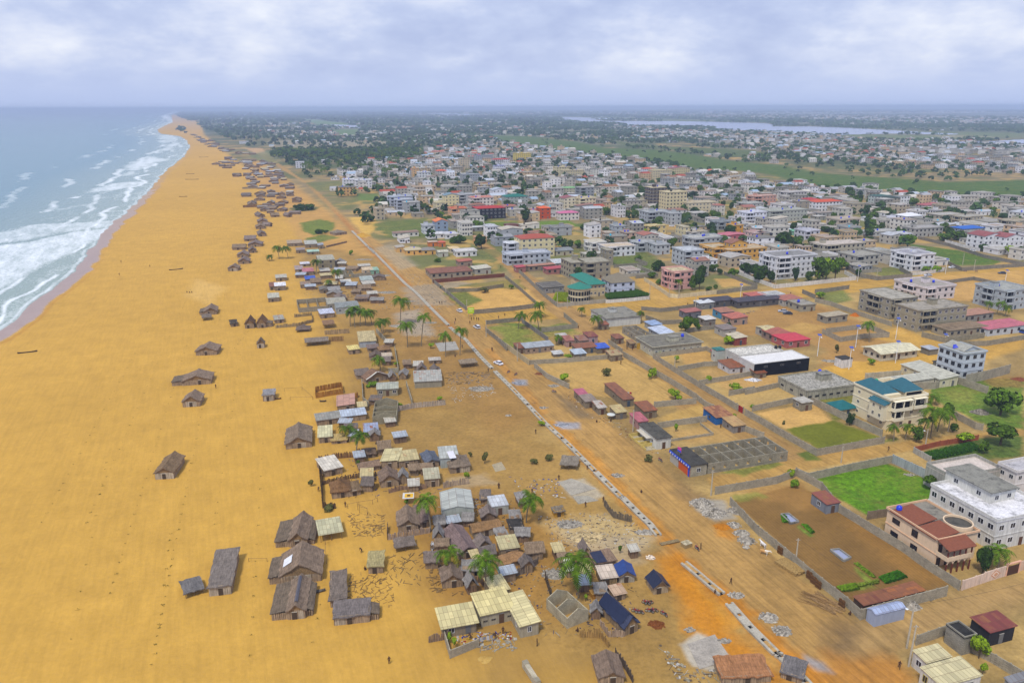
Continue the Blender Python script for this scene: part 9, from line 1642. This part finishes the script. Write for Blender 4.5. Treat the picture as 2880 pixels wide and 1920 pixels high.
for i in order:
 x,y=float(XN[i]),float(YN[i]);w,d=random.uniform(7,17),random.uniform(8,15)
 if bad(x,y,w,d):continue
 mark(x,y,w,d)
 if made>=170:rest.append((x,y,w,d));continue
 made+=1;st=random.choice([1,1,1,2,2,2,3]);wc=random.choice(WALLC);kd=random.choice(['flat']*9+['gx','sx','hip','gy']);rc=random.choice(ROOFC)if kd=='flat' else random.choice(['a8a49c','8f6450','b0b4b8','a0604c','b8b09c'])
 px,py=PX((x,y,3));nm,rel,ds=nearest_land(px,py);col=CNAME[wc];shp={'flat':'flat-roofed','gx':'gable-roofed','gy':'gable-roofed','sx':'slope-roofed','hip':'hip-roofed'}[kd]
 lab='%s %s %s house %s the %s'%(col,['one-storey','two-storey','three-storey'][st-1],shp,rel,nm);c_n=cnt[lab]=cnt.get(lab,0)+1
 if c_n>1:lab=['','','second ','third ','fourth ','fifth '][min(c_n,5)]+lab
 lab=' '.join(lab.split()[:16])
 r=house(Vector((x,y,0)),w,d,GA+R(random.uniform(-3,3)),st*3.1,st,wc,kd,rc,1.3,.3,lab,dirt=.355,parapet=random.choice([0,.4,.8])if kd=='flat' else 0,ww=1.5,wh=1.3,nf=random.choice([2,3,4]),nl=random.choice([1,2,3]),lod=1,rust=.3,frame=random.choice(['8a8a8c','c8c8c8','5a5654']),group='houses of the middle town',stair=(.5,.5,3,3,2.3)if(kd=='flat' and st>1 and random.random()<.5)else None)
 if random.random()<.3:water_tank((x+2,y+4,st*3.1+.3),random.choice(['1c35c8','1c35c8','141414','2fb3d8']),lab)
ms=[mat_plain(c,.9,.1,.15,.2)for c in WALLC]+[mat_plain(c,.9,.1,.3,.25)for c in ROOFC];red=[mat_plain(c,.8,.1,.2)for c in('a8503c','8f6a50','a8a8ac','b8c0cc','9cb0c4','a8a49c','c9c4b8','b0aaa0')];gl=mat_plain('35353a',.6)
fm=MB()
def farhouse(x,y,w,d,st,rn):
 ax,ay=axes(GA+rn.uniform(-.08,.08));h=st*3.1;wm_=rn.choice(ms[:len(WALLC)]);o=Vector((x,y,0));P4=[o,o+ax*w,o+ax*w+ay*d,o+ay*d];up=Vector((0,0,h));T4=[p+up for p in P4]
 fm.poly(P4+T4,[(0,1,5,4),(1,2,6,5),(2,3,7,6),(3,0,4,7)],wm_);q_=rn.random()
 if q_<.68:
  z1=up+Vector((0,0,.35));e=.3;U=[o-ax*e-ay*e,o+ax*(w+e)-ay*e,o+ax*(w+e)+ay*(d+e),o-ax*e+ay*(d+e)];fm.poly([p+up for p in U]+[p+z1 for p in U],[(0,1,5,4),(3,0,4,7),(1,2,6,5),(2,3,7,6),(4,5,6,7)],rn.choice(ms[len(WALLC):]))
  if rn.random()<.3:b=o+ax*w*.5+ay*d*.5+z1;c=[b,b+ax*3,b+ax*3+ay*3,b+ay*3];fm.poly(c+[p+Vector((0,0,2.2))for p in c],[(0,1,5,4),(3,0,4,7),(1,2,6,5),(4,5,6,7)],wm_)
 else:
  a,b=(T4[0]+T4[3])/2+Vector((0,0,1.8)),(T4[1]+T4[2])/2+Vector((0,0,1.8));fm.poly(T4+[a,b],[(0,1,5,4),(2,3,4,5),(3,0,4),(1,2,5)],rn.choice(red))
 if y<1500:
  for s in range(st):
   n=max(1,int(w/3.6))
   for k in range(n):
    u=w*(k+.5)/n;c=o+ax*(u-.7)-ay*.04+Vector((0,0,s*3.1+1));fm.face([c,c+ax*1.4,c+ax*1.4+Vector((0,0,1.3)),c+Vector((0,0,1.3))],gl)
   n=max(1,int(d/4))
   for k in range(n):
    v=d*(k+.5)/n;c=o+ay*(v+.7)-ax*.04+Vector((0,0,s*3.1+1));fm.face([c,c-ay*1.4,c-ay*1.4+Vector((0,0,1.3)),c+Vector((0,0,1.3))],gl)
rn=random.Random(21)
for(x,y,w,d)in rest:farhouse(x,y,w,d,rn.choice([1,1,2,2,3]),rn)
for(a,b,sx,sy,sd_)in((900,1700,19,21,12),(1700,3200,24,30,13),(3200,10500,34,52,14),(10500,17000,80,130,15)):
 XF,YF=lattice(a,b,sx,sy,sd_,dens2)
 for x,y in zip(XF,YF):
  w,d=rn.uniform(8,15)*(1 if a<3000 else 1.5),rn.uniform(8,15)
  if a<1700 and bad(x,y,w,d):continue
  farhouse(float(x),float(y),w,d,rn.choice([1,1,1,2,2,3]),rn)
fm.build('far_houses',None,None,kind='stuff',label='sea of small houses filling the far town out to the horizon',cat='houses')
FT=[tuple(G(*p)[:2])for p in S([(620,345),(960,340),(970,360),(760,372),(640,362)])]
k=0;rn=random.Random(31)
while k<190:
 t_=rn.random();px,py=(rn.uniform(765,1190),rn.uniform(430,452))if k<150 else(rn.uniform(840,1120),rn.uniform(450,500));g=G(px,py)
 palm(g,rn.uniform(9,13),'coconut palm in the long dark grove before the open fields' if k<150 else 'palm scattered among the villas below the long grove','palms of the long grove' if k<150 else 'palms among the far villas',crown=1.5);k+=1
XT,YT=lattice(360,1250,15,15,41,lambda X,Y:np.where((sdist(X,Y,CORE)>-5),.34,.0)*land_ok(X,Y)+.0);k=0
for i in np.argsort(YT):
 x,y=float(XT[i]),float(YT[i])
 if bad(x,y,2.5,2.5)or k>=240:continue
 k+=1;mark(x,y,4,4);hh=rn.uniform(4.5,9);px,py=PX((x,y,3));nm,rel,ds=nearest_land(px,py)
 tree(Vector((x,y,0)),hh,rn.uniform(2.6,6),rn.choice(['dark','mid','broad','dark','mid']),' '.join(('%s green tree %s the %s'%(rn.choice(['dark','deep']),rel,nm)).split()[:16]),'trees between the town houses',trunk=.15)
wm2=MB();lm_=[mat_leaf(c,.35)for c in('33481f','3c5226','2c3f22')]
def fartree(x,y,r,h,n):
 m=rn.choice(lm_)
 for _ in range(n):
  a=rn.uniform(0,6.3);b=rn.uniform(-.3,1.4);c=Vector((x+r*math.cos(a)*math.cos(b)*rn.uniform(.5,1),y+r*math.sin(a)*math.cos(b)*rn.uniform(.5,1),h*.5+h*.5*math.sin(b)));s=r*rn.uniform(.35,.6)
  u=Vector((rn.uniform(-1,1),rn.uniform(-1,1),rn.uniform(-.5,.5))).normalized()*s;v=u.orthogonal().normalized()*s*rn.uniform(.6,1);wm2.face([c-u,c-v,c+u,c+v],m)
for(a,b,sx,f,nn,R_)in((520,1300,16,.22,26,(3,5)),(1250,2200,19,.5,16,(4,7)),(2200,4200,24,.6,9,(6,11)),(4200,11000,60,.6,6,(15,30)),(11000,24000,130,.6,5,(35,70))):
 def dn(X,Y,f=f,a=a):
  b_=vnoise(X,Y,160,66,3);c=sdist(X,Y,CORE)>0;return np.where(c,.3 if a<1300 else .3,f*np.clip((b_-.36)*6,.12,1.3)*np.where(sdist(X,Y,FAR3)>0,.4,1))*land_ok(X,Y)
 XF,YF=lattice(a,b,sx,sx,50+nn,dn)
 for x,y in zip(XF,YF):
  if a<1300 and bad(float(x),float(y),3,3):continue
  r=rn.uniform(*R_);fartree(float(x),float(y),r,rn.uniform(5,9)if a<4000 else rn.uniform(7,12),nn)
FLD=[tuple(G(*p)[:2])for p in Z[[z[0]=='p' and z[1][0][0]==1370 for z in Z].index(True)][1]]
for _ in range(700):
 x,y=rn.uniform(-200,1100),rn.uniform(850,2400);s_=sdist(np.array([x]),np.array([y]),FLD)[0]
 if-12<s_<25 or(s_>0 and rn.random()<.3):fartree(x,y,rn.uniform(2,5),rn.uniform(3,7),12)
for _ in range(420):g=G(rn.uniform(765,1180),rn.uniform(424,448));fartree(g.x,g.y,rn.uniform(4,6),rn.uniform(8,12),14)
wm2.build('far_woods',None,None,kind='stuff',label='woods and scattered trees merging into the far country',cat='woods')
for k in range(46):
 px,py=rn.uniform(1000,2800),rn.uniform(590,790);g=G(px,py)
 if on_road(np.array([g.x]),np.array([g.y]),1)[0]or sdist(np.array([g.x]),np.array([g.y]),CORE)[0]<0 or bad(g.x,g.y,3,3):continue
 ax,ay=axes(GA);L1,L2=rn.uniform(14,26),rn.uniform(12,24);P_=[g,g+ax*L1,g+ax*L1+ay*L2];nm,rel,ds=nearest_land(px,py)
 wall_run([PX(p)for p in P_],2.1,rn.choice(['8f897a','a09a8a','b0aa9c']),' '.join(('angled compound wall %s the %s'%(rel,nm)).split()[:16]),posts=5,group='compound walls of the middle town')
RK={}
for o,c,host in TANKS:
 px,py=PX(o.location);hs=(host or '').split();lb='%s water tank on the %s'%(c,' '.join(hs[:10])if hs else 'roof');RK[lb]=RK.get(lb,0)+1
 setp(o,lb if RK[lb]==1 else 'another '+lb if RK[lb]==2 else 'further '+lb,'water tank','round plastic roof tanks')
used={}
for o in list(COL.objects):
 if o.parent is None and 'label' in o.keys()and o.get('kind')not in('structure','stuff'):
  L0=o['label'];ws=L0.split()
  if L0 in used and 'group' not in o.keys():o['group']=o['category']+'s of one look' if 'category' in o.keys()else 'pair'
  used[L0]=1
for o in COL.objects:
 if '_px' in o.keys():del o['_px']
